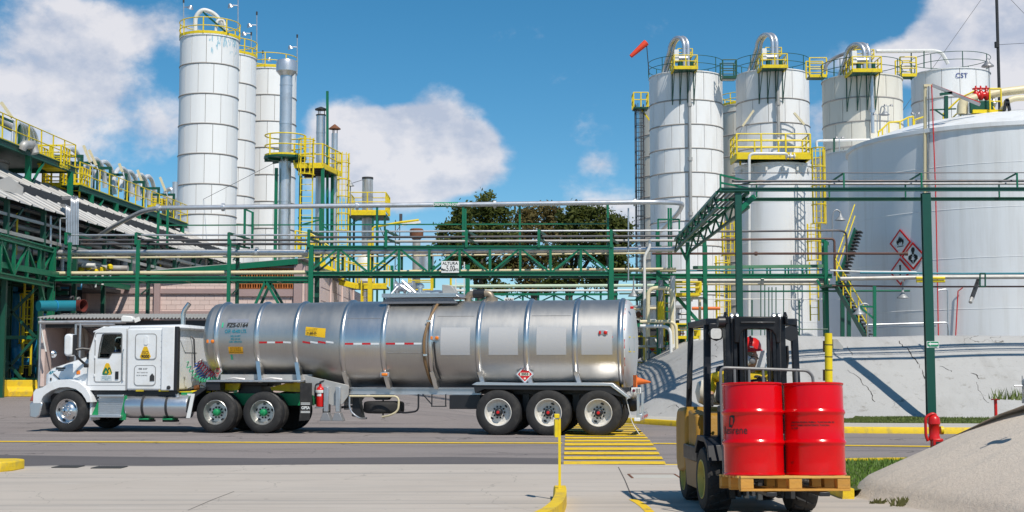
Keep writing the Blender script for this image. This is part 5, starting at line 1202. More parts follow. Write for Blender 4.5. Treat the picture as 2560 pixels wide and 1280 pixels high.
for (u,v0,v1,rw,m,l) in ((150,842,905,6,'dark','black hose loop hanging left in the open shed'),(141,840,905,3,'galvold','pale grey hose loop hanging beside the black one in the shed'),(172,846,900,5,'pipegrey','grey hose loop hanging under the coat side in the shed')):
 d=DS+1.7; pts=[]
 for k in range(21):
  a=PI*k/20; pts.append(P(u-rw*math.cos(a),v1-(v1-v0)*(1-math.sin(a)) if 0 else v0+(v1-v0)*math.sin(a)**.6,d))
 t=wthing('hose',l,'hose',pts[0],HO); part('loop',MB().tube(pts,.045,8),M[m],t); part('hook',MB().tube([P(u,v0-6,d+.1),P(u,v0-1,d-.02)],.02,6),M['dark'],t)
c=P(196,850,DS+1.6); prof=[(.05,.62),(.16,.55),(.22,.40),(.20,.1),(.26,-.35),(.30,-.75),(.26,-.76)]
mb=MB().lathe(prof,18,c,cap=False)
mb.v=[(x+.03*math.sin(z*6+x*9),c.y+(y-c.y)*.45,z) for x,y,z in mb.v]
t=wthing('rain_coat','pale translucent raincoat hanging on the shed wall','coat',c); part('body',mb,mat('raincoat_plastic',(.50,.44,.38),.4,var=.2,scale=5,bump=.5,bscale=8),t)
for s in (-1,1): part('sleeve',MB().tube([c+Vector((s*.17,0,.5)),c+Vector((s*.3,-.03,.1)),c+Vector((s*.31,-.03,-.3))],[.09,.08,.07],10),MATS['raincoat_plastic'],t)
# ================================================================== chimneys, their platforms, trees
def chimney(name,label,u,d,w,vt,vb,m,cap=None,group='metal chimneys in the middle distance',seams=6):
 x=PX(u,d); r=w/2/FPX*d; zt=ZV(vt,d); t=wthing(name,label,'chimney',(x,d,0),group)
 part('flue',MB().lathe([(r,.0),(r,zt)],22,(x,d,0)),m,t)
 zb=max(1,ZV(vb,d))
 for k in range(seams): z=zb+(zt-zb)*(k+.5)/seams; part('band',MB().cyl((x,d,z-.04),(x,d,z+.04),r*1.05,22),m,t)
 if cap=='drum':
  rr=26/FPX*d; part('cap',MB().lathe([(r*1.02,-.66),(rr,-.42),(rr,.0),(rr*.92,.16),(rr*.4,.24),(.02,.25)],28,(x,d,zt+.12),cap=False),m,t)
 if cap=='disc':
  rr=w*.66/FPX*d; part('cap',MB().lathe([(rr,.28),(rr,.34),(.05,.46)],22,(x,d,zt)),M['dark'],t); part('rim',MB().cyl((x,d,zt-.04),(x,d,zt+.03),r*1.08,22),M['dark'],t)
  for k in range(3): a=2*PI*k/3+.4; part('cap_leg',MB().bar((x+r*.8*math.cos(a),d+r*.8*math.sin(a),zt),(x+r*.8*math.cos(a),d+r*.8*math.sin(a),zt+.3),.04),M['dark'],t)
 if cap=='cone':
  rr=w*.95/FPX*d; part('cap',MB().lathe([(rr,.24),(rr*.98,.28),(.03,.52)],20,(x,d,zt)),M['rust'],t)
  for k in range(3): a=2*PI*k/3+.4; part('cap_leg',MB().bar((x+r*.8*math.cos(a),d+r*.8*math.sin(a),zt),(x+r*.8*math.cos(a),d+r*.8*math.sin(a),zt+.27),.04),M['dark'],t)
 if cap=='rim': part('rim',MB().cyl((x,d,zt-.05),(x,d,zt+.06),r*1.06,22),M['dark'],t)
 if cap=='brown': part('cap',MB().lathe([(r*1.0,-.5),(r*1.7,-.35),(r*1.75,.05),(r*1.5,.12),(r*1.5,-.1),(.02,-.1)],22,(x,d,zt+.35),cap=False),M['rust'],t)
 return t,x,r
C1=chimney('chimney','thick silver chimney with a drum shaped cap in front of the third silo',712.5,72,31,165,650,M['silver'],'drum',seams=5)
C2=chimney('chimney','slim silver chimney with a flat dark cap, left of the tall green mast',800.5,74,23,288,640,M['silver'],'disc',seams=4)
C3=chimney('chimney','thinnest silver chimney with a rusty cone cap, right of the tall green mast',835.5,75,16,334,640,M['silver'],'cone',seams=3)
C4=chimney('chimney','short open silver chimney with rust streaks standing through a small yellow platform',919,76,27,446,720,mat('streaked_steel',(.62,.62,.62),.4,.6,var=.15,scale=2,dirt=(.22,.14,.10),damt=.8,dscale=1.0,dstretch=(3,3,.3)),'rim',seams=3)
C5=chimney('chimney','short brownish chimney with a wide rusty cap beside the trees',1042,80,20,592,720,M['galvold'],'brown',seams=2)
solo('mast_pole',MB().bar(P(818.5,640,73.5),P(818.5,228,73.5),.13,.13),M['green'],'tall slim green mast between the two slim silver chimneys','mast',base=P(818.5,640,73.5))
def gx(u,d): return PX(u,d)
d=C1[1]; c=(C1[1],72.0); z=ZV(388,72-1.05); rr=53/FPX*72
t=wthing('round_platform','round yellow railed platform ringing the thick silver chimney','platform',(c[0],c[1],z))
part('deck',MB().lathe([(C1[2]+.03,-.06),(rr,-.06),(rr,.06),(C1[2]+.03,.06),(C1[2]+.03,-.06)],36,(c[0],c[1],z),cap=False),M['dkgreen'],t)
for k in range(8): a=2*PI*k/8; part('bracket',MB().bar((c[0]+C1[2]*math.cos(a),c[1]+C1[2]*math.sin(a),z-.12),(c[0]+rr*.98*math.cos(a),c[1]+rr*.98*math.sin(a),z-.12),.07,.14),M['dkgreen'],t)
railing(t,circ(c,rr-.04,z+.06,28),1.12,2.0,.035,(.5,),.10)
d=71.5; z=ZV(414,d); x0,x1=gx(735,d),gx(852,d+3)
t=wthing('chimney_platform','square green and yellow platform around the slim silver chimneys','platform',((x0+x1)/2,d+1.4,z))
part('deck',MB().hexa([(x0,d,z-.1),(gx(806,d),d,z-.1),(x1,d+3.2,z-.1),(x0,d+3.2,z-.1),(x0,d,z),(gx(806,d),d,z),(x1,d+3.2,z),(x0,d+3.2,z)]),M['dkgreen'],t,False)
e=[(x0,d),(gx(806,d),d),(x1,d+3.2)]
for a,b in zip(e,e[1:]): beam(t,'edge_beam',(*a,z-.03),(*b,z-.03),.08,.2,M['yellow'])
railing(t,[(*p,z+.05) for p in e]+[(x0,d+3.2,z+.05)],1.1,1.0,.035,(.5,),.1)
for k in range(5): part('joist',MB().bar((x0+.1,d+.3+k*.65,z-.17),(x1-.5,d+.3+k*.65,z-.17),.06,.12),M['dark'],t,False)
for u,dd in ((691,d+.2),(807,d+.1),(831,d+2.8),(752,d+3.0)): beam(t,'leg',(gx(u,dd),dd,.6),(gx(u,dd),dd,z-.1),.16,.16)
for (ua,va,ub,vb) in ((745,545,805,545),(745,565,805,548),(808,565,832,585)): beam(t,'brace',P(ua,va,d+.3),P(ub,vb,d+.3),.08,.08)
def lad(u,v0,v1,d,w,label,cage=0,grp='yellow caged ladders by the chimneys',**k):
 b=P(u,v0,d); return ladder('ladder',label,b,ZV(v1,d),(0,-1,0),w,cage,M['yellow'],grp,**k)
lad(764,645,346,70.8,.62,'tall yellow caged ladder climbing to the round chimney platform',4.3,cr=.4)
lad(857,625,384,72.5,.50,'tall yellow caged ladder right of the slim silver chimneys',1.0,cr=.36)
for i,(a,b,l) in enumerate(((P(690,405,71),P(495,505,80),'stay wire from the thick chimney slanting left across the silos'),(P(905,450,76),P(868,462,73),'short stay wire left of the open chimney'))):
 solo('stay_wire',MB().tube([a,b],.014,4),M['dark'],l,'wire','thin stay wires',base=a)
d=75; z=ZV(533,d); x0,x1=gx(873,d),gx(965,d)
t=wthing('chimney_platform','small yellow railed platform on thin dark legs around the open chimney','platform',((x0+x1)/2,d,z))
part('deck',MB().bx(x0,d,z-.15,x1,d+2.4,z),M['dkgreen'],t,False)
beam(t,'edge_beam',(x0,d-.03,z),(x1,d-.03,z),.06,.22,M['yellow']); railing(t,[(x0,d+2.4,z+.1),(x0,d,z+.1),(x1,d,z+.1),(x1,d+2.4,z+.1),(x0,d+2.4,z+.1)],1.05,.9,.03,(.5,),.08)
for u,dd in ((876,d+.1),(886,d+2.2),(963,d+.1),(945,d+2.2),(933,d+.1)): beam(t,'leg',(gx(u,dd),dd,.6),(gx(u,dd),dd,z-.15),.11,.11,M['dkgreen'])
for a,b in (((876,560),(905,545)),((963,600),(940,545))): beam(t,'brace',P(*a,d+.1),P(*b,d+.1),.05,.05,M['dkgreen'])
M['lampgrey']=mat('weathered_lamp_metal',(.33,.34,.35),.5,.3,var=.2)
def bell_lamp(u,v,d,label,pole=None,m='lampgrey',s=.8,grp='bell shaped yard lamps'):
 q=P(u,v,d); t=wthing('bell_lamp',label,'lamp',pole[0] if pole else q,grp)
 part('lamp_shade',MB().lathe([(.05,.30),(.07,.18),(.16,.06),(.25,-.02),(.26,-.06),(.2,-.05),(.02,.02)] if s==1 else [(r*s,z*s) for r,z in [(.05,.30),(.07,.18),(.16,.06),(.25,-.02),(.26,-.06),(.2,-.05),(.02,.02)]],14,q,cap=False),M[m],t)
 if pole: part('pole',MB().tube(bend(pole,.5*s),.03,6),M[m],t)
 return t
bell_lamp(876,463,72.5,'white bell lamp beside the right caged ladder of the chimneys',[P(876,540,72.5),P(876,455,72.5)])
a,b,c=P(932,660,70),P(932,570,70),P(1000,556,70); e=P(1047,550,70)
t=wthing('tube_light','yellow bent lamp arm with a white tube in front of the trees','lamp',a)
part('arm',MB().tube([a,b,P(938,567,70),c,e],.06,8),M['yellow'],t); part('lamp_tube',MB().bar(c+Vector((.1,0,-.12)),e+Vector((.1,0,-.10)),.12,.12),M['signwhite'],t)
t=wthing('lattice_mast','dark slender lattice mast with small fittings left of the brown chimney','mast',P(994,745,82))
x0,x1=gx(989,82),gx(1000,82); z0,z1=1.0,ZV(550,82)
for x in (x0,x1): part('leg',MB().bar((x,82,z0),(x,82,z1),.05),M['pipedark'],t,False)
k=0; z=z0
while z<z1-.3: part('lacing',MB().bar((x0,82,z) if k%2 else (x1,82,z),(x1,82,z+.35) if k%2 else (x0,82,z+.35),.035),M['pipedark'],t,False); z+=.35; k+=1
part('fitting',MB().box(P(1002,545,82),(.18,.12,.5)),M['pipedark'],t,False)
def ygal(label,pts,d,h=1.05,dep=1.4,legs=()):
 P3=[P(u,v,d) for u,v in pts]; t=wthing('gallery',label,'platform',P3[0],'yellow galleries behind the trailer')
 for a,b in zip(P3,P3[1:]):
  part('deck',MB().hexa([a+Vector((0,0,-.1)),b+Vector((0,0,-.1)),b+Vector((0,dep,-.1)),a+Vector((0,dep,-.1)),a,b,b+Vector((0,dep,0)),a+Vector((0,dep,0))]),M['dkgreen'],t,False)
  beam(t,'edge_beam',a+Vector((0,-.05,-.02)),b+Vector((0,-.05,-.02)),.06,.2,M['yellow'])
 railing(t,[p+Vector((0,0,.08)) for p in P3],h,.8,.035,(.5,),.08); railing(t,[p+Vector((0,dep,.08)) for p in P3],h,.8,.03,(.5,))
 for u in legs: q=P(u,pts[0][1],d); part('leg',MB().bar((q.x,d+.2,.6),(q.x,d+.2,q.z-.1),.12),M['yellow'],t,False)
 return t
ygal('yellow railed gallery low behind the trailer top, left of the brown chimney',[(848,706),(890,716),(967,716)],68,legs=(905,925))
ygal('yellow stair gallery stepping down behind the pink building corner',[(738,634),(775,640),(830,678),(862,694)],67.5)
ygal('small yellow railed gallery around the foot of the brown chimney',[(1022,730),(1078,730)],72)
lad(768,640,592,66.5,.9,'short yellow cage just above the truss at the tall ladder foot',0)
lad(916,760,700,67.5,.5,'short yellow ladder going down from the low yellow gallery',None)
solo('yellow_column',MB().bar(P(924,770,67),P(924,600,67),.17,.17),M['yellow'],'plain yellow vertical column in front of the open chimney','column',base=P(924,770,67))
t=wthing('vessel','small silver vessel beside the brown chimney foot','vessel',P(1065,720,79)); part('body',MB().lathe([(.1,0),(.42,.15),(.42,1.2),(.1,1.4)],16,P(1066,690,79)),M['silver'],t)
t=wthing('pressure_tank','white round vessel foot at the base of the open chimney','vessel',P(915,660,74)); part('body',MB().lathe([(.1,-1.2),(.5,-.9),(.52,.2),(.3,.5),(.05,.55)],18,P(913,662,73.5)),M['pipewhite'],t)
ladder('ladder','pale metal ladder right below the height sign in the distance',P(1150,752,74),ZV(655,74),(0,-1,0),.45,None,M['pipewhite'])
for (u,w,v0,v1,l) in ((1169,11,662,745,'green steel column right of the distant pale ladder'),(980,7,664,745,'green steel column left of the brown chimney'),(1083,10,664,720,'teal green column right of the brown chimney')):
 a=P(u,v1,74); solo('steel_column',MB().bar(a,P(u,v0,74),w/FPX*74,.2),M['green'],l,'column','green columns in the middle distance',base=a)
pipe('bent yellow thin pipe in front of the distant pale ladder',[P(1127,745,72),P(1127,690,72),P(1141,688,72)],.06,M['yellow'],group=None,r_b=.15)
leaf=[mat('leaf_dark_green',(.12,.145,.036),.6,var=.55,scale=.55,dirt=(.16,.18,.05),damt=.7,dscale=1.6,spec=.25),mat('leaf_olive_brown',(.20,.165,.06),.6,var=.5,scale=.6,dirt=(.19,.125,.055),damt=.7,dscale=1.5,spec=.25)]
for l_ in leaf:
 n_=l_.node_tree.nodes; b_=n_['Principled BSDF']; tr_=n_.new('ShaderNodeBsdfTranslucent'); mx_=n_.new('ShaderNodeMixShader'); mx_.inputs[0].default_value=.5
 l_.node_tree.links.new(b_.inputs['Base Color'].links[0].from_socket,tr_.inputs[0]); l_.node_tree.links.new(b_.outputs[0],mx_.inputs[1]); l_.node_tree.links.new(tr_.outputs[0],mx_.inputs[2]); l_.node_tree.links.new(mx_.outputs[0],n_['Material Output'].inputs[0])
barkm=mat('tree_bark',(.10,.085,.07),.9,var=.35,scale=3)
def tree(label,d,trunk_u,limbs,blobs,mi,seed):
 """blobs: crown masses (u,v,half width px, half height px)"""
 rg=random.Random(seed); b=Vector((PX(trunk_u,d),d,.3)); t=wthing('tree',label,'tree',b,'trees behind the road portal')
 tr=MB(); fork=P(trunk_u+rg.uniform(-6,6),740,d)
 part('trunk',MB().tube([b,b.lerp(fork,.5)+Vector((.15,0,0)),fork],[.42,.34,.30],9),barkm,t)
 for (u,v) in limbs:
  e=P(u,v,d+rg.uniform(-1.5,1.5)); m1=fork.lerp(e,.4)+Vector((rg.uniform(-.6,.6),rg.uniform(-.5,.5),.5)); m2=fork.lerp(e,.75)+Vector((rg.uniform(-.4,.4),0,.3))
  part('limb',MB().tube([fork-Vector((0,0,.2)),m1,m2,e],[.22,.15,.10,.03],7),barkm,t)
  for _ in range(3):
   s=m1.lerp(e,rg.uniform(.1,.8)); q=s+Vector((rg.uniform(-1.6,1.6),rg.uniform(-1,1),rg.uniform(.3,1.8))); part('twig',MB().tube([s,s.lerp(q,.5)+Vector((0,0,.25)),q],[.06,.045,.015],5),barkm,t)
 vs=[];fs=[]
 s_=d/FPX
 for (u,v,w,h) in blobs:
  c=P(u,v,d); a=w*s_; bb=h*s_; dep=min(a,4.0)*.95
  ncl=max(14,int(a*bb*17))
  for _ in range(ncl):
   th=rg.uniform(0,6.283); ph=math.acos(rg.uniform(-.75,1)); rr=rg.uniform(.55,1.0)
   q=c+Vector((a*math.sin(ph)*math.cos(th),dep*math.sin(ph)*math.sin(th),bb*math.cos(ph)))*rr
   cr=rg.uniform(.35,.85)
   for _ in range(int(52*cr)+8):
    o=Vector((rg.gauss(0,1),rg.gauss(0,1),rg.gauss(0,.75)))*cr*.48; p=q+o; l=rg.uniform(.13,.27); w_=l*rg.uniform(.35,.6)
    n=Vector((rg.uniform(-1,1),rg.uniform(-1,.6),rg.uniform(-.2,1.1))); n.normalize(); x=n.orthogonal().normalized(); x=Matrix.Rotation(rg.uniform(0,6.28),3,n)@x; y=n.cross(x)
    i=len(vs); vs+=[p-x*l,p-y*w_,p+x*l,p+y*w_]; fs.append((i,i+1,i+2,i+3))
 mb=MB(); mb.v=[tuple(v) for v in vs]; mb.f=fs; part('crown',mb,leaf[mi],t,False)
tree('broad dark green tree left of the group, its rounded top rising highest',112,1205,[(1130,620),(1180,560),(1230,560),(1260,600),(1215,640)],
[(1222,512,34,26),(1180,545,52,38),(1245,552,36,38),(1135,588,40,32),(1195,600,70,42),(1120,612,30,20),(1255,610,40,34),(1170,640,50,22),(1215,672,46,26),(1228,718,40,20),(1150,655,40,16)],0,1)
tree('olive brown tree in the middle of the group',116,1330,[(1290,600),(1325,570),(1370,560),(1385,620),(1300,650)],
[(1310,540,26,22),(1365,535,40,24),(1330,575,60,34),(1385,585,40,36),(1300,610,40,30),(1350,640,56,26),(1290,680,34,22),(1325,720,30,16),(1272,662,26,18)],1,2)
tree('dark green tree right of the olive one, in front of the gap',110,1425,[(1400,600),(1440,560),(1475,560),(1500,600),(1400,660)],
[(1448,533,36,22),(1490,535,36,20),(1415,555,30,24),(1455,575,60,34),(1510,585,36,36),(1430,625,50,28),(1490,640,44,26),(1400,680,34,20),(1455,690,40,20),(1500,705,30,16),(1380,715,26,14)],0,3)
tree('smaller green tree at the right end of the group, next to the pale silo',108,1535,[(1520,600),(1550,575),(1560,620)],
[(1545,560,26,20),(1530,590,34,28),(1560,610,24,22),(1530,640,38,24),(1545,680,28,20),(1560,570,12,14)],0,4)
def goose(u,vb,vt,lu,lv,d,label,m='lampgrey'):
 q=[P(u,vb,d),P(u,vt+14,d),P(u+3,vt,d),P((u+lu)/2+2,vt-4,d),P(lu,vt+3,d),P(lu,lv-10,d)]; return bell_lamp(lu,lv,d,label,q,m,grp='gooseneck lamps by the tanks')
goose(2081,600,528,2101,548,54,'grey gooseneck bell lamp in front of the low tank, above the staircase')
goose(2169,842,762,2147,783,47,'pale gooseneck bell lamp low in front of the huge tank')
goose(2200,330,268,2212,285,60,'white gooseneck bell lamp seen against the cream silo')
bell_lamp(2257,742,48.5,'white bell lamp hanging below the exclamation diamond',[P(2257,690,48.5),P(2257,735,48.5)])
bell_lamp(1584,738,51,'pale bell lamp hanging beside the rear of the trailer',[P(1584,690,51),P(1584,732,51)])
bell_lamp(2469,163,80,'dark lamp on the far right silo rim',[P(2474,290,80),P(2472,150,80),P(2466,147,80),P(2466,158,80)],'pipegrey',1.4)
for pts,l,m,r in (([(2346,842),(2342,620),(2339,480),(2329,212)],'thin red fire line climbing the huge tank beside the green pole','red',.022),([(2389,842),(2395,728),(2407,719)],'short red pipe branching at the right part of the huge tank','red',.022),([(2313,600),(2313,212)],'pale yellow vertical pipe on the huge tank just left of the red line','pipecream',.068),([(2322,480),(2322,215)],'thin blue grey conduit between the pale pipe and the red line','pipegrey',.025)):
 q=[]
 for u,v in pts:
  r_=ray(u,v); p,an=(on_tank(u,v,.10) if v>330 else (None,None))
  if p is None: p=P(u,v,q[-1].y)
  q.append(p)
 solo('riser_pipe',MB().tube(q,r,6),M[m],l,'pipe','riser pipes on the huge tank',base=q[0])
dT=54
t=wthing('roof_pipe_frame','pipe frame crossing from the risers to the huge tank roof equipment','pipe frame',P(2313,215,dT-3))
for a,b,w,m in ((( 2309,214),(2330,214),.09,'pipecream'),((2330,213),(2450,262),.10,'pipegrey'),((2330,210),(2450,256),.03,'red'),((2365,240),(2365,296),.13,'dkgreen'),((2350,236),(2380,232),.1,'dkgreen'),((2325,275),(2390,272),.05,'dkgreen'),((2338,275),(2360,290),.05,'dkgreen')):
 part('member',MB().bar(P(*a,dT-2),P(*b,dT-2),w),M[m],t,False)
t=wthing('foam_valve_set','red and yellow valve set on the roof of the huge tank','valve',P(2455,285,dT))
part('manifold',MB().cyl(P(2438,240,dT),P(2478,236,dT),.13,12),M['red'],t)
for u in (2440,2452,2466): part('valve_body',MB().lathe([(.07,-.2),(.14,-.06),(.14,.08),(.05,.2),(.03,.38)],12,P(u,238,dT)),M['red'],t); part('handwheel',MB().torus(P(u,222,dT),.13,.025,14,5),M['red'],t)
part('pipe',MB().tube(bend([P(2404,285,dT),P(2405,262,dT),P(2414,252,dT),P(2440,244,dT)],.5),.19,10),M['pipecream'],t)
part('box',MB().box(P(2448,270,dT),(.9,.6,.5)),M['dkgreen'],t,bev=.03); part('box',MB().box(P(2428,272,dT),(.35,.4,.5)),M['signwhite'],t,bev=.03)
part('skid',MB().box(P(2462,283,dT),(1.2,.8,.14)),M['yellow'],t,False)
for u,v in ((2470,262),(2484,258),(2480,275)): part('valve',MB().lathe([(.05,-.2),(.14,0),(.05,.2)],10,P(u,v,dT)),M['yellow' if u!=2484 else 'galv'],t)
pipe('thick pale yellow pipe crossing the huge tank roof to the right edge',[P(2470,238,dT),P(2500,231,dT),P(2720,205,dT)],.17,M['pipecream'],group=None)
pipe('thinner pale yellow pipe bending down on the huge tank roof',[P(2720,238,dT-.5),P(2535,246,dT-.5),P(2516,254,dT-.5),P(2506,276,dT-.5)],.12,M['pipecream'],group=None,r_b=.4)
t=wthing('pipe_stand','black A shaped pipe stand on the huge tank roof near the right edge','support',P(2517,277,dT-.7))
for a,b in (((2511,277),(2515,250)),((2524,277),(2519,250)),((2514,262),(2522,262)),((2514,250),(2521,250))): part('leg',MB().bar(P(*a,dT-.8),P(*b,dT-.8),.1),M['black'],t,False)
t=wthing('stair_rail','yellow handrails following the edge of the huge tank roof','railing',P(2195,330,55))
def raild(pts,d):
 q=[P(u,v,d) for u,v in pts]; part('handrail',MB().tube(q,.04,6),M['yellow'],t); part('handrail',MB().tube([p-Vector((0,0,.5)) for p in q],.03,6),M['yellow'],t)
 for p in q: part('rail_post',MB().bar(p-Vector((0,0,1.05)),p,.05),M['yellow'],t,False)
raild([(2196,330),(2206,322),(2222,306),(2250,304),(2270,294),(2283,291)],56); raild([(2358,285),(2400,245),(2440,226)],54.5); raild([(2286,300),(2310,292)],56); raild([(2474,222),(2502,222)],53.5)
t=wthing('staircase','dark green steel staircase with yellow rails curling up the left of the huge tank','staircase',P(2150,842,50))
def flight(a,b,n,w,rail_pts):
 A,B=Vector(a),Vector(b); side=Vector((.35,1,0)).normalized()*w
 for s in (Vector((0,0,0)),side): part('stringer',MB().bar(A+s,B+s,.05,.24),M['dkgreen'],t,False)
 tm=MB().hexa([Vector((0,0,0)),Vector((.26,.02,0)),Vector((.26,.02,0))+side,side,Vector((0,0,.04)),Vector((.26,.02,.04)),Vector((.26,.02,.04))+side,side+Vector((0,0,.04))]).mesh('tread',M['dark'],False)
 for k in range(n): obj('tread',tm,t,A.lerp(B,(k+.5)/n)-WORLDBASE[t.name])
 for s in (Vector((0,0,0)),):
  for h in (1.0,.55): part('handrail',MB().tube([A+s+Vector((0,0,h)),B+s+Vector((0,0,h))],.022,6),M['yellow'],t)
  for k in range(4 if A.z<3 else 1): q=A.lerp(B,k/4)+s; part('rail_post',MB().bar(q,q+Vector((0,0,1.0)),.035),M['yellow'],t,False)
flight(P(2168,850,47.5),P(2090,715,51.0),16,.8,None)
flight(P(2092,712,51.4),P(2138,575,53.5),16,.8,None)
part('landing',MB().box(P(2090,716,51.3),(.9,1.2,.08)),M['dkgreen'],t,False)
for u in (2106,2122): part('leg',MB().bar(P(u,860,52.2),P(u,690,52.2),.14),M['dkgreen'],t,False)
t=wthing('bracket_post','single green post with a triangular bracket in front of the huge tank','post',(P(2186,842,47).x,47,2.2))
beam(t,'post',(P(2186,842,47).x,47,2.2),P(2186,715,47),.10,.10); beam(t,'arm',P(2149,766,47),P(2184,767,47),.06,.06); beam(t,'brace',P(2150,768,47),P(2183,795,47),.05,.06)
HT='small pipes strung across the huge tank'
for pts,r,m,l,d in (([(2075,676),(2150,679),(2294,680),(2294,708)],.03,'pipewhite','white thin pipe ending in a short drop left of the big green pole',48.6),([(2100,697),(2330,693),(2700,692)],.075,'galvold','brown grey thick pipe crossing the huge tank low down',48.3),([(2150,682),(2400,684),(2700,683)],.035,'teal','blue thin pipe above the thick brown grey pipe on the huge tank',48.0),([(2080,714),(2300,717),(2700,716)],.03,'brown','thin dark pipe below the thick pipe on the huge tank',48.5),([(2291,703),(2300,703),(2362,703)],.05,'yellow','short yellow pipe section behind the big green pole',48.1),([(2290,695),(2362,695)],.055,'yellow','upper short yellow pipe section behind the big green pole',48.05),([(2165,812),(2370,806),(2374,842)],.03,'galv','grey conduit low on the huge tank ending at a bend, upper one',47.5),([(2165,820),(2340,815)],.025,'galv','grey conduit low on the huge tank, lower one',47.6),([(2370,842),(2369,722),(2345,726)],.025,'galv','vertical grey conduit right of the big green pole',47.6)):
 pipe(l,[P(u,v,d) for u,v in pts],r,M[m],group=HT,r_b=.12)
t=wthing('support_frame','small black pipe frame with slanted drain pipe on the huge tank','support',P(2450,720,47.8))
for a,b in (((2450,684),(2463,684)),((2450,684),(2450,716)),((2463,684),(2463,716)),((2450,716),(2463,716))): part('member',MB().bar(P(*a,47.7),P(*b,47.7),.045),M['dkgreen'],t,False)
part('drain_pipe',MB().tube([P(2446,700,48.5),P(2430,745,47.6)],.08,8),M['black'],t); part('drain_end',MB().tube([P(2430,745,47.6),P(2426,756,47.5)],.07,8),M['galvold'],t)
t=wthing('bund_rail','thin dark rail along the bund top in front of the tanks','railing',P(1980,842,46))
for u in (1880,1982,1998): part('post',MB().bar(P(u,845,46.5),P(u,750 if u!=1982 else 826,46.5),.045),M['dkgreen'],t,False)
part('rail',MB().tube([P(1700,824,46.5),P(2070,823,46.5)],.02,6),M['dkgreen'],t)
for u,v in ((1902,712),(1912,712),(1922,718),(1930,718),(1940,718),(1959,712)): part('drop_line',MB().bar(P(u,842,46.4),P(u,v,46.4),.03),M['dkgreen'],t,False)
b=P(2496,222,95);tp=P(2490,-60,95)
t=wthing('radio_mast','tall thin dark radio mast at the upper right against the clouds','mast',b); part('mast',MB().tube([Vector((b.x,95,0)),tp],.11,8),M['dark'],t); part('joint',MB().cyl(P(2492,112,95)-Vector((0,0,.2)),P(2492,112,95)+Vector((0,0,.2)),.17,8),M['dark'],t)
part('guy_wire',MB().tube([P(2452,0,94),P(2240,300,86)],.018,4),M['dark'],t); part('guy_wire',MB().tube([P(2492,112,95),P(2700,100,90)],.014,4),M['dark'],t); part('guy_wire',MB().tube([P(2490,-40,95),P(2700,180,90)],.014,4),M['dark'],t)
VY='cream pipes of the valve yard'
for pts,r,m,l,d in (([(1611,842),(1611,640),(1624,620),(1624,600)],.055,'pipewhite','white standpipe with a kink right behind the trailer',50.5),([(1611,640),(1611,500) if 0 else (1611,642)],.05,'pipewhite','',0),([(1571,700),(1571,520)],.03,'galv','thin grey standpipe left of the kinked white pipe',50.6),([(1620,842),(1620,720),(1680,720),(1680,860)],.075,'pipecream','cream arched pipe over the valve yard',50.2),([(1652,870),(1652,700)],.09,'pipegrey','grey vertical pipe with yellow sleeve in the valve yard',50.8),([(1682,900),(1682,690)],.10,'pipewhite','thick pale vertical pipe in the valve yard',51),([(1600,804),(1690,804),(1692,880)],.06,'pipecream','cream pipe bending down in front of the valve yard, upper one',49.8),([(1600,815),(1676,816),(1678,890)],.06,'pipewhite','white pipe bending down in front of the valve yard, lower one',49.7)):
 if not l: continue
 pipe(l,[P(u,v,d) for u,v in pts],r,M[m],group=VY,r_b=.3)
solo('pipe_sleeve',MB().cyl(P(1652,800,50.79),P(1652,754,50.79),.125,12),M['yellow'],'yellow sleeve around the grey vertical valve yard pipe','pipe sleeve',base=P(1652,800,50.79))
def yplat(u0,u1,v,d,h,label,mids=(.5,)):
 a=P(u0,v,d);b=P(u1,v,d); t=wthing('railed_platform',label,'platform',a,'yellow platforms of the valve yard'); part('deck',MB().bx(a.x,d,a.z-.1,b.x,d+1.2,a.z),M['yellow'],t,False)
 railing(t,[(a.x,d+1.2,a.z),(a.x,d,a.z),(b.x,d,a.z),(b.x,d+1.2,a.z)],h,.7,.035,mids); return t
yplat(1688,1752,732,51,.40,'small yellow railed shelf under the right rack beam')
yplat(1692,1748,840,51.4,.45,'yellow railed shelf lower in the valve yard, beside the green brace')
lad(1672,842,725,51.6,.34,'short yellow ladder in the middle of the valve yard',None,grp=None)
t=wthing('yellow_barrier','low yellow pipe barrier in front of the white cylinder','railing',P(1590,920,53))
q=lambda u,v:P(u,v,53)
for v in (841,869,906): part('rail',MB().tube([q(1592,v),q(1714,v)],.035,6),M['yellow'],t)
for u in (1592,1610,1660,1713): part('post',MB().bar(q(u,930),q(u,840),.06),M['yellow'],t,False)
c=P(1629,905,53.6); r0=.31
t=wthing('gas_cylinder','white gas cylinder with a four colour hazard diamond behind the yellow barrier','cylinder',c)
h=ZV(845,53.6)-c.z; part('body',MB().lathe([(r0*.9,-.3),(r0,-.2),(r0,h-.12),(r0*.75,h),(.1,h+.04)],24,c),M['signwhite'],t)
dd=[('red',(0,.0)),('yellow',(1,-1)),('signwhite',(0,-2)),('blue',(-1,-1))]
for m,(ix,iz) in dd:
 s=.115; o=Vector((ix*s,-r0-.012,h*.42+s+iz*s)); mb=MB().add([o+Vector((x,0,z)) for x,z in ((0,-s*.94),(s*.94,0),(0,s*.94),(-s*.94,0))],[(0,1,2,3)]); mb.v=[(x+c.x,y+c.y,z+c.z) for x,y,z in mb.v]; part('hazard_diamond',mb,M[m],t,False)
VP='small valves of the valve yard'
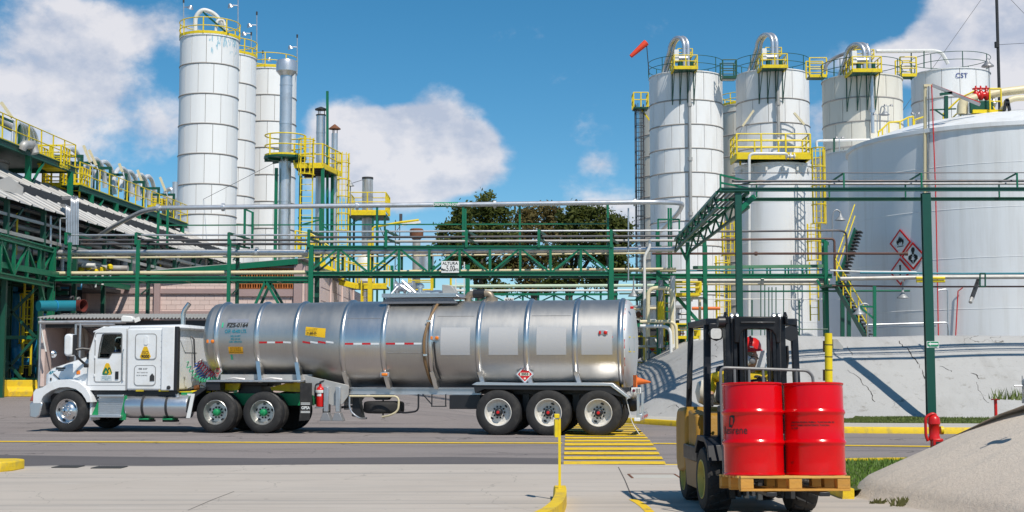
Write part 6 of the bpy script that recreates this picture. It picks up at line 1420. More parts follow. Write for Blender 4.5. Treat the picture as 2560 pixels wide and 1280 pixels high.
for i,(u,v,m,l) in enumerate(((1609,822,'pipewhite','white flanged valve at the left of the valve yard'),(1592,818,'pipewhite','second white valve beside the trailer rear'),(1700,866,'pipecream','cream valve at the right of the valve yard'),(1672,845,'rust','rusty valve below the yellow ladder'),(1697,830,'galv','grey valve with stem under the shelf'),(1578,785,'pipewhite','white valve highest behind the trailer rear'))):
 a=P(u,v,53); t=wthing('valve',l,'valve',a,VP); part('body',MB().lathe([(.05,-.16),(.11,-.08),(.11,.08),(.05,.14)],12,a),M[m],t)
 for k in (-.16,.16): part('flange',MB().cyl(a+Vector((k-.02,0,0)),a+Vector((k+.02,0,0)),.13,12),M[m],t)
 part('stem',MB().cyl(a,a+Vector((0,0,.3)),.025,6),M['dark'],t); part('handwheel',MB().torus(a+Vector((0,0,.3)),.11,.018,14,5),M[m],t)
t=wthing('pipe_manifold','dense manifold of cream, white and green pipes behind the tail of the trailer','pipework',P(1640,920,52.5))
rg=random.Random(8); mm=('pipecream','pipewhite','green','pipegrey','pipewhite','dkgreen','pipecream')
for i in range(13):
 u=rg.uniform(1572,1760); v1=rg.uniform(690,800); part('pipe',MB().tube(bend([P(u,930,52.4+i*.12),P(u,v1,52.4+i*.12),P(u+rg.choice((-1,1))*rg.uniform(14,60),v1+rg.uniform(-1,1),52.4+i*.12)],.15,3),rg.uniform(.03,.075),8),M[mm[i%7]],t)
for i in range(10):
 v=rg.uniform(640,910); u=rg.uniform(1535,1640); part('pipe',MB().tube([P(u,v,52.6+i*.1),P(u+rg.uniform(60,150),v+rg.uniform(-1,1),52.6+i*.1)],rg.uniform(.025,.06),8),M[mm[(i+3)%7]],t)
for i in range(8):
 q=P(rg.uniform(1590,1715),rg.uniform(780,905),52.3); part('valve_body',MB().lathe([(.04,-.12),(.10,-.05),(.10,.05),(.04,.12)],10,q),M[('pipewhite','rust','green')[i%3]],t); part('handwheel',MB().torus(q+Vector((0,0,.24)),.09,.016,12,5),M[('yellow','pipewhite','red')[i%3]],t)
a=P(1572,800,58);b=P(1700,770,58)
t=wthing('yard_shed','low shed with pale corrugated wall over a dark opening behind the valve yard','shed',(a.x,58,0))
x=a.x; rm=MB().bx(0,0,0,.24,.05,b.z-a.z+.0).mesh('cladding_sheet',mat('pale_cladding',(.62,.63,.64),.5,var=.06),False)
while x<b.x: obj('cladding_sheet',rm,t,Vector((x,58,a.z))-Vector((a.x,58,0))); x+=.27
part('opening',MB().bx(a.x,58.3,0,b.x,58.5,a.z),M['dark'],t,False); part('roof',MB().bx(a.x-.2,57.7,b.z,b.x+.2,60,b.z+.1),roofm,t,False)  # solid dark sheet, its colour stands in for the shade in the opening
for u in (1608,1652): part('post',MB().bar((PX(u,57.9),57.9,0),(PX(u,57.9),57.9,a.z),.12),M['pipecream'],t,False)
pipe('orange red pipe low behind the right rack',[P(1730,771,56),P(1800,771,56)],.07,mat('orange_pipe',(.75,.16,.02),.5),group=None)
pipe('thin white line across the medium tank base',[P(1690,747,54),P(1900,748,54),P(2060,748,54)],.02,M['pipewhite'],group=None)
a=Vector((P(2073,1060,35.6).x,35.6,.146)); tp=P(2071,833,35.6)
t=wthing('yellow_bollard','tall yellow pipe post behind the right red drum','bollard',a)
part('post',MB().tube([a,tp],.098,16),M['yellow'],t)
for v in (862,892,925): part('band',MB().cyl(P(2071.5,v+1,35.6),P(2071.5,v-1,35.6),.104,16),M['black'],t)
for v in (866,938): part('bracket',MB().bar(P(2061,v-14,35.68),P(2061,v+14,35.68),.07,.05),M['brown'],t,False)
part('lamp_hood',MB().prism([(0,0),(.10,.0),(.26,-.2),(.24,-.26),(0,-.24)],P(2083,848,35.62),(1,0,0),(0,0,1),(0,1,0),.12),M['galvold'],t)
s0=P(2317,869,35.8);s1=P(2347,853,35.8); w=s1.x-s0.x;h=s1.z-s0.z
t=wthing('arrow_sign','small green sign with a white arrow pointing left on the tall green pole','sign',s0)
part('panel',MB().bx(s0.x,35.79,s0.z,s1.x,35.81,s1.z),M['signwhite'],t,False); part('field',MB().bx(s0.x+.012,35.785,s0.z+h*.2,s1.x-.012,35.789,s1.z-.012),MATS['marker_green'],t,False)
part('arrow',MB().prism([(w*.10,h*.58),(w*.32,h*.84),(w*.32,h*.70),(w*.90,h*.70),(w*.90,h*.46),(w*.32,h*.46),(w*.32,h*.32)],(s0.x,35.784,s0.z),(1,0,0),(0,0,1),(0,-1,0),.003),M['signwhite'],t,False)
text('lettering','RUTA DE EVACUACION',.028,MATS['marker_green'],t,(w/2,-.014,h*.10),(PI/2,0,0),sx=.7)
b=Vector((.552,16.15,.15)); d=16.15
t=wthing('sign_post','thin yellow post with an edge on yellow plate standing on the foreground kerb','sign post',b)
zt=ZV(1040,d); part('post',MB().bar(b,(b.x,b.y,zt-.03),.03,.03),M['yellow'],t)
part('plate',MB().hexa([(b.x-.055,d-.10,zt-.24),(b.x-.02,d-.10,zt-.24),(b.x-.03,d+.13,zt-.24),(b.x-.06,d+.13,zt-.24),(b.x-.055,d-.10,zt-.04),(b.x-.02,d-.10,zt-.04),(b.x-.03,d+.13,zt-.04),(b.x-.06,d+.13,zt-.04)]),M['yellow'],t,False)
part('hinge',MB().box((b.x-.03,d,zt),(.06,.07,.05)),M['yellow'],t,bev=.006)
c=G(2336,1160,.1); c=Vector((P(2336,1100,20.3).x,20.3,.10)); zt=ZV(1036,20.3)
t=wthing('fire_hydrant','red fire monitor post standing behind the concrete mound','hydrant',c); H_=zt-c.z
part('barrel',MB().lathe([(.10,0),(.10,.06),(.06,.08),(.06,H_*.5),(.085,H_*.52),(.085,H_*.58),(.075,H_*.6),(.078,H_*.80),(.09,H_*.82),(.085,H_*.92),(.06,H_*.97),(.02,H_)],20,c),M['red'],t)
part('handle',MB().tube(bend([c+Vector((-.10,-.02,H_*.5)),c+Vector((-.13,-.02,H_*.6)),c+Vector((-.13,-.02,H_*.95)),c+Vector((-.02,-.02,H_*1.02)),c+Vector((.03,-.02,H_*.98))],.06),.022,8),M['red'],t)
part('box',MB().box(c+Vector((.02,-.09,H_*.42)),(.15,.07,.2)),M['red'],t,bev=.012); part('window',MB().box(c+Vector((.03,-.128,H_*.47)),(.09,.006,.04)),M['dark'],t,False); part('cap',MB().cyl(c+Vector((.09,0,H_*.7)),c+Vector((.13,0,H_*.7)),.06,12),M['yellow'],t)
text('lettering','MTR',.05,M['signwhite'],t,(0.0,-.095,H_*.27),(PI/2,0,0),bold=.002)
c=Vector((P(2489,1010,18.4).x,18.4,.5)); t=wthing('valve','small red valve wheel poking up behind the mound ridge','valve',c); zt=ZV(1000,18.4)
part('stem',MB().cyl(c,(c.x,c.y,zt),.022,8),M['red'],t); part('handwheel',MB().lathe([(.02,0),(.055,.0),(.06,.012),(.02,.02)],14,(c.x,c.y,zt)),M['red'],t)
c=Vector((P(2566,990,15.2).x,15.2,1.15)); t=wthing('standpipe','grey metal standpipe with a crossbar on the mound at the right edge','hydrant',c)
part('body',MB().lathe([(.05,0),(.05,.05),(.03,.06),(.03,.2),(.045,.21),(.045,.25),(.02,.27)],14,c),M['galv'],t); part('crossbar',MB().cyl(c+Vector((-.13,0,.19)),c+Vector((.1,0,.19)),.011,8),M['galv'],t); part('cable',MB().tube([c+Vector((-.04,0,.3)),c+Vector((-.04,0,.0))],.006,5),M['pipegrey'],t)
# ================================================================== tanker: tractor and semi trailer
TA=G(165,1080); TB=G(1495,1090); TRZ=math.atan2(TB.y-TA.y,TB.x-TA.x)
M['truckwhite']=mat('truck_white_paint',(.80,.81,.82),.28,var=.03,scale=1.5,dirt=(.55,.51,.45),damt=.42,dscale=1.6,coat=.35)
M['chrome']=mat('polished_aluminium',(.72,.72,.72),.27,.95,var=.05,scale=6)
M['alu']=mat('brushed_aluminium',(.70,.71,.73),.33,.9,var=.08,scale=5)
M['greenpaint']=mat('bright_green_chassis',(.01,.26,.09),.45,var=.2,scale=5)
M['glass']=bpy.data.materials.new('window_glass'); _g=M['glass']; _g.use_nodes=True; _b=_g.node_tree.nodes['Principled BSDF']
_b.inputs['Base Color'].default_value=(.55,.62,.60,1); _b.inputs['Roughness'].default_value=.03; _b.inputs['Transmission Weight'].default_value=1; _b.inputs['IOR'].default_value=1.1
M['interior']=mat('cab_interior',(.03,.032,.035),.8,var=.2)
def steel_mat(name,col,rough,stain):
 m=bpy.data.materials.new(name); m.use_nodes=True; t=m.node_tree; n=t.nodes; l=t.links; b=n['Principled BSDF']
 c=n.new('ShaderNodeTexCoord').outputs['Object']
 def nz(sc,st,det=5,ro=.6):
  mp=n.new('ShaderNodeMapping'); mp.inputs['Scale'].default_value=st; l.new(c,mp.inputs[0]); q=n.new('ShaderNodeTexNoise'); q.inputs['Scale'].default_value=sc; q.inputs['Detail'].default_value=det; q.inputs['Roughness'].default_value=ro; l.new(mp.outputs[0],q.inputs['Vector']); return q.outputs['Fac']
 def rng(x,a,bb,lo,hi):
  r=n.new('ShaderNodeMapRange'); l.new(x,r.inputs[0])
  for i,y in zip((1,2,3,4),(a,bb,lo,hi)): r.inputs[i].default_value=y
  return r.outputs[0]
 mx=n.new('ShaderNodeMix'); mx.data_type='RGBA'; l.new(rng(nz(1.2,(1,1,.5)),.42,.72,0,stain),mx.inputs['Factor']); mx.inputs['A'].default_value=(*col,1); mx.inputs['B'].default_value=(.42,.37,.32,1)
 m2=n.new('ShaderNodeMix'); m2.data_type='RGBA'; m2.blend_type='MULTIPLY'; m2.inputs['Factor'].default_value=1; l.new(mx.outputs['Result'],m2.inputs['A'])
 g=n.new('ShaderNodeCombineXYZ'); br=rng(nz(3,(14,1,1),6,.7),.3,.7,.94,1.02)
 for i in range(3): l.new(br,g.inputs[i])
 l.new(g.outputs[0],m2.inputs['B']); l.new(m2.outputs['Result'],b.inputs['Base Color'])
 b.inputs['Metallic'].default_value=.96; l.new(rng(nz(2.2,(3,1,1),6,.7),.3,.75,rough-.03,rough+.05),b.inputs['Roughness'])
 bp=n.new('ShaderNodeBump'); bp.inputs['Strength'].default_value=.012; bp.inputs['Distance'].default_value=.02; l.new(nz(.9,(1,1,1),3,.5),bp.inputs['Height']); l.new(bp.outputs[0],b.inputs['Normal'])
 return m
M['tanksteel']=steel_mat('brushed_stainless_tank',(.555,.54,.515),.45,.2); M['tankband']=steel_mat('polished_stainless_band',(.70,.685,.665),.32,.15)
def wheel_unit(par,x,y,r,w,kind,side=-1,zc=None,steer=0):
 """one wheel: name wheel > tyre, rim, hub, nuts ; outer face looks towards side*y"""
 z=zc if zc else r; wh=thing_part('wheel',par,(x,y,z),steer)
 s=side
 prof=[(r*.60,-.0*s),(r*.66,-.012*s+.0),(r*.80,-.018*s),(r*.93,-.004*s),(r*.985,.025*s*-1+.0)]
 P_=[(r*.58,.03),(r*.61,.0),(r*.70,-.014),(r*.82,-.012),(r*.92,.004),(r*.975,.022),(r*.995,.05),(r,.09),(r,w-.09),(r*.995,w-.05),(r*.975,w-.022),(r*.9,w),(r*.7,w+.01),(r*.58,w-.03)]
 ax=(0,-s,0) if s<0 else (0,-1,0)
 d=1 if s<0 else -1
 obj('tyre',MB().lathe([(a,b) for a,b in P_],44,(0,0,0),(0,d,0),cap=False).mesh('tyre',M['rubber'],True,30),wh)
 g=MB()
 for q in (.3,.5,.7): g.torus((0,d*w*q,0),r-.004,.010,44,4,(0,1,0))
 obj('tread_groove',g.mesh('tread_groove',M['black']),wh)
 rm,hubm={'steer':(M['chrome'],M['chrome']),'drive':(M['rimalu'],M['greenpaint']),'trailer':(M['rimwhite'],M['black'])}[kind]
 ri=r*.585
 if kind=='steer':
  pr=[(ri,.03),(ri*1.04,.012),(ri*1.0,-.004),(ri*.93,.012),(ri*.88,.05),(ri*.80,.060),(ri*.62,.035),(ri*.55,.01),(ri*.30,-.02),(ri*.26,-.06),(.02,-.085)]
 else:
  pr=[(ri,.02),(ri*1.045,.004),(ri*1.0,-.006),(ri*.95,.02),(ri*.92,.09),(ri*.84,.15),(ri*.78,.165),(ri*.52,.165),(ri*.50,.15),(.02,.15)]
 obj('rim',MB().lathe(pr,40,(0,0,0),(0,d,0),cap=False).mesh('rim',rm,True,30),wh)
 hm=MB()
 nh=10 if kind=='steer' else (8 if kind=='drive' else 2); rr=ri*(.80 if kind=='steer' else .70); dep=.052 if kind=='steer' else .160
 nh={'steer':5,'drive':5,'trailer':2}[kind]; off={'steer':.5,'drive':.3,'trailer':{10.85:.7,12.04:1.15,13.22:1.2}.get(round(x,2),.4)}[kind]
 for k in range(nh):
  a=2*PI*k/nh+off; e=[]
  for j in range(10):
   q=2*PI*j/10; ra=rr+ri*.075*math.cos(q); aa=a+.20*math.sin(q); e.append((ra*math.cos(aa),d*(dep-.006),ra*math.sin(aa)))
  one=MB().add(e,[tuple(range(10)) if d<0 else tuple(range(9,-1,-1))]); obj('hand_hole',one.mesh('hand_hole',M['black'],False),wh)
 nr=ri*(.42 if kind=='steer' else .43); nz_=.0 if kind=='steer' else .125
 nut=MB().lathe([(.024,0),(.024,-.028),(.014,-.045),(.002,-.047)],8,(0,0,0),(0,d,0)).mesh('wheel_nut',M['chrome'] if kind=='steer' else M['black'])
 for k in range(10):
  a=2*PI*k/10; obj('wheel_nut',nut,wh,(nr*math.cos(a),d*(.02 if kind=='steer' else .163),nr*math.sin(a)))
 if kind!='steer':
  obj('hub',MB().lathe([(ri*.30,.16),(ri*.30,.06),(ri*.26,.02),(ri*.15,.0),(.003,-.002)],20,(0,0,0),(0,d,0)).mesh('hub',hubm),wh)
  obj('hub_cap',MB().lathe([(ri*.12,.0),(ri*.11,-.02),(.002,-.024)],14,(0,0,0),(0,d,0)).mesh('hub_cap',M['red'] if kind=='trailer' else M['greenpaint']),wh)
 return wh
def thing_part(name,par,loc,rz=0):
 o=bpy.data.objects.new(name,None); COL.objects.link(o); o.parent=par; o.location=loc; o.rotation_euler=(0,0,rz); return o
M['rimalu']=mat('aluminium_wheel',(.62,.61,.59),.35,.75,var=.12,scale=6,dirt=(.25,.22,.18),damt=.5,dscale=5)
M['rimwhite']=mat('white_wheel',(.68,.66,.62),.5,var=.08,scale=6,dirt=(.38,.32,.22),damt=.6,dscale=4)
def ringpoly(mb,outer,inner,y0,y1):
 n=len(outer); vs=[(x,y0,z) for x,z in outer]+[(x,y0,z) for x,z in inner]+[(x,y1,z) for x,z in outer]+[(x,y1,z) for x,z in inner]
 fs=[]
 for i in range(n):
  j=(i+1)%n; fs+=[(i,j,n+j,n+i),(2*n+j,2*n+i,3*n+i,3*n+j),(i,2*n+i,2*n+j,j),(n+j,3*n+j,3*n+i,n+i)]
 return mb.add(vs,fs)
def rrect(x0,z0,x1,z1,r,k=4):
 p=[]
 for cx_,cz_,a0 in ((x1-r,z0+r,-PI/2),(x1-r,z1-r,0),(x0+r,z1-r,PI/2),(x0+r,z0+r,PI)):
  for i in range(k+1): a=a0+PI/2*i/k; p.append((cx_+r*math.cos(a),cz_+r*math.sin(a)))
 return p
T=thing('semi_truck','white conventional sleeper cab truck pulling the silver tank trailer','truck',TA,TRZ); TR=T
pt=lambda name,mb,m,bev=0,par=None,sm=True,ang=38,lab=None: part(name,mb,m,par or T,sm,ang,bev,lab)
YL,YR=.12,2.38; YC=1.25
sec=[(-.80,.62,.80,1.38,1.30,.98),(-.77,.66,.86,1.52,1.42,.96),(-.66,.70,.90,1.60,1.50,.95),(-.30,.74,.92,1.705,1.60,.95),(.1,.78,.95,1.82,1.70,.95),(.47,.84,1.0,1.925,1.80,.95)]
vs=[];fs=[]
for x,a,b_,zt,zs_h,zb in sec:
 ring=[(-b_,zb),(-b_,zs_h-.12),(-b_*.985,zs_h),(-a-.04,zt-.02),(-a*.7,zt+.012),(0,zt+.03),(a*.7,zt+.012),(a+.04,zt-.02),(b_*.985,zs_h),(b_,zs_h-.12),(b_,zb)]
 vs+=[(x,YC+y,z) for y,z in ring]
k=11
for i in range(len(sec)-1):
 for j in range(k-1): fs.append((i*k+j,i*k+j+1,(i+1)*k+j+1,(i+1)*k+j))
fs.append(tuple(range(k-1,-1,-1)))
pt('hood',MB().add(vs,fs),M['truckwhite'],ang=60)
pt('grille',MB().bx(-.84,YC-.5,.75,-.79,YC+.5,1.42),M['chrome'],.02)
pt('nose_panel',MB().bx(-.80,YC-.9,.70,-.70,YC+.9,1.0),M['truckwhite'],.03)
def fender(y0,y1,name='fender'):
 out=[(-.90,.70),(-.90,.98),(-.84,1.06),(-.66,1.10),(-.50,1.20),(-.22,1.29),(.05,1.30),(.30,1.24),(.50,1.10),(.62,.90),(.66,.74)]
 inn=[(-.68,.70),(-.66,.80),(-.62,.88),(-.55,.94),(-.42,1.02),(-.20,1.10),(.03,1.11),(.24,1.06),(.40,.95),(.50,.82),(.54,.74)]
 n=len(out); vs=[];ys=[y0,y0+.02,y0+.09,y1]; sc=[.94,.985,1,1]
 mb=MB(); 
 for y,s in zip(ys,sc):
  for (xo,zo),(xi,zi) in zip(out,inn): vs.append((xi+(xo-xi)*s,y,zi+(zo-zi)*s))
 for y in ys:
  for xi,zi in inn: vs.append((xi,y,zi))
 fs=[]; q=len(ys)
 for i in range(q-1):
  for j in range(n-1): fs.append((i*n+j,(i+1)*n+j,(i+1)*n+j+1,i*n+j+1))
 o=q*n
 for i in range(q-1):
  for j in range(n-1): fs.append((o+i*n+j,o+i*n+j+1,o+(i+1)*n+j+1,o+(i+1)*n+j))
 for j in range(n-1): fs.append((j,j+1,o+j+1,o+j))
 a,b_=(q-1)*n,o+(q-1)*n
 for j in range(n-1): fs.append((a+j,b_+j,b_+j+1,a+j+1))
 return pt(name,mb.add(vs,fs),M['truckwhite'],ang=50)
fender(-.02,.75); 
f2=fender(1.75,2.48)
pt('wheel_well',MB().bx(-.62,.36,.55,.50,.40,1.1),M['black'],sm=False); pt('wheel_well',MB().bx(.50,.2,.55,.56,2.3,1.05),M['black'],sm=False)
bp_=[(-.98,.36),(-.98,.70),(-.93,.74),(-.66,.74),(-.64,.70),(-.70,.40),(-.80,.33)]
pt('bumper',MB().prism(bp_,(0,-.02,0),(1,0,0),(0,0,1),(0,1,0),2.54),M['alu'],.03)
pt('headlamp',MB().prism([(-1.0,.76),(-.90,.98),(-.87,.76)],(0,.0,0),(1,0,0),(0,0,1),(0,1,0),.3),mat('red_lens',(.45,.08,.05),.25,var=.1,coat=.5),.02)
pt('headlamp',MB().prism([(-.93,.98),(-.90,1.12),(-.84,1.12),(-.86,.8)],(0,.25,0),(1,0,0),(0,0,1),(0,1,0),.35),M['glass'],.02)
pt('headlamp',MB().prism([(-.93,.98),(-.90,1.12),(-.84,1.12),(-.86,.8)],(0,1.9,0),(1,0,0),(0,0,1),(0,1,0),.35),M['glass'],.02)
pt('marker_lamp',MB().box((-.03+.17,.30,1.47),(.11,.04,.10)),M['orange'],.015)
for xx in (-.70,-.70): pass
pt('hood_emblem',MB().box((-.36,.338,1.575),(.26,.012,.045)),M['dark'],.004); pt('hood_emblem',MB().box((-.34,.338,1.525),(.18,.012,.03)),M['dark'],.004)
text('lettering','453',.13,mat('teal_lettering',(.02,.22,.30),.5),T,(-.575,.352,1.455),(PI/2,0,.0),bold=.006)
pt('hood_latch',MB().tube([(-.55,.33,1.44),(-.42,.325,1.33),(-.36,.325,1.28)],.012,6),M['dark']); pt('hood_latch',MB().box((-.62,.345,1.30),(.04,.03,.07)),M['dark'],.005)
out=[(.47,1.03),(1.05,1.03),(1.49,1.03),(1.49,1.9),(1.49,2.56),(.84,2.585),(.66,2.50),(.50,1.95)]
inn=[(.755,1.845),(1.02,1.845),(1.10,1.975),(1.335,1.975),(1.335,2.405),(.90,2.405),(.855,2.39),(.80,2.14)]
ringpoly(mb:=MB(),out,inn,YL,YL+.05); pt('cab_side',mb,M['truckwhite'],sm=False)
ringpoly(mb:=MB(),out,inn,YR-.05,YR); pt('cab_side',mb,M['truckwhite'],sm=False)
pt('roof',MB().hexa([(.84,YL+.02,2.55),(2.84,YL+.02,2.55),(2.84,YR-.02,2.55),(.84,YR-.02,2.55),(.88,YL+.25,2.63),(2.84,YL+.25,2.66),(2.84,YR-.25,2.66),(.88,YR-.25,2.63)]),M['truckwhite'],.05)
pt('sun_visor',MB().hexa([(.56,YL+.03,2.455),(.86,YL+.03,2.56),(.86,YR-.03,2.56),(.56,YR-.03,2.455),(.57,YL+.05,2.50),(.86,YL+.05,2.62),(.86,YR-.05,2.62),(.57,YR-.05,2.50)]),M['truckwhite'],.02)
pt('windscreen',MB().hexa([(.50,YL+.08,1.96),(.52,YL+.08,1.96),(.52,YR-.08,1.96),(.50,YR-.08,1.96),(.66,YL+.12,2.46),(.68,YL+.12,2.46),(.68,YR-.12,2.46),(.66,YR-.12,2.46)]),M['glass'],sm=False)
pt('windscreen_pillar',MB().bar((.50,YL+.05,1.93),(.68,YL+.07,2.5),.09,.05,(1,0,0)),M['truckwhite'],.01); pt('windscreen_pillar',MB().bar((.50,YR-.05,1.93),(.68,YR-.07,2.5),.09,.05,(1,0,0)),M['truckwhite'],.01)
pt('cowl',MB().bx(.40,YL+.05,1.80,.53,YR-.05,1.95),M['dark'],.02)
pt('cab_floor',MB().bx(.47,YL+.05,1.0,1.49,YR-.05,1.06),M['interior'],sm=False); pt('firewall',MB().bx(.47,YL+.05,1.06,.52,YR-.05,1.9),M['interior'],sm=False); pt('dashboard',MB().bx(.52,YL+.1,1.55,.72,YR-.1,1.92),M['interior'],.03)
pt('cab_back',MB().bx(1.44,YL+.05,1.06,1.48,YR-.05,2.55),M['interior'],sm=False)
for y in (YL+.015,YR-.02): pt('window',MB().prism(inn,(0,y,0),(1,0,0),(0,0,1),(0,1,0),.006),M['glass'],sm=False)
def rim_of(poly,w,y,m,name,th=.008):
 c=(sum(p[0] for p in poly)/len(poly),sum(p[1] for p in poly)/len(poly)); n=len(poly)
 inner=[]
 for i in range(n):
  a,b,c2=Vector(poly[i-1]),Vector(poly[i]),Vector(poly[(i+1)%n]); d=((b-a).normalized()+(c2-b).normalized()).normalized(); nn=Vector((-d.y,d.x)); inner.append((b.x+nn.x*w,b.y+nn.y*w))
 mb=MB(); ringpoly(mb,poly,inner,y-th,y); return pt(name,mb,m,sm=False)
gask=mat('rubber_seal',(.05,.05,.052),.7)
greyseal=mat('grey_panel_gap',(.30,.30,.30),.7)
rim_of(rrect(.645,1.225,1.375,2.46,.07),.022,YL,greyseal,'door_seal')
rim_of(inn,-.03,YL-.0005,gask,'window_seal',.010)
pt('door_handle',MB().box((1.25,YL-.012,1.40),(.085,.03,.19)),M['black'],.01)
pt('grab_rail',MB().tube([(1.415,YL-.01,2.04),(1.415,YL-.05,2.0),(1.415,YL-.05,1.3),(1.415,YL-.01,1.26)],.012,6),M['chrome'])
pt('seam',MB().bx(.48,YL-.004,1.145,1.49,YL-.0005,1.152),greyseal,sm=False)
for i in range(3): pt('hinge',MB().box((.655,YL-.012,1.4+i*.45),(.03,.02,.07)),M['truckwhite'],.005)
pt('sleeper',MB().bx(1.492,YL-.005,1.03,2.76,YR+.005,2.56),M['truckwhite'],.045)
pt('side_fairing',MB().bx(2.42,YL-.05,1.03,2.755,YL+.16,2.60),M['truckwhite'],.02); pt('side_fairing',MB().bx(2.42,YR-.16,1.03,2.755,YR+.05,2.60),M['truckwhite'],.02)
pt('fairing_edge',MB().bx(2.757,YL-.055,1.02,2.845,YL+.10,2.60),M['black'],.01)
pt('rear_roof_cap',MB().bx(1.5,YL+.03,2.53,2.86,YR-.03,2.63),M['truckwhite'],.05)
pt('seam',MB().bx(1.482,YL-.01,1.03,1.496,YL-.002,2.55),greyseal,sm=False)
rim_of(rrect(1.71,1.78,2.28,2.43,.09),.018,YL-.006,greyseal,'hatch_seal'); pt('sleeper_hatch',MB().prism(rrect(1.735,1.805,2.255,2.405,.08),(0,YL-.006,0),(1,0,0),(0,0,1),(0,-1,0),.012),M['truckwhite'])
pt('hatch_vent',MB().prism(rrect(1.955,2.15,2.055,2.37,.03),(0,YL-.019,0),(1,0,0),(0,0,1),(0,-1,0),.015),M['truckwhite'])
rim_of(rrect(1.70,1.14,2.27,1.65,.09),.016,YL-.006,greyseal,'hatch_seal'); pt('locker_door',MB().prism(rrect(1.72,1.16,2.25,1.63,.08),(0,YL-.006,0),(1,0,0),(0,0,1),(0,-1,0),.010),M['truckwhite'])
pt('locker_handle',MB().prism([(2.12,1.26),(2.24,1.26),(2.24,1.38),(2.18,1.45),(2.12,1.38)],(0,YL-.017,0),(1,0,0),(0,0,1),(0,-1,0),.014),M['dark'],.006)
for k in range(9):
 for xx in (2.39,2.35): pt('rivet',MB().box((xx,YL-.007,1.15+k*.155),(.012,.008,.012)),greyseal,sm=False) if xx==2.39 else None
pt('side_lamp',MB().lathe([(.05,0),(.045,-.03),(.01,-.04)],14,(2.63,YL-.05,1.10),(0,1,0)),M['dark'])
def rtri(cx_,cz_,w,h,m,y,name): return pt(name,MB().prism([(cx_-w/2,cz_-h/2+.06),(cx_-w/2+.04,cz_-h/2),(cx_+w/2-.04,cz_-h/2),(cx_+w/2,cz_-h/2+.06),(cx_+.055,cz_+h/2-.03),(cx_+.03,cz_+h/2),(cx_-.03,cz_+h/2),(cx_-.055,cz_+h/2-.03)],(0,y,0),(1,0,0),(0,0,1),(0,-1,0),.004),m,sm=False)
sy=mat('sticker_yellow',(.78,.47,.01),.45,var=.05); sg=mat('sticker_green',(.01,.17,.08),.45,var=.05); ss=mat('sticker_grey',(.60,.66,.68),.5,var=.05)
rtri(1.99,1.955,.29,.31,sy,YL-.019,'certificate_sign')
text('lettering','ISO',.115,mat('brown_ink',(.20,.11,.02),.6),T,(1.99,YL-.026,1.955),(PI/2,0,0),bold=.001,ext=.001); text('lettering','9000',.105,M['ink'],T,(1.99,YL-.026,1.86),(PI/2,0,0),bold=.004,ext=.001)
rtri(.99,1.555,.26,.29,sy,YL-.001,'door_emblem')
for pl in ([(.86,1.43),(.90,1.41),(1.0,1.41),(1.04,1.47),(.985,1.565),(.945,1.60),(.90,1.53)],[(.985,1.47),(1.03,1.60),(1.055,1.56),(1.105,1.42),(1.12,1.46),(1.07,1.585),(1.02,1.585)]):
 pt('door_emblem',MB().prism(pl,(0,YL-.006,0),(1,0,0),(0,0,1),(0,-1,0),.003),sg,sm=False)
pt('door_emblem',MB().prism([(.925,1.45),(.99,1.45),(.965,1.525)],(0,YL-.010,0),(1,0,0),(0,0,1),(0,-1,0),.002),sy,sm=False)
pt('door_notice',MB().bx(.83,YL-.004,1.265,1.115,YL-.0005,1.385),ss,sm=False)
for i,s in enumerate(('TRANSPORTACION','SERVICIO PUBLICO','MEXICO')): text('lettering',s,.026,MATS['teal_lettering'],T,(.975,YL-.006,1.36-i*.035),(PI/2,0,0),ext=.0005)
text('lettering','FZS- 0157',.055,M['ink'],T,(1.93,YL-.019,1.555),(PI/2,0,0),bold=.001,ext=.0005,shear=.2); text('lettering','04-LT 24,542 KG',.040,M['ink'],T,(1.92,YL-.019,1.465),(PI/2,0,0),ext=.0005); text('lettering','02-29-15,400 KG',.040,M['ink'],T,(1.91,YL-.019,1.395),(PI/2,0,0),ext=.0005)
pt('rear_hatch',MB().prism([(YC-.85,2.28),(YC+.25,2.28),(YC+.22,1.97),(YC-.55,1.97)],(2.765,0,0),(0,1,0),(0,0,1),(1,0,0),.012),M['truckwhite'],.008)
pt('rear_lamp',MB().cyl((2.76,YC+.55,1.75),(2.80,YC+.55,1.75),.06,12),M['chrome'])
pt('hose_stand',MB().tube([(2.78,YC-.2,2.38),(2.86,YC-.2,2.30),(2.90,YC-.2,1.62)],.022,6),M['black'])
pt('mirror',MB().prism(rrect(.02,1.87,.24,2.42,.09),(0,-.28,0),(1,0,0),(0,0,1),(0,1,0),.26),M['truckwhite'],.04)
pt('mirror_glass',MB().bx(.242,-.26,1.90,.256,-.04,2.40),M['dark'],.01)
pt('mirror_arm',MB().tube([(.22,-.1,2.02),(.36,.0,2.06),(.52,.10,2.04)],.035,8),M['black']); pt('mirror_arm',MB().tube([(.22,-.1,1.95),(.30,.0,1.8),(.42,.11,1.66)],.03,8),M['black']); pt('mirror_foot',MB().box((.44,.10,1.64),(.12,.06,.10)),M['black'],.02)
pt('mirror',MB().lathe([(.10,0),(.085,.06),(.03,.10),(.005,.105)],16,(-.62,.40,1.93),(1,.15,.0)),M['chrome']); pt('mirror_stem',MB().tube([(-.64,.42,1.84),(-.66,.44,1.58)],.010,5),M['dark'])
pt('mirror',MB().prism(rrect(.02,1.87,.24,2.42,.09),(0,2.52,0),(1,0,0),(0,0,1),(0,1,0),.24),M['truckwhite'],.04)
pt('exhaust_stack',MB().tube(bend([(2.50,YC-.05,2.5),(2.50,YC-.05,3.02),(2.66,YC-.05,3.22)],.2),.062,14,cap=False),M['chrome']); pt('exhaust_mouth',MB().cyl((2.625,YC-.05,3.185),(2.63,YC-.05,3.19),.057,14),M['black'])
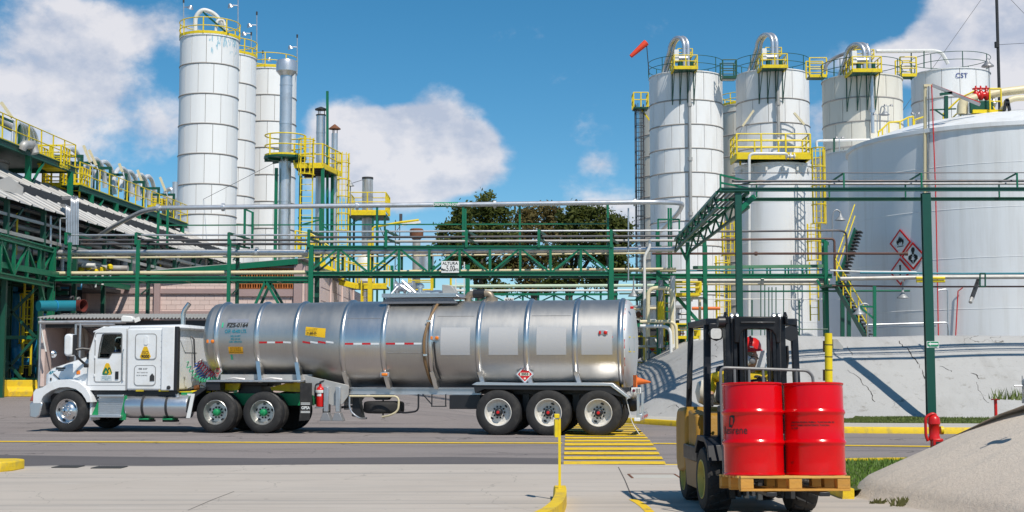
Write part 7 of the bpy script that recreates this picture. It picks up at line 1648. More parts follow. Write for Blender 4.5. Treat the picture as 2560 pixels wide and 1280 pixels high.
pt('chassis_rail',MB().bx(-.6,.78,.62,3.4,.88,.90),M['black'],sm=False); pt('chassis_rail',MB().bx(-.6,1.62,.62,3.4,1.72,.90),M['black'],sm=False)
pt('chassis_rail',MB().bx(3.40,.70,.66,6.1,.86,.95),M['greenpaint'],sm=False); pt('chassis_rail',MB().bx(3.40,1.64,.66,6.1,1.80,.95),M['greenpaint'],sm=False)
pt('engine_block',MB().bx(-.5,.9,.45,2.7,1.6,1.0),M['black'],.03); pt('underbody_skirt',MB().bx(.50,YL+.08,.90,2.80,YR-.08,1.02),M['black'],sm=False)
pt('yellow_trim',MB().bx(1.75,YL+.0,1.005,1.95,YL+.03,1.028),M['yellow'],sm=False); pt('yellow_trim',MB().bx(2.35,YL+.0,1.005,2.6,YL+.03,1.028),M['yellow'],sm=False)
pt('frame_plate',MB().bx(2.86,.30,.80,3.25,.34,.98),M['greenpaint'],sm=False); pt('frame_cross_plate',MB().bx(2.80,.34,.98,3.6,2.1,1.0),M['yellow'],sm=False); pt('frame_label',MB().bx(3.02,.292,.90,3.14,.299,.95),M['signwhite'],sm=False)
fz,fy,fr=.635,.36,.295
pt('fuel_tank',MB().lathe([(.02,-.02),(fr*.8,-.015),(fr*.96,.01),(fr,.05),(fr,1.58),(fr*.96,1.62),(fr*.8,1.645),(.02,1.65)],36,(1.47,fy,fz),(1,0,0)),M['alu'])
for xx in (1.94,2.56): pt('tank_strap',MB().lathe([(fr+.006,-.03),(fr+.012,-.03),(fr+.012,.03),(fr+.006,.03)],36,(xx,fy,fz),(1,0,0),cap=False),M['dark']); pt('tank_bracket',MB().bx(xx-.13,fy-.18,.30,xx+.13,fy+.2,.345),M['greenpaint'],.01); pt('tank_shoe',MB().bx(xx-.16,fy-.1,.25,xx+.16,fy+.2,.30),M['black'],.01)
pt('tank_cap',MB().cyl((2.78,fy-.1,fz+fr-.04),(2.78,fy-.14,fz+fr+.03),.05,12),M['alu'])
st=mat('tread_plate',(.60,.60,.60),.35,.7,var=.1,scale=14,bump=.6,bscale=60)
pt('step_box',MB().prism([(.62,.36),(1.44,.36),(1.49,.88),(.78,.88)],(0,.16,0),(1,0,0),(0,0,1),(0,1,0),.42),st,sm=False)
pt('step',MB().bx(.60,.02,.36,1.42,.22,.42),M['alu'],.01); pt('step',MB().bx(.76,.06,.87,1.46,.24,.92),M['alu'],.01)
for k in range(7): pt('step_rib',MB().bx(.74,.150,.46+k*.055,1.44,.158,.485+k*.055),M['galv'],sm=False)
pt('step_side',MB().prism([(.60,.42),(.76,.78),(.76,.42)],(0,.14,0),(1,0,0),(0,0,1),(0,1,0),.015),M['greenpaint'],sm=False); pt('step_side',MB().prism([(1.34,.30),(1.50,.30),(1.52,.90),(1.46,.90)],(0,.13,0),(1,0,0),(0,0,1),(0,1,0),.018),M['greenpaint'],sm=False)
pt('mud_guard',MB().bx(.56,.10,.28,.60,.60,.85),M['truckwhite'],.01)
pt('step',MB().bx(.94,.3,.93,1.5,.5,.97),M['alu'],.01)
pt('quarter_guard',MB().prism([(3.10,.50),(3.20,.50),(3.34,.88),(3.60,1.06),(3.60,1.12),(3.28,.99),(3.16,.80)],(0,.03,0),(1,0,0),(0,0,1),(0,1,0),.6),M['black'],sm=False)
pt('guard_bracket',MB().prism([(3.12,.36),(3.22,.36),(3.33,.95),(3.24,.95)],(0,.01,0),(1,0,0),(0,0,1),(0,1,0),.02),M['signwhite'],sm=False)
pt('fifth_wheel',MB().bx(3.95,.75,1.13,4.95,1.75,1.21),M['black'],.02); pt('fifth_wheel_stand',MB().bx(4.15,.8,.93,4.75,1.7,1.13),M['black'],sm=False)
pt('ramp',MB().prism([(5.05,1.02),(6.0,.98),(5.85,1.22),(5.55,1.235),(5.0,1.10)],(0,.72,0),(1,0,0),(0,0,1),(0,1,0),.16),M['yellow'],sm=False); pt('ramp',MB().prism([(5.05,1.02),(6.0,.98),(5.85,1.22),(5.55,1.235),(5.0,1.10)],(0,1.6,0),(1,0,0),(0,0,1),(0,1,0),.16),M['yellow'],sm=False)
pt('deck_plate',MB().prism([(3.62,1.03),(4.2,1.03),(4.26,1.20),(3.68,1.22)],(0,.62,0),(1,0,0),(0,0,1),(0,1,0),.1),M['yellow'],sm=False); pt('deck_plate',MB().bx(3.0,.6,.97,3.62,1.9,1.02),M['yellow'],sm=False)
pt('axle',MB().cyl((3.87,.3,.5),(3.87,2.2,.5),.12,10),M['black']); pt('axle',MB().cyl((5.06,.3,.5),(5.06,2.2,.5),.12,10),M['black']); pt('axle',MB().cyl((0,.3,.5),(0,2.2,.5),.08,10),M['black']); pt('differential',MB().lathe([(.05,-.2),(.26,-.1),(.26,.1),(.05,.2)],16,(3.87,YC,.5),(1,0,0)),M['black']); pt('drive_shaft',MB().cyl((2.6,YC,.62),(5.0,YC,.55),.06,8),M['black'])
mf=MB().bx(6.0,.02,.30,6.03,.62,1.18); pt('mud_flap',mf,M['rubber'],sm=False); pt('mud_flap',MB().bx(6.0,1.88,.30,6.03,2.48,1.18),M['rubber'],sm=False)
pt('mud_flap',MB().bx(6.0,.0,.66,6.30,.03,1.22),M['rubber'],.01)
text('lettering','GIPSA',.10,M['signwhite'],T,(6.15,-.004,.62),(PI/2,0,0),bold=.003,ext=.001,sx=.8)
pt('mud_flap',MB().prism([(5.98,.30),(6.25,.32),(6.28,.66),(6.02,.66)],(0,.0,0),(1,0,0),(0,0,1),(0,1,0),.03),M['rubber'],.01)
for z_ in (.73,.70,.53,.50): pt('flap_stripe',MB().bx(6.03,-.004,z_,6.26,-.001,z_+.014),M['signwhite'],sm=False)
wheel_unit(T,0,.0,.515,.30,'steer',-1,.515,R(-7)); wheel_unit(T,0,2.5,.515,.30,'steer',1,.515,R(-7))
for xx in (3.87,5.06):
 for (y,s) in ((-.0,-1),(2.5,1)): wheel_unit(T,xx,y,.50,.28,'drive',s,.50)
 for (y,s) in ((.33,-1),(2.17,1)):
  wh=thing_part('wheel',T,(xx,y,.5)); d=1 if s<0 else -1
  obj('tyre',MB().lathe([(.29,.03),(.35,-.01),(.44,.0),(.485,.03),(.5,.09),(.5,.19),(.485,.25),(.44,.28),(.29,.25)],36,(0,0,0),(0,d,0)).mesh('tyre',M['rubber']),wh)
def coil(a,b,r,n,sag):
 a,b=Vector(a),Vector(b); m=n*10; pts=[]
 d=(b-a).normalized(); u=d.cross(Vector((0,0,1))).normalized(); v=u.cross(d)
 for i in range(m+1):
  f=i/m; c=a.lerp(b,f)+Vector((0,0,-sag*4*f*(1-f))); q=2*PI*n*f; pts.append(c+(u*math.cos(q)+v*math.sin(q))*r)
 return MB().tube(pts,.013,5)
cg=mat('coil_green',(.05,.45,.25),.4); cr_=mat('coil_red',(.60,.02,.10),.4); cb=mat('coil_blue',(.02,.10,.50),.4)
pt('air_coil',coil((2.90,YC-.75,1.72),(3.40,YC-.5,1.30),.055,9,.18),cg); pt('air_coil',coil((3.40,YC-.5,1.30),(3.72,YC-.35,1.42),.05,6,.02),cg)
pt('air_coil',coil((2.92,YC-.2,1.68),(3.16,YC-.15,1.25),.085,7,.0),cb); pt('air_coil',coil((3.0,YC-.2,1.72),(3.42,YC-.15,1.36),.085,8,.03),cr_)
pt('air_line',MB().tube(bend([(3.05,YC-.3,1.15),(3.3,YC-.3,1.55),(3.5,YC-.25,1.5),(3.45,YC-.25,1.8),(3.66,YC-.2,1.9)],.15),.012,5),M['black']); pt('gladhand',MB().box((3.0,YC-.3,1.10),(.14,.1,.12)),M['rust'],.02)
pt('air_line',MB().tube(bend([(2.85,YC-.5,1.06),(3.1,YC-.4,1.2),(3.3,YC-.3,1.05),(3.6,YC-.2,1.2)],.15),.012,5),M['black'])
TL_=thing('tank_trailer','long stainless steel tank trailer on three white wheeled axles behind the white truck','trailer',TA+Vector((0,0,0)),TRZ)
qt=lambda name,mb,m,bev=0,sm=True,ang=38,par=None: part(name,mb,m,par or TL_,sm,ang,bev)
st_=[(3.50,.895,2.315),(5.45,.895,2.315),(5.9,.925,2.29),(6.75,1.07,2.165),(13.76,1.07,2.155)]
def rz_at(x):
 for (x0,r0,z0),(x1,r1,z1) in zip(st_,st_[1:]):
  if x<=x1: f=max(0,(x-x0)/(x1-x0)); return r0+(r1-r0)*f,z0+(z1-z0)*f
 return st_[-1][1],st_[-1][2]
def loft(xs,extra=0,n=72):
 vs=[];fs=[]
 for x in xs:
  r,z=rz_at(x); r+=extra
  for k in range(n): a=2*PI*k/n; vs.append((x,YC+r*math.sin(a),z-r*math.cos(a)))
 for i in range(len(xs)-1):
  for k in range(n): fs.append((i*n+k,(i+1)*n+k,(i+1)*n+(k+1)%n,i*n+(k+1)%n))
 return MB().add(vs,fs)
RIBS=[3.70,4.75,5.75,6.98,8.0,9.17,10.33,11.49,12.65,13.72]
edges=[3.50]+RIBS+[13.80]
polished=M['tankband']
for a,b in zip(edges,edges[1:]):
 n=max(2,int((b-a)/.3)+1); xs=[a+(b-a)*i/n for i in range(n+1)]
 qt('shell_section',loft(xs),polished if abs(a-6.98)<.01 else M['tanksteel'],ang=60)
def dish(x,dirn,r,z,depth):
 prof=[(r,0),(r*.985,depth*.25),(r*.93,depth*.5),(r*.75,depth*.78),(r*.45,depth*.95),(.01,depth)]
 return MB().lathe(prof,64,(x,YC,z),(dirn,0,0),cap=False)
qt('front_head',dish(3.50,-1,.895,2.315,.26),M['tanksteel'],ang=60); qt('rear_head',dish(13.80,1,1.07,2.155,.25),mat('matte_steel_head',(.62,.62,.62),.5,.5,var=.1,scale=2),ang=60)
for i,x in enumerate(RIBS):
 r,z=rz_at(x); nsg=64
 prof=[(r-.005,-.075),(r+.030,-.045),(r+.045,-.02),(r+.045,.02),(r+.030,.045),(r-.005,.075)]
 if 5.5<x<6.9: z-=0
 qt('rib',MB().lathe(prof,nsg,(x,YC,z),(1,0,0),cap=False),M['tankband'],ang=50)
 zf=1.26 if x<6.4 else (1.12 if x<10.2 else 1.20)
 y0=YC-r-.005
 a0=math.radians(52); p0=(x,YC-(r+.03)*math.sin(a0),z-(r+.03)*math.cos(a0))
 if x>3.8 and x<13.5: 
  qt('rib_leg',MB().hexa([(x-.05,p0[1]-.03,p0[2]),(x+.05,p0[1]-.03,p0[2]),(x+.05,p0[1]+.25,p0[2]-.05),(x-.05,p0[1]+.25,p0[2]-.05),(x-.05+.10,.42,zf-.04),(x+.05+.10,.42,zf-.04),(x+.05+.10,.72,zf-.04),(x-.05+.10,.72,zf-.04)]),M['tankband'],sm=False)
def arc_pt(x,a,off=.0): r,z=rz_at(x); return (x,YC-(r+off)*math.sin(a),z-(r+off)*math.cos(a))
for x0,x1,a in ((9.3,10.2,R(128)),(8.1,9.05,R(78)),(11.6,12.55,R(128)),(7.06,7.9,R(125))): qt('weld_seam',MB().tube([arc_pt(x0,a,.002),arc_pt(x1,a,.002)],.006,4),M['pipegrey'])
def decal(name,x0,x1,z0,z1,m,off=.006,n=5,xs=None):
 r,zc=rz_at((x0+x1)/2); vs=[];fs=[]
 for k in range(n+1):
  z=z0+(z1-z0)*k/n; a=math.acos(max(-1,min(1,(zc-z)/(r+off))))
  for x in (x0,x1): rr,zz_=rz_at(x); vs.append((x,YC-(rr+off)*math.sin(a),zz_-(rr+off)*math.cos(a)))
 fs=[(2*k,2*k+1,2*k+3,2*k+2) for k in range(n)]
 return qt(name,MB().add(vs,fs),m,ang=60)
def wraptext(s,size,m,x,z,bold=0,sx=1,shear=0,off=.010):
 o=text('lettering',s,size,m,TL_,(0,0,0),(0,0,0),bold=bold,ext=.0,sx=sx,shear=shear); r,zc=rz_at(x)
 for v in o.data.vertices:
  X=x+v.co.x; Z=z+v.co.y; a=math.acos(max(-1,min(1,(zc-Z)/(r+off)))); v.co=(X,YC-(r+off)*math.sin(a),Z)
 o.data.update(); return o
redt=mat('reflective_red',(.55,.015,.02),.35,var=.05); wht=mat('reflective_white',(.72,.74,.76),.35,var=.05)
for x0,x1,z in ((4.83,5.65,2.205),(5.95,6.78,2.20),(7.06,7.92,2.16),(8.08,9.0,2.16)):
 w=(x1-x0)/4
 for k in range(4): decal('reflector',x0+w*k,x0+w*(k+.98),z-.022,z+.022,redt if k%2==0 else wht,n=1)
decal('reflector',13.30,13.55,2.28,2.32,redt,n=1)
wraptext('FZS-0164',.14,M['ink'],4.24,2.63,bold=.004,shear=.15); wraptext('CAP. 40-400 LTS.',.125,MATS['teal_lettering'],4.22,2.48,bold=.004,sx=.62)
for i,s in enumerate(('NES. H-4.077','MES. S-0.160','CERT.-MIN-0152')): wraptext(s,.062,MATS['teal_lettering'],4.22,2.36-i*.07,bold=.002,sx=.75)
decal('faded_patch',3.98,4.52,2.70,2.79,mat('faded_overpaint',(.36,.37,.42),.5,.7,var=.25,scale=8))
for (x0,x1,z0,z1) in ((3.84,3.88,2.58,2.70),(4.06,4.11,1.78,1.90)): decal('green_mark',x0,x1,z0,z1,cg)
decal('warning_label',6.02,6.55,2.34,2.56,sy); 
wraptext('01-800-00-214-00',.085,M['ink'],6.285,2.42,bold=.002,sx=.70,off=.012); wraptext('EN CASO DE EMERGENCIA LLAME A',.036,M['ink'],6.285,2.525,sx=.8,off=.012); wraptext('SISTEMA NACIONAL DE TRANSPORTE',.036,M['ink'],6.285,2.48,sx=.8,off=.012); wraptext('LAS 24 HRS',.03,M['ink'],6.285,2.365,off=.012)
decal('warning_label',4.03,4.40,1.93,2.10,mat('sticker_orange',(.80,.40,.01),.45))
for i,s in enumerate(('ESTE EQUIPO','NO SE PUEDE','DESENGANCHAR')): wraptext(s,.05,MATS['brown_ink'],4.215,2.07-i*.055,bold=.001,sx=.95,off=.012)
gv=mat('blank_panel_grey',(.46,.46,.47),.8,var=.01)
for x0,x1,z0,z1 in ((9.42,10.14,1.885,2.545),(10.59,11.30,1.885,2.545),(11.74,12.45,1.885,2.545),(12.81,13.54,1.885,2.57)): decal('blank_panel',x0,x1,z0,z1,gv,off=.008,n=8)  # flat grey panels stand in for blanked-out markings on the tank
for x,z,m in ((3.62,2.235,'orange'),(9.32,2.29,'orange'),(13.36,2.40,'red')):
 a=arc_pt(x,math.acos((rz_at(x)[1]-z)/rz_at(x)[0]),.02); qt('lamp_plate',MB().box((a[0]-.02,a[1]+.005,a[2]),(.19,.03,.10)),M['galv'],.005)
 qt('marker_lamp',MB().lathe([(.045,0),(.043,-.025),(.005,-.045)],14,(a[0]+.02,a[1]-.012,a[2]),(0,1,0)),M[m]); qt('marker_lamp',MB().box((a[0]-.11,a[1]-.01,a[2]),(.05,.05,.08)),M[m],.008)
qt('marker_lamp',MB().box((8.02,.30,1.42),(.15,.05,.07)),M['orange'],.02); qt('lamp_plate',MB().box((8.02,.335,1.42),(.22,.03,.11)),M['galv'],.005)
qt('lamp_wire',MB().tube([arc_pt(3.66,R(85),.02),arc_pt(3.72,R(60),.02),arc_pt(3.72,R(45),.02)],.015,5),M['black']); qt('lamp_wire',MB().tube([arc_pt(9.27,R(92),.05),arc_pt(9.30,R(60),.05),arc_pt(9.36,R(42),.06)],.02,5),M['black'])
hp=[arc_pt(9.30,R(178),.03),arc_pt(9.24,R(150),.07),arc_pt(9.12,R(120),.07),arc_pt(9.02,R(95),.06),arc_pt(9.02,R(70),.06),arc_pt(9.08,R(45),.06),arc_pt(9.12,R(30),.06)]
qt('drain_hose',MB().tube(bend(hp,.2),.035,8),mat('brown_hose',(.22,.13,.06),.5,var=.3,scale=5)); 
for a in (R(118),R(76)): p=arc_pt(9.06 if a<R(90) else 9.11,a,.075); qt('hose_clamp',MB().box(p,(.10,.03,.05)),M['chrome'],.005)
def placard(x,y,z,s,tilt,label_no):
 pn=thing_part('hazard_placard',TL_,(x,y,z)); pn.rotation_euler=(tilt,0,R(-42) if x<5 else 0)
 def dia(r,y_,m,nm,th=.004): mb=MB().prism([(r,0),(0,r),(-r,0),(0,-r)],(0,y_,0),(1,0,0),(0,0,1),(0,-1,0),th); obj(nm,mb.mesh(nm,m,False),pn)
 dia(s,0,M['galv'],'frame',.02); dia(s*.86,-.021,M['signwhite'],'backing'); dia(s*.76,-.026,redt,'field')
 mb=MB().bx(-s*.50,-.034,-s*.16,s*.50,-.031,s*.16); obj('number_strip',mb.mesh('number_strip',mat('ivory_strip',(.75,.72,.58),.5),False),pn)
 text('lettering',label_no,s*.34,M['ink'],pn,(0,-.036,0),(PI/2,0,0),bold=.003,ext=.0005,sx=1.15)
 fl=[(x_*s*.42,(z_+.1)*s*.42+s*.42) for x_,z_ in flame]; obj('pictogram',MB().add([(x_,-.0335,z_) for x_,z_ in fl],[tuple(range(len(fl)))]).mesh('pictogram',MATS['ivory_strip'],False),pn)
 c=[(.12*s*math.cos(q),-.45*s+.10*s*math.sin(q)) for q in [2*PI*i/10 for i in range(10)]]; obj('pictogram',MB().add([(x_,-.0335,z_) for x_,z_ in c],[tuple(range(10))]).mesh('pictogram',MATS['ivory_strip'],False),pn)
placard(11.44,.37,1.43,.225,R(-0),'2055')
placard(3.66,.72,1.50,.20,R(-8),'2055')
qt('coupler_deck',MB().bx(3.58,.10,1.235,5.98,2.40,1.285),M['galv'],.01); qt('coupler_plate',MB().bx(3.62,.5,1.2,5.6,2.0,1.235),M['black'],sm=False); qt('deck_box',MB().bx(3.55,.14,1.03,3.92,.5,1.232),M['black'],.01)
qt('frame_beam',MB().bx(3.75,.62,1.286,6.1,.72,1.42),M['galvold'],sm=False); qt('frame_beam',MB().bx(3.75,1.78,1.286,6.1,1.88,1.42),M['galvold'],sm=False)
for x in (4.15,5.1): qt('tie_strap',MB().tube([(x-.1,.16,1.30),(x+.1,.2,1.33),(x+.35,.3,1.30)],.03,6),M['pipegrey'])
qt('gooseneck_plate',MB().prism([(6.0,1.40),(7.10,1.16),(7.10,.92),(6.95,.70),(6.7,.66),(6.02,1.0)],(0,.40,0),(1,0,0),(0,0,1),(0,1,0),.05),M['galvold'],.008); qt('gooseneck_plate',MB().prism([(6.0,1.40),(7.10,1.16),(7.10,.92),(6.95,.70),(6.7,.66),(6.02,1.0)],(0,2.05,0),(1,0,0),(0,0,1),(0,1,0),.05),M['galvold'],.008)
qt('frame_beam',MB().ibeam((7.06,.55,1.02),(10.35,.55,1.02),.10,.17,.018),M['galv'],sm=False); qt('frame_beam',MB().ibeam((7.06,1.95,1.02),(10.35,1.95,1.02),.10,.17,.018),M['galv'],sm=False)
qt('frame_beam',MB().bx(10.3,.6,.95,13.9,.75,1.12),M['black'],sm=False); qt('frame_beam',MB().bx(10.3,1.75,.95,13.9,1.9,1.12),M['black'],sm=False)
for x in (6.56,6.86):
 qt('landing_leg',MB().bx(x-.06,.30,.52,x+.06,.42,1.12),M['galv'],.012); qt('landing_leg',MB().bx(x-.06,2.08,.52,x+.06,2.2,1.12),M['galv'],.012)
 qt('landing_foot',MB().prism([(x-.14,.30),(x+.14,.30),(x+.06,.50),(x-.06,.50)],(0,.26,0),(1,0,0),(0,0,1),(0,1,0),.24),M['pipegrey'],.01)
qt('landing_shaft',MB().cyl((6.86,.5,.62),(6.86,2.0,.62),.03,8),M['dark'])
qt('jack_leg',MB().prism([(7.10,.40),(7.36,.36),(7.24,.95),(7.12,.95)],(0,.7,0),(1,0,0),(0,0,1),(0,1,0),.3),M['black'],.01)
qt('extinguisher_shelf',MB().bx(6.28,.30,.60,6.50,.52,.63),M['galv'],sm=False); qt('extinguisher_plate',MB().bx(6.40,.50,.62,6.50,.54,1.30),M['galv'],sm=False)
qt('guard_hoop',MB().tube(bend([(7.17,.25,.90),(7.17,.25,.55),(7.42,.25,.36),(7.5,.6,.36)],.15),.022,8),M['galv']); qt('guard_hoop',MB().tube(bend([(7.17,.25,.90),(8.40,.25,.90),(8.38,.25,.55),(8.18,.25,.44),(7.95,.4,.40)],.15),.024,8),M['pipecream'])
qt('guard_hoop',MB().tube(bend([(8.84,.4,.95),(8.84,.4,.54),(8.5,.4,.50),(8.35,.45,.52)],.12),.022,8),M['black'])
for p in (((8.93,.45,.95),(9.16,.45,.70)),((9.16,.45,.95),(9.16,.45,.66)),((9.14,.45,.66),(9.52,.45,.66)),((9.5,.45,.95),(9.5,.45,.66))): qt('hose_rack',MB().bar(*p,.025),M['black'],sm=False)
qt('carrier_plate',MB().prism([(7.55,.93),(8.1,.93),(7.98,.80),(7.7,.80)],(0,.7,0),(1,0,0),(0,0,1),(0,1,0),.3),M['black'],sm=False); qt('carrier_chain',MB().cyl((7.85,.85,.42),(7.85,.85,.9),.02,6),M['black'])
sp=thing_part('spare_wheel',TL_,(7.86,.90,.62)); sp.rotation_euler=(R(90),0,0)
r=.50; obj('tyre',MB().lathe([(r*.58,-.10),(r*.62,-.135),(r*.82,-.145),(r*.93,-.13),(r*.985,-.10),(r,-.06),(r,.06),(r*.985,.10),(r*.93,.13),(r*.82,.145),(r*.62,.135),(r*.58,.10)],40,(0,0,0),(0,1,0),cap=False).mesh('tyre',M['rubber']),sp)
obj('rim',MB().lathe([(r*.58,-.1),(r*.5,0),(.02,0)],30,(0,0,0),(0,1,0),cap=False).mesh('rim',M['rust']),sp)
tb=MB(); 
for k in range(40):
 a=2*PI*k/40; tb=MB().box((0,0,0),(.02,.16,.035)); 
qt('tool_box',MB().bx(9.62,.30,.60,10.38,.95,.93),M['black'],.012)
gp=[(10.22,1.18),(10.34,1.245),(11.4,1.225),(12.2,1.235),(13.0,1.235),(13.55,1.225),(13.92,.93),(13.96,.865),(13.86,.90),(13.50,1.16),(12.2,1.165),(10.34,1.17)]
qt('mud_guard',MB().prism(gp,(0,-.01,0),(1,0,0),(0,0,1),(0,1,0),.70),M['alu'],.006); qt('mud_guard',MB().prism(gp,(0,1.81,0),(1,0,0),(0,0,1),(0,1,0),.70),M['alu'],.006)
qt('guard_underside',MB().prism([(10.26,1.16),(13.5,1.15),(13.84,.90),(13.7,.92),(13.3,1.05),(10.5,1.08),(10.30,.98)],(0,.02,0),(1,0,0),(0,0,1),(0,1,0),.62),M['black'],sm=False)
for x in (10.85,12.04,13.22):
 for (y,s) in ((0,-1),(2.5,1)): wheel_unit(TL_,x,y,.535,.28,'trailer',s,.535)
 for (y,s) in ((.33,-1),(2.17,1)):
  wh=thing_part('wheel',TL_,(x,y,.535)); d=1 if s<0 else -1
  obj('tyre',MB().lathe([(.31,.03),(.37,-.01),(.47,.0),(.52,.03),(.535,.09),(.535,.19),(.52,.25),(.47,.28),(.31,.25)],36,(0,0,0),(0,d,0)).mesh('tyre',M['rubber']),wh)
 qt('axle',MB().cyl((x,.3,.535),(x,2.2,.535),.09,10),M['black']); qt('spring',MB().bx(x-.5,.70,.62,x+.5,.80,.72),M['black'],sm=False)
qt('suspension_hanger',MB().bx(11.35,.6,.55,11.5,1.9,.98),M['black'],sm=False); qt('suspension_hanger',MB().bx(12.55,.6,.55,12.7,1.9,.98),M['black'],sm=False)
n=9
for k in range(n):
 a0=R(60+ (165-60)*k/n); a1=R(60+(165-60)*(k+.98)/n); vs=[]
 for a in (a0,a1):
  for rr,xx in ((1.069,13.812),(1.02,13.885)): vs.append((xx,YC-rr*math.sin(a),2.155-rr*math.cos(a)))
 for v0 in (): pass
 qt('reflector',MB().add([(x+.004,y-.004,z) for x,y,z in vs],[(0,1,3,2)]),redt if k%2==0 else wht,sm=False)
qt('company_plate',MB().add([(13.93,YC-.98+.0,1.98),(14.02,YC-.62,1.98),(14.02,YC-.62,2.28),(13.93,YC-.98,2.28)],[(0,1,2,3)]),MATS['teal_paint'],sm=False)
for a in (((13.925,YC-.99,1.96),(14.02,YC-.60,1.96)),((13.925,YC-.99,2.30),(14.02,YC-.60,2.30))): qt('plate_edge',MB().bar(*a,.02),M['yellow'],sm=False)
qt('rear_lamp_box',MB().bx(13.98,.12,.98,14.2,.30,1.12),M['signwhite'],.01); qt('rear_lamp',MB().cyl((14.04,.115,1.05),(14.04,.10,1.05),.035,12),mat('dark_red_lens',(.12,.01,.03),.3)); 
for k in range(3): qt('lamp_slot',MB().bx(14.09+k*.035,.112,1.0,14.105+k*.035,.119,1.10),M['dark'],sm=False)
qt('bumper_post',MB().bx(14.10,.20,.40,14.16,.32,1.0),M['alu'],.006); qt('bumper_post',MB().bx(14.20,.26,.40,14.25,.36,1.0),M['alu'],.006); qt('bumper_bar',MB().bx(14.10,.15,.36,14.22,2.35,.50),M['alu'],.01); qt('bumper_tape',MB().bx(14.222,.2,.39,14.226,2.3,.45),redt,sm=False); qt('bumper_shoe',MB().bx(14.04,.12,.34,14.18,.22,.42),M['signwhite'],.01)
qt('rear_drum',MB().lathe([(.05,-.16),(.17,-.12),(.17,.12),(.05,.16)],16,(13.98,.62,.72),(0,1,0)),M['black']); qt('rear_valve',MB().lathe([(.06,-.15),(.12,0),(.06,.15)],12,(14.0,.55,.95),(1,0,0)),M['galvold'])
qt('ground_cable',MB().tube(bend([(13.85,.1,.92),(13.93,.06,.6),(14.0,.02,.3),(14.18,-.06,.04)],.2),.012,5),mat('white_cable',(.6,.58,.55),.5))
cone=thing('traffic_cone','orange safety cone laid across the tail of the tank trailer','cone',TL_.matrix_basis@Vector((14.06,YC-.85,1.27)),TRZ,None)
part('cone_body',MB().lathe([(.12,0),(.12,.02),(.10,.025),(.02,.36),(.012,.37)],18,(0,0,0),(1,.35,-.08)),mat('cone_orange',(.72,.15,.02),.6,var=.15),cone); part('cone_base',MB().prism([(-.14,-.14),(.14,-.14),(.14,.14),(-.14,.14)],(-.02,0,0),(-.33,.94,0),(0,.0,1),(1,.35,-.08),.025),MATS['cone_orange'],cone,False)
e=thing('fire_extinguisher','red fire extinguisher hanging between the drive wheels and the landing legs','extinguisher',TL_.matrix_basis@Vector((6.39,.40,.635)),TRZ)
part('bottle',MB().lathe([(.02,0),(.095,.01),(.10,.03),(.10,.40),(.09,.45),(.05,.49),(.03,.50),(.03,.55)],22),M['red'],e); part('valve_head',MB().box((0,0,.57),(.05,.04,.05)),M['black'],e,bev=.008); part('handle',MB().prism([(-.02,.58),(.09,.62),(.10,.65),(-.02,.61)],(0,-.015,0),(1,0,0),(0,0,1),(0,1,0),.03),M['black'],e); part('hose',MB().tube(bend([(.02,0,.57),(-.12,-.02,.56),(-.115,-.03,.2)],.08),.014,6),M['black'],e)
part('label',MB().plate(.1015,.103,R(240),R(300),.26,.36,6),M['signwhite'],e); part('rag',MB().lathe([(.12,0),(.125,.04),(.115,.07)],14,(0,0,.34)),mat('cloth_rag',(.66,.66,.64),.9,bump=.5),e)
top=3.225
qt('walkway_tray',MB().hexa([(7.86,.62,top+.07),(9.80,.62,top+.07),(9.92,1.9,top+.07),(7.86,1.9,top+.07),(7.86,.62,top+.17),(9.66,.62,top+.17),(9.86,1.9,top+.17),(7.86,1.9,top+.17)]),M['galv'],.012)
for i in range(3): qt('tray_lip',MB().bx(7.85,.60,top+.075+i*.035,9.72,.618,top+.095+i*.035),M['alu'],sm=False)
qt('tray_kick',MB().prism([(9.35,top+.17),(9.70,top+.17),(9.58,top+.36),(9.34,top+.38)],(0,.7,0),(1,0,0),(0,0,1),(0,1,0),.3),M['galvold'],.01)
qt('tray_mesh',MB().prism([(7.8,top-.08),(9.75,top-.08),(9.6,top+.05),(7.95,top+.05)],(0,.66,0),(1,0,0),(0,0,1),(0,1,0),.02),mat('perforated_plate',(.22,.22,.24),.5,.5,var=.4,scale=40),sm=False)
for x in (8.6,8.85,9.1): qt('manhole_lid',MB().lathe([(.26,0),(.26,.05),(.2,.09),(.05,.11)],20,(x,YC,top+.17)),M['alu'])
qt('vent_valve',MB().lathe([(.06,0),(.06,.12),(.10,.13),(.10,.18),(.05,.24),(.01,.25)],14,(8.72,YC-.2,top+.2)),M['chrome']); qt('handle_bar',MB().tube(bend([(8.0,YC-.3,top+.18),(8.2,YC-.3,top+.42),(8.5,YC-.3,top+.22)],.1),.03,6),M['alu']); qt('handle_bar',MB().tube([(8.28,YC-.3,top+.5),(8.62,YC-.3,top+.2)],.035,6),M['galv'])
qt('loading_line',MB().cyl((8.05,YC,top+.36),(8.5,YC,top+.36),.11,14),M['galv']); 
for x in (8.05,8.28,8.5): qt('line_flange',MB().cyl((x-.02,YC,top+.36),(x+.02,YC,top+.36),.16,14),M['galv'])
for x in (8.1,8.45): qt('line_foot',MB().bx(x-.03,YC-.08,top+.16,x+.03,YC+.08,top+.28),M['galv'],sm=False)
qt('vapour_elbow',MB().tube(bend([(9.88,YC,top-.0),(9.9,YC,top+.16),(10.45,YC,top+.19),(10.5,YC,top-.05)],.12,6),.085,12),mat('brown_bronze',(.30,.24,.18),.45,.5,var=.2)); qt('elbow_sleeve',MB().cyl((10.02,YC,top+.175),(10.3,YC,top+.185),.105,12),M['black']); qt('elbow_flange',MB().cyl((10.48,YC,top-.02),(10.48,YC,top+.08),.15,14),MATS['brown_bronze'])
qt('top_lamp',MB().box((13.98,YC-.75,3.0),(.08,.05,.06)),M['red'],.01)
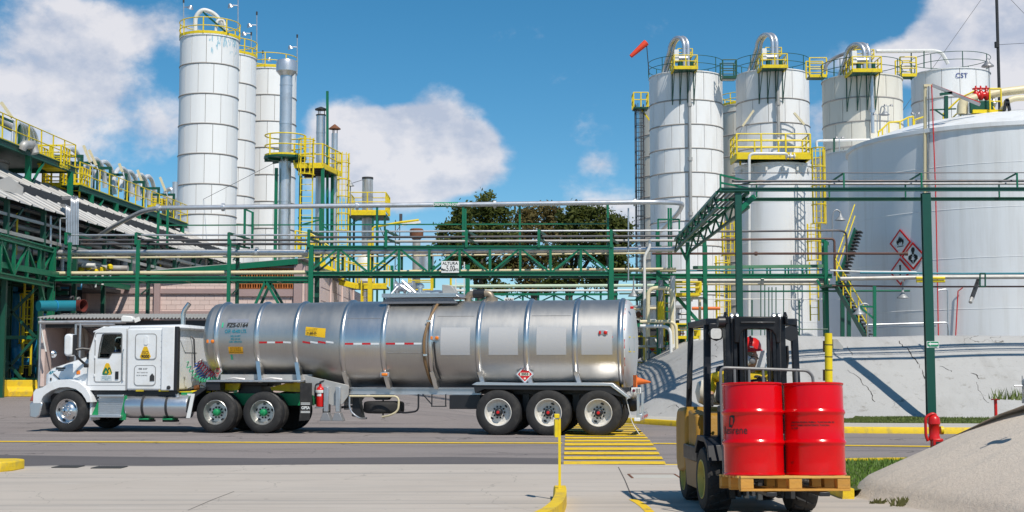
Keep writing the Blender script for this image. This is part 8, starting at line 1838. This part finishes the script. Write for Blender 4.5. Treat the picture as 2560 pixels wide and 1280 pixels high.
# ================================================================== people
def skin_mesh(name,joints,edges,m,sub=2):
 """joints: name -> (xyz, radius); grow one continuous surface over the skeleton"""
 nm=list(joints); idx={k:i for i,k in enumerate(nm)}
 me=bpy.data.meshes.new(name); me.from_pydata([joints[k][0] for k in nm],[(idx[a],idx[b]) for a,b in edges],[]); me.update()
 o=bpy.data.objects.new(name,me); COL.objects.link(o)
 sk=o.modifiers.new('skin','SKIN'); sk.use_smooth_shade=True
 for i,k in enumerate(nm):
  r=joints[k][1]; r=r if isinstance(r,tuple) else (r,r); me.skin_vertices[0].data[i].radius=r; me.skin_vertices[0].data[i].use_root=(i==0)
 sb=o.modifiers.new('sub','SUBSURF'); sb.levels=sub; sb.render_levels=sub
 dg=bpy.context.evaluated_depsgraph_get(); new=bpy.data.meshes.new_from_object(o.evaluated_get(dg)); new.name=name
 bpy.data.objects.remove(o); new.materials.clear(); new.materials.append(m)
 new.polygons.foreach_set('use_smooth',[True]*len(new.polygons)); return new
skinm=mat('skin',(.36,.20,.13),.55,var=.08,scale=8); 
def seated(name,label,loc,rz,lean,look,lh,rh,suit,glove,seat_h=.0,scale=1.0,group=None):
 """seated figure facing local -y; lh/rh are hand targets (local), look turns the head"""
 t=thing(name,label,'person',loc,rz,group); V=Vector
 pel=V((0,0,.12)); chest=V((0,-.04+lean*.25,.44)); neck=V((0,-.06+lean*.45,.60)); hb=neck+V((0,-.02,.06)); 
 J={'pel':(pel,(.15,.12)),'waist':(pel.lerp(chest,.5),(.14,.11)),'chest':(chest,(.17,.12)),'neckb':(neck-V((0,0,.05)),.075),'neck':(hb,.056)}
 E=[('pel','waist'),('waist','chest'),('chest','neckb'),('neckb','neck')]
 hd=V((math.sin(look)*-.03,-.035*math.cos(look),0))
 J['jaw']=(hb+V((0,0,.05))+hd,.068); J['face']=(hb+V((0,0,.11))+hd*.7,(.080,.092)); J['crown']=(hb+V((0,0,.185)),(.076,.088)); J['top']=(hb+V((0,0,.225)),.045)
 E+=[('neck','jaw'),('jaw','face'),('face','crown'),('crown','top')]
 hands=[]
 for s,tgt,k in ((-1,V(lh),'L'),(1,V(rh),'R')):
  sh=neck+V((s*.20,.01,-.05)); up,lo=.29,.27; d=tgt-sh; L=min(d.length,(up+lo)*.985); dirn=d.normalized(); a=(up*up-lo*lo+L*L)/(2*L); h=math.sqrt(max(.0004,up*up-a*a)); perp=(V((s*.8,.35,-.6))-dirn*dirn.dot(V((s*.8,.35,-.6)))).normalized(); el=sh+dirn*a+perp*h; wr=sh+dirn*L
  J['sh'+k]=(sh,.07); J['el'+k]=(el,.047); J['wr'+k]=(wr,.030); fw=(wr-el).normalized(); pm=wr+fw*.07; J['pm'+k]=(pm,(.036,.020)); E+=[('chest','sh'+k),('sh'+k,'el'+k),('el'+k,'wr'+k),('wr'+k,'pm'+k)]
  side=fw.cross(V((0,0,1))).normalized() if abs(fw.z)<.95 else V((1,0,0)); dn=V((0,0,-1))
  for q,(o,l) in enumerate(((-.030,.058),(-.010,.068),(.011,.062),(.031,.048))):
   b=pm+side*o+fw*.02; m_=b+fw*l*.6+dn*.008; e=m_+fw*l*.30+dn*l*.5; J['f%d%s'%(q,k)]=(b,.010); J['g%d%s'%(q,k)]=(m_,.009); J['h%d%s'%(q,k)]=(e,.008); E+=[('pm'+k,'f%d%s'%(q,k)),('f%d%s'%(q,k),'g%d%s'%(q,k)),('g%d%s'%(q,k),'h%d%s'%(q,k))]
  tb=wr+fw*.03+side*s*-.032; te=tb+fw*.035+side*s*-.018+dn*.012; J['t'+k]=(tb,.011); J['u'+k]=(te,.009); E+=[('wr'+k,'t'+k),('t'+k,'u'+k)]
  hands.append((wr,pm,fw,side,s))
  hip=V((s*.10,-.02,.10)); kn=V((s*.14,-.44,.14)); an=V((s*.14,-.52,-.28)); toe=an+V((0,-.16,-.05))
  J['hip'+k]=(hip,.095); J['kn'+k]=(kn,.062); J['an'+k]=(an,.042); J['toe'+k]=(toe,.035); E+=[('pel','hip'+k),('hip'+k,'kn'+k),('kn'+k,'an'+k),('an'+k,'toe'+k)]
 obj('body',skin_mesh('body',J,E,skinm),t)
 C=('pel','waist','chest','neckb')+tuple(x+k for k in 'LR' for x in ('sh','el','wr','hip','kn','an'))
 g=lambda r:tuple(q+.018 for q in r) if isinstance(r,tuple) else r+.016
 JC={k:(J[k][0],g(J[k][1])) for k in C}; JC['neckb']=(J['neckb'][0]+V((0,0,.015)),.082); EC=[e for e in E if e[0] in C and e[1] in C]
 obj('coverall',skin_mesh('coverall',JC,EC,suit),t)
 if glove:
  for (wr,pm,fw,side,s),k in zip(hands,'LR'):
   kk=[x+k for x in ('wr','pm','f0','g0','h0','f1','g1','h1','f2','g2','h2','f3','g3','h3','t','u')]; JG={a:(J[a][0],g(J[a][1]) if a[0]!='w' else .040) for a in kk}; JG={a:(p,(r if not isinstance(r,tuple) else r)) for a,(p,r) in JG.items()}
   for a in kk:
    if a[0] in 'fghtu': JG[a]=(J[a][0],J[a][1]+.004)
   obj('glove',skin_mesh('glove',JG,[e for e in E if e[0] in kk and e[1] in kk],glove,1),t)
 shoe=mat('work_boot',(.03,.025,.02),.6)
 for k in 'LR':
  a,b=J['an'+k][0],J['toe'+k][0]; obj('boot',skin_mesh('boot',{'a':(a+V((0,0,.06)),.055),'b':(a+V((0,.02,-.04)),.055),'c':(b+V((0,0,-.015)),(.05,.04))},[('a','b'),('b','c')],shoe,1),t)
 hdp=thing_part('head_detail',t,hb+V((0,0,.12)),look)
 obj('nose',MB().add([(-.012,-.085,-.015),(.012,-.085,-.015),(0,-.115,-.02),(0,-.088,.03)],[(0,1,2),(1,3,2),(3,0,2)]).mesh('nose',skinm),hdp)
 for s in (-1,1): obj('ear',MB().lathe([(.004,-.01),(.024,-.006),(.026,.004),(.012,.012)],10,(s*.082,.0,.0),(s,.2,0)).mesh('ear',skinm),hdp)
 for s in (-1,1): obj('eye',MB().lathe([(.001,-.012),(.011,-.004),(.012,.004),(.002,.01)],8,(s*.032,-.078,.022),(0,1,0)).mesh('eye',M['ink']),hdp)
 obj('mouth',MB().box((0,-.087,-.055),(.045,.008,.008)).mesh('mouth',mat('lips',(.25,.09,.07),.6)),hdp)
 return t,hdp,J
# ================================================================== forklift with red drums (local: x to the right of the picture, y away, z up; it faces -y)
FK=Vector((2.60,14.85,.012)); FR=R(3)
F=thing('forklift','dirty ochre and black forklift coming towards the viewer with two red drums on a pallet','forklift',FK,FR)
ft=lambda name,mb,m,bev=0,sm=True,ang=38: part(name,mb,m,F,sm,ang,bev)
ochre=mat('dirty_ochre_paint',(.36,.185,.012),.5,var=.25,scale=3,dirt=(.20,.12,.045),damt=.7,dscale=4,bump=.25,bscale=12)
tan_=mat('dusty_tan_panel',(.33,.21,.11),.7,var=.25,scale=3,dirt=(.25,.16,.09),damt=.6,dscale=3)
navy=mat('dark_blue_black_paint',(.010,.013,.020),.4,spec=.3,var=.3,scale=4,dirt=(.06,.06,.065),damt=.5,dscale=6)
mastm=mat('oily_mast_steel',(.009,.009,.011),.36,spec=.3,var=.4,scale=5,dirt=(.05,.05,.052),damt=.5,dscale=5)
worn=mat('worn_black_steel',(.05,.05,.052),.45,.3,var=.4,scale=7,dirt=(.40,.39,.37),damt=.7,dscale=9,dlo=.58,dhi=.66)
def flwheel(x,y,r,w,s):
 wh=thing_part('wheel',F,(x,y,r)); d=1 if s<0 else -1       # outer face towards s*x
 obj('tyre',MB().lathe([(r*.56,.02),(r*.60,.0),(r*.80,-.008),(r*.93,.006),(r*.985,.04),(r,.09),(r,w-.09),(r*.985,w-.04),(r*.93,w-.006),(r*.60,w),(r*.56,w-.02)],40,(0,0,0),(d,0,0),cap=False).mesh('tyre',M['rubber'],True,30),wh)
 lug=MB().hexa([(d*.015,-.022,r*.90),(d*w*.48,-.030+.05,r*.955),(d*w*.48,.030+.05,r*.955),(d*.015,.022,r*.90),(d*.03,-.016,r*.995),(d*w*.48,-.022+.05,r*1.03),(d*w*.48,.022+.05,r*1.03),(d*.03,.016,r*.995)]).mesh('tread_lug',M['rubber'],False)
 lug2=MB().hexa([(d*(w-.015),-.022+.11,r*.90),(d*w*.52,-.030+.06,r*.955),(d*w*.52,.030+.06,r*.955),(d*(w-.015),.022+.11,r*.90),(d*(w-.03),-.016+.11,r*.995),(d*w*.52,-.022+.06,r*1.03),(d*w*.52,.022+.06,r*1.03),(d*(w-.03),.016+.11,r*.995)]).mesh('tread_lug',M['rubber'],False)
 for k in range(18):
  o=obj('tread_lug',lug,wh); o.rotation_euler=(2*PI*k/18,0,0); o=obj('tread_lug',lug2,wh); o.rotation_euler=(2*PI*k/18,0,0)
 ym=mat('faded_yellow_rim',(.50,.42,.10),.55,var=.2,scale=6,dirt=(.25,.2,.1),damt=.6,dscale=5)
 obj('rim',MB().lathe([(r*.56,.02),(r*.60,-.004),(r*.56,-.008),(r*.53,.02),(r*.50,.07),(r*.30,.08),(r*.28,.05),(.01,.045)],32,(0,0,0),(d,0,0),cap=False).mesh('rim',ym),wh)
 for k in range(6): a=2*PI*k/6; obj('wheel_nut',MB().cyl((d*.05,r*.38*math.cos(a),r*.38*math.sin(a)),(d*.078,r*.38*math.cos(a),r*.38*math.sin(a)),.014,6).mesh('wheel_nut',M['dark']),wh)
 return wh
flwheel(-.585,0,.345,.27,-1); flwheel(.60,0,.345,.27,1); flwheel(-.53,1.42,.275,.19,-1); flwheel(.54,1.42,.275,.19,1)
ft('axle',MB().cyl((-.4,0,.345),(.4,0,.345),.10,12),M['black']); ft('axle',MB().cyl((-.4,1.42,.275),(.4,1.42,.275),.07,10),M['black'])
ft('chassis',MB().bx(-.40,-.12,.22,.40,1.25,.62),M['black'],.02)
ft('side_step',MB().bx(-.57,.36,.50,-.38,1.18,.66),navy,.012); ft('side_step',MB().bx(.38,.36,.50,.57,1.18,.66),navy,.012)
ft('lower_panel',MB().prism([(.40,.20),(1.12,.20),(1.22,.50),(.36,.50)],(-.545,0,0),(0,1,0),(0,0,1),(1,0,0),.04),tan_,.012); ft('lower_panel',MB().prism([(.40,.20),(1.12,.20),(1.22,.50),(.36,.50)],(.50,0,0),(0,1,0),(0,0,1),(1,0,0),.04),tan_,.012)
cw=[(1.18,.34),(1.72,.30),(1.80,.45),(1.80,.92),(1.70,1.06),(1.22,1.08),(1.14,.98)]
ft('counterweight',MB().prism(cw,(-.55,0,0),(0,1,0),(0,0,1),(1,0,0),1.10),ochre,.05)
ft('engine_cover',MB().hexa([(-.46,.42,.66),(.46,.42,.66),(.46,1.2,.66),(-.46,1.2,.66),(-.42,.52,1.02),(.42,.52,1.02),(.42,1.2,1.03),(-.42,1.2,1.03)]),ochre,.03)
ft('side_cowl',MB().hexa([(-.52,.62,.60),(-.36,.62,.60),(-.36,1.12,.60),(-.52,1.12,.60),(-.52,.66,1.0),(-.36,.66,1.0),(-.36,1.12,1.05),(-.52,1.12,1.05)]),ochre,.025); ft('side_cowl',MB().hexa([(.36,.62,.60),(.52,.62,.60),(.52,1.12,.60),(.36,1.12,.60),(.36,.66,1.0),(.52,.66,1.0),(.52,1.12,1.05),(.36,1.12,1.05)]),ochre,.025)
ft('front_fender',MB().prism([(-.40,.56),(-.34,.72),(-.16,.80),(.24,.80),(.40,.66),(.42,.60),(.36,.60),(.22,.745),(-.14,.745),(-.30,.68),(-.35,.56)],(-.585,0,0),(0,1,0),(0,0,1),(1,0,0),.24),navy,.006); ft('front_fender',MB().prism([(-.40,.56),(-.34,.72),(-.16,.80),(.24,.80),(.40,.66),(.42,.60),(.36,.60),(.22,.745),(-.14,.745),(-.30,.68),(-.35,.56)],(.345,0,0),(0,1,0),(0,0,1),(1,0,0),.24),navy,.006)
ft('front_panel',MB().bx(-.42,-.10,.60,.42,-.04,1.06),navy,.015); ft('floor_plate',MB().bx(-.42,-.06,.60,.42,.5,.64),navy,sm=False)
ft('dash',MB().bx(-.38,-.04,1.0,.38,.16,1.12),navy,.02)
ft('seat',MB().bx(-.24,.52,.90,.24,.98,1.0),M['black'],.04); ft('seat_back',MB().hexa([(-.22,.93,1.12),(.22,.93,1.12),(.22,1.05,1.12),(-.22,1.05,1.12),(-.20,1.04,1.55),(.20,1.04,1.55),(.20,1.13,1.55),(-.20,1.13,1.55)]),M['black'],.04)
ft('steering_column',MB().tube([(.05,.06,1.08),(.05,.18,1.28)],.03,8),M['black'])
sw=MB().torus((.05,.20,1.30),.17,.014,24,6,(0,.65,1)); ft('steering_wheel',sw,M['black']); ft('steering_spoke',MB().bar((-.11,.19,1.31),(.21,.19,1.31),.025,.015),M['black'])
for k in range(3): ft('lever',MB().tube([(-.30+k*.05,.06,1.10),(-.32+k*.05,.14,1.28)],.010,6),M['black']); ft('lever_knob',MB().lathe([(.005,-.02),(.02,0),(.005,.02)],8,(-.32+k*.05,.145,1.29)),M['black'])
gz=2.02
for s in (-1,1):
 ft('guard_pillar',MB().bar((s*.50,.10,.78),(s*.475,.16,gz-.03),.075,.06,(0,1,0)),navy,.01); ft('guard_pillar',MB().bar((s*.48,1.30,1.02),(s*.46,1.22,gz-.03),.06,.06,(0,1,0)),navy,.01)
 ft('guard_side_bar',MB().bar((s*.47,.12,gz),(s*.455,1.25,gz),.06,.07),navy,.01)
ft('guard_cross_bar',MB().bar((-.50,.13,gz),(.50,.13,gz),.07,.075),navy,.01); ft('guard_cross_bar',MB().bar((-.49,1.24,gz),(.49,1.24,gz),.06,.07),navy,.01)
for k in range(7): ft('guard_slat',MB().bar((-.36+k*.12,.16,gz+.005),(-.36+k*.12,1.21,gz+.005),.03,.045),navy,sm=False)
ft('headlamp',MB().lathe([(.085,.05),(.085,.02),(.06,-.05),(.02,-.08)],8,(-.405,.05,1.895),(0,-1,0)),M['black']); ft('headlamp_lens',MB().prism(rrect(-.47,1.835,-.355,1.945,.03),(0,-.002,0),(1,0,0),(0,0,1),(0,-1,0),.012),mat('lamp_glass',(.70,.70,.68),.15,var=.2,scale=30,coat=.5)); ft('headlamp',MB().lathe([(.085,.05),(.085,.02),(.06,-.05),(.02,-.08)],8,(.405,.05,1.895),(0,-1,0)),M['black']); ft('lamp_bracket',MB().box((-.43,.08,1.97),(.08,.06,.07)),M['black'],.01)
ft('lpg_bottle',MB().lathe([(.02,-.36),(.12,-.33),(.15,-.27),(.15,.27),(.12,.33),(.02,.36)],22,(0,1.5,1.24),(1,0,0)),M['cream'])
ft('side_mirror_box',MB().bx(-.50,1.2,1.28,-.46,1.26,1.62),M['black'],.01)
TI=R(3.5)
def tz(y,z): return (y+math.sin(TI)*z, z)
mx=-.075
def ch(x,w,y,dep,z0,z1,m=mastm,name='mast_channel'):
 a0,a1=math.sin(TI)*z0,math.sin(TI)*z1
 ft(name,MB().hexa([(x-w/2,y+a0,z0),(x+w/2,y+a0,z0),(x+w/2,y+dep+a0,z0),(x-w/2,y+dep+a0,z0),(x-w/2,y+a1,z1),(x+w/2,y+a1,z1),(x+w/2,y+dep+a1,z1),(x-w/2,y+dep+a1,z1)]),m,.006)
for s in (-1,1):
 ch(mx+s*.285,.062,-.52,.16,.18,2.06); ch(mx+s*.222,.040,-.56,.14,.20,2.07); ch(mx+s*.175,.036,-.60,.12,.22,2.05); ch(mx+s*.128,.022,-.55,.05,.6,1.98,M['black'],'lift_cylinder') if s<0 else ch(mx+s*.13,.03,-.55,.05,.6,1.98,M['black'],'lift_cylinder')
 for k,o in enumerate((.25,.195)):
  ft('chain_roller',MB().cyl((mx+s*o-.012,-.50+.12,2.045),(mx+s*o+.012,-.50+.12,2.045),.052,16),M['galv'])
  ft('chain',MB().bx(mx+s*o-.010,-.53+.10,1.2,mx+s*o+.010,-.52+.10,2.04),M['dark'],sm=False)
 ft('mast_head_lug',MB().prism([(-.46,1.98),(-.34,1.98),(-.34,2.06),(-.40,2.11),(-.46,2.06)],(mx+s*.315-.015,0,0),(0,1,0),(0,0,1),(1,0,0),.03),mastm,.008)
arch=[(-.24,2.055),(.24,2.055),(.24,1.78),(.195,1.78),(.185,1.86),(.15,1.91),(.10,1.925),(-.10,1.925),(-.15,1.91),(-.185,1.86),(-.195,1.78),(-.24,1.78)]
ft('mast_head_plate',MB().prism(arch,(mx,-.50,0),(1,0,0),(0,0,1),(0,1,0),.07),mastm,.01); ft('head_plate_edge',MB().bx(mx-.18,-.525,1.985,mx+.18,-.50,2.0),worn,.004)
for z in (.35,.95): ft('mast_crossmember',MB().bx(mx-.28,-.44+math.sin(TI)*z,z,mx+.28,-.38+math.sin(TI)*z,z+.12),mastm,.01)
ft('mast_motor',MB().cyl((mx-.40,-.42,2.0),(mx-.33,-.42,2.0),.06,12),M['black']); ft('hose',MB().tube(bend([(mx-.10,-.4,2.0),(mx-.09,-.36,1.2),(mx-.05,-.3,1.0)],.2),.015,6),M['black']); ft('hose',MB().tube(bend([(mx+.34,-.35,1.75),(mx+.36,-.3,1.6),(mx+.33,-.28,1.45)],.05),.02,6),M['black'])
ft('gauge_panel',MB().bx(.10,.72,1.30,.30,.76,1.72),mat('pale_panel',(.60,.62,.66),.5,var=.15,scale=20),.008)
ca=lambda y,z:y+math.sin(TI)*z
ft('carriage_bar',MB().bar((-.50,ca(-.70,.42),.42),(.52,ca(-.70,.42),.42),.05,.12),worn,.008); ft('carriage_bar',MB().bar((-.50,ca(-.70,.80),.80),(.52,ca(-.70,.80),.80),.05,.10),worn,.008)
ft('carriage_side',MB().bar((-.465,ca(-.72,.30),.30),(-.465,ca(-.72,1.0),1.0),.07,.025,(0,1,0)),worn,.006); ft('carriage_plate',MB().prism([(-.44,.30),(-.28,.30),(-.28,.52),(-.33,.46),(-.44,.42)],(0,ca(-.72,.4),0),(1,0,0),(0,0,1),(0,1,0),.03),worn,.006)
br=[(-.485,ca(-.74,.34),.34),(-.500,ca(-.74,1.0),1.0),(-.500,ca(-.74,1.52),1.525),(.40,ca(-.74,1.5),1.495),(.455,ca(-.74,1.44),1.44),(.46,ca(-.74,1.2),1.2)]
M['bar']=mat('scuffed_steel_bar',(.17,.17,.17),.45,.0,var=.35,scale=9)
ft('load_backrest',MB().tube(bend(br,.06),.016,8),M['bar'])
for x in (-.355,-.205,-.06,.285): ft('backrest_bar',MB().tube([(x,ca(-.74,.8),.8),(x,ca(-.74,1.5),1.51)],.013,6),M['bar'])
for x in (-.28,.22): ft('fork',MB().bx(x-.05,-1.86,.325,x+.05,-.68,.365),M['black'],.006); ft('fork_shank',MB().bx(x-.05,-.74,.385,x+.05,-.69,.85),M['black'],.006)
for x,w,z in ((-.20,.05,.20),(-.13,.04,.22),(-.06,.05,.18),(.16,.08,.20),(.28,.05,.19)): ft('underframe_lug',MB().bx(x-w/2,-.45,z-.02,x+w/2,-.36,.44),worn if x>0 else M['galvold'],.006)
ft('drive_housing',MB().lathe([(.08,-.25),(.16,-.18),(.16,.18),(.08,.25)],16,(.0,.0,.33),(1,0,0)),M['black']); ft('tilt_cylinder',MB().cyl((-.25,-.3,.55),(-.25,.3,.7),.04,10),M['black'])
suit=mat('yellow_coverall_cloth',(.72,.50,.01),.75,var=.15,scale=9,bump=.5,bscale=14); blk=mat('black_glove',(.02,.02,.02),.7,var=.2)
D,hd,J=seated('person','driver in yellow coverall, red hard hat and white respirator seated on the forklift',F.matrix_basis@Vector((.06,.66,.875)),FR,-.2,R(-32),(-.42,-.08,.36),(.10,-.42,.50),suit,blk)
hat=MB().lathe([(.128,.02),(.130,.045),(.127,.08),(.108,.125),(.07,.155),(.002,.168)],24,(0,.005,.045)); 
obj('hard_hat',hat.mesh('hard_hat',M['red']),hd); obj('hat_brim',MB().lathe([(.128,.055),(.150,.045),(.150,.052),(.126,.070)],24,(0,-.012,.012),(0,-.08,1),cap=False).mesh('hat_brim',M['red']),hd)
obj('hat_ridge',MB().tube([(0,-.11,.14),(0,-.06,.195),(0,.04,.215),(0,.10,.175)],.012,6).mesh('hat_ridge',M['red']),hd)
obj('hat_badge',MB().lathe([(.001,-.004),(.025,-.003),(.026,.004)],12,(-.118,-.02,.13),(-1,0,.35)).mesh('hat_badge',M['signwhite']),hd); obj('hat_badge',MB().box((-.128,-.02,.085),(.006,.04,.03)).mesh('hat_badge',M['yellow']),hd); obj('hat_badge',MB().box((.06,-.112,.10),(.05,.006,.018)).mesh('hat_badge',M['signwhite']),hd)
obj('respirator',MB().lathe([(.058,0),(.060,.03),(.045,.065),(.02,.075),(.002,.076)],16,(0,-.070,-.045),(0,-1,-.15)).mesh('respirator',M['signwhite']),hd)
for s in (-1,1): obj('filter',MB().lathe([(.034,0),(.036,.03),(.02,.04)],14,(s*.055,-.10,-.05),(s*.8,-.6,-.1)).mesh('filter',mat('filter_grey',(.20,.20,.21),.5) if s>0 else M['signwhite']),hd)
obj('goggles',MB().prism(rrect(-.07,.0,.07,.05,.02),(0,-.082,0),(1,0,0),(0,0,1),(0,-1,0),.025).mesh('goggles',mat('smoked_lens',(.06,.04,.035),.15,coat=.4)),hd)
obj('mask_strap',MB().torus((0,0,-.02),.094,.008,20,5,(0,.2,1)).mesh('mask_strap',M['dark']),hd)
LT=R(3.2)
LM=F.matrix_basis
PALW,PALD=1.03,1.10
pal=thing('pallet','yellowish wooden pallet carried on the forks under the red drums','pallet',LM@Vector((-.04,-1.30,.365)),0,None,(-LT,0,FR+R(-1.0)))
wood=mat('pine_wood',(.56,.27,.045),.75,var=.22,scale=2.5,dirt=(.36,.19,.06),damt=.6,dscale=3,dstretch=(1,6,6),rand=.15,bump=.3,bscale=30)
w2=mat('pale_pine_wood',(.66,.38,.09),.75,var=.18,scale=2.5,dirt=(.40,.22,.08),damt=.5,dscale=3,dstretch=(1,6,6),rand=.12,bump=.3,bscale=30)
for i in range(7): y=-PALD/2+.05+i*(PALD-.1)/6; part('top_board',MB().bx(-PALW/2,y-.05,.095,PALW/2,y+.05,.117),w2,pal,False,bev=.003)
for x in (-PALW/2+.06,0,PALW/2-.06):
 for y in (-PALD/2+.07,0,PALD/2-.07): part('block',MB().bx(x-.06,y-.065,.0,x+.06,y+.065,.094),wood,pal,False,bev=.003)
 part('stringer_board',MB().bx(x-.058,-PALD/2+.005,.0755,x+.058,PALD/2-.005,.0945),wood,pal,False) if 0 else None
for y in (-PALD/2+.05,0,PALD/2-.05): part('bottom_board',MB().bx(-PALW/2,y-.05,-.022,PALW/2,y+.05,-.001),wood,pal,False,bev=.003)
drumr=mat('glossy_red_drum_paint',(.66,.001,.004),.22,var=.05,scale=2,coat=.18,spec=.3,dirt=(.42,.01,.012),damt=.5,dscale=3,bump=.25,bscale=3.5)
def drum(x,y,label,turn):
 d=thing('oil_drum',label,'drum',pal.matrix_basis@Vector((x,y,.118)),0,'red drums on the forklift pallet',(-LT,0,FR+turn)); r=.286;h=.882
 prof=[(r-.012,.012),(r-.002,.0),(r+.006,.004),(r+.006,.018),(r-.002,.026),(r-.001,.10)]
 for zc in (.31,.60):
  prof+=[(r,zc-.035),(r+.004,zc-.024),(r+.012,zc-.012),(r+.015,zc),(r+.012,zc+.012),(r+.004,zc+.024),(r,zc+.035)]
 prof+=[(r,h-.05),(r-.003,h-.026),(r+.005,h-.018),(r+.007,h-.006),(r,h),(r-.010,h-.006),(r-.012,h-.02),(.01,h-.022)]
 part('body',MB().lathe(prof,72,ang:=(0,0,0)),drumr,d,True,28); part('bung',MB().cyl((.12,.1,h-.022),(.12,.1,h-.004),.035,14),M['galv'],d); part('seam',MB().bx(-.004,r-.002,.03,.004,r+.004,h-.03),drumr,d,False)
 return d,r
dL,r=drum(-.298,-.12,'glossy red steel drum with a black ring emblem and company name',R(0)); dR,r=drum(.298,-.12,'glossy red steel drum with small black printed address lines',R(0))
def drumtext(d,s,size,a_deg,z,bold=0,sx=1):
 o=text('lettering',s,size,M['ink'],d,(0,0,0),(0,0,0),'LEFT',bold=bold,ext=0,sx=sx)
 bmax=max((v.co.x for v in o.data.vertices),default=1)
 for v in o.data.vertices:
  a=R(a_deg)+v.co.x/r; v.co=(( r+.0025)*math.cos(a),(r+.0025)*math.sin(a),z+v.co.y)
 o.data.update(); return o
drumtext(dL,'Resirene',.105,186,.425,bold=.0005,sx=.82)
def emb(pts):
 vs=[]; 
 for x,z in pts: a=R(212)+x/r; vs.append(((r+.0025)*math.cos(a),(r+.0025)*math.sin(a),.515+z))
 part('emblem',MB().add(vs,[tuple(range(len(vs)))]),M['ink'],dL,False)
emb([(-.035,-.055),(.0,-.062),(.022,-.035),(-.002,-.040),(-.018,-.025),(-.008,.03),(-.026,.012)]); emb([(-.012,.035),(.01,.06),(.042,.052),(.044,.0),(.028,-.03),(.016,-.05),(.026,.02),(.012,.035)]); emb([(-.026,.012),(-.008,.03),(-.012,.035),(.01,.06),(-.02,.045)])
for i,s in enumerate(('CARRETERA FEDERAL PUEBLA - TLAXCALA KM. 10.5','SANTO TORIBIO XICOHTZINCO, TLAXCALA','C.P. 90780')): drumtext(dR,s,.022,206,.500-i*.028,bold=.0006,sx=.88)
drumtext(dR,'NET',.03,202,.12,sx=.8)
D2,hd2,J2=seated('person','truck driver in a blue shirt, forearm resting behind the cab window',TR.matrix_basis@Vector((1.12,.62,1.42)),TRZ-PI/2,0,0,(-.40,-.10,.50),(.1,-.32,.38),mat('blue_shirt_cloth',(.10,.15,.36),.8,var=.15,scale=8),None)
obj('hair',MB().lathe([(.094,.0),(.098,.05),(.08,.10),(.04,.125),(.002,.13)],18,(0,.012,.01)).mesh('hair',mat('black_hair',(.015,.012,.01),.6)),hd2)
part('seat',MB().bx(.88,.38,1.10,1.36,.9,1.42),M['interior'],TR,bev=.04); part('steering_wheel',MB().torus((.80,.62,1.86),.21,.016,22,6,(-.55,0,1)),M['black'],TR)
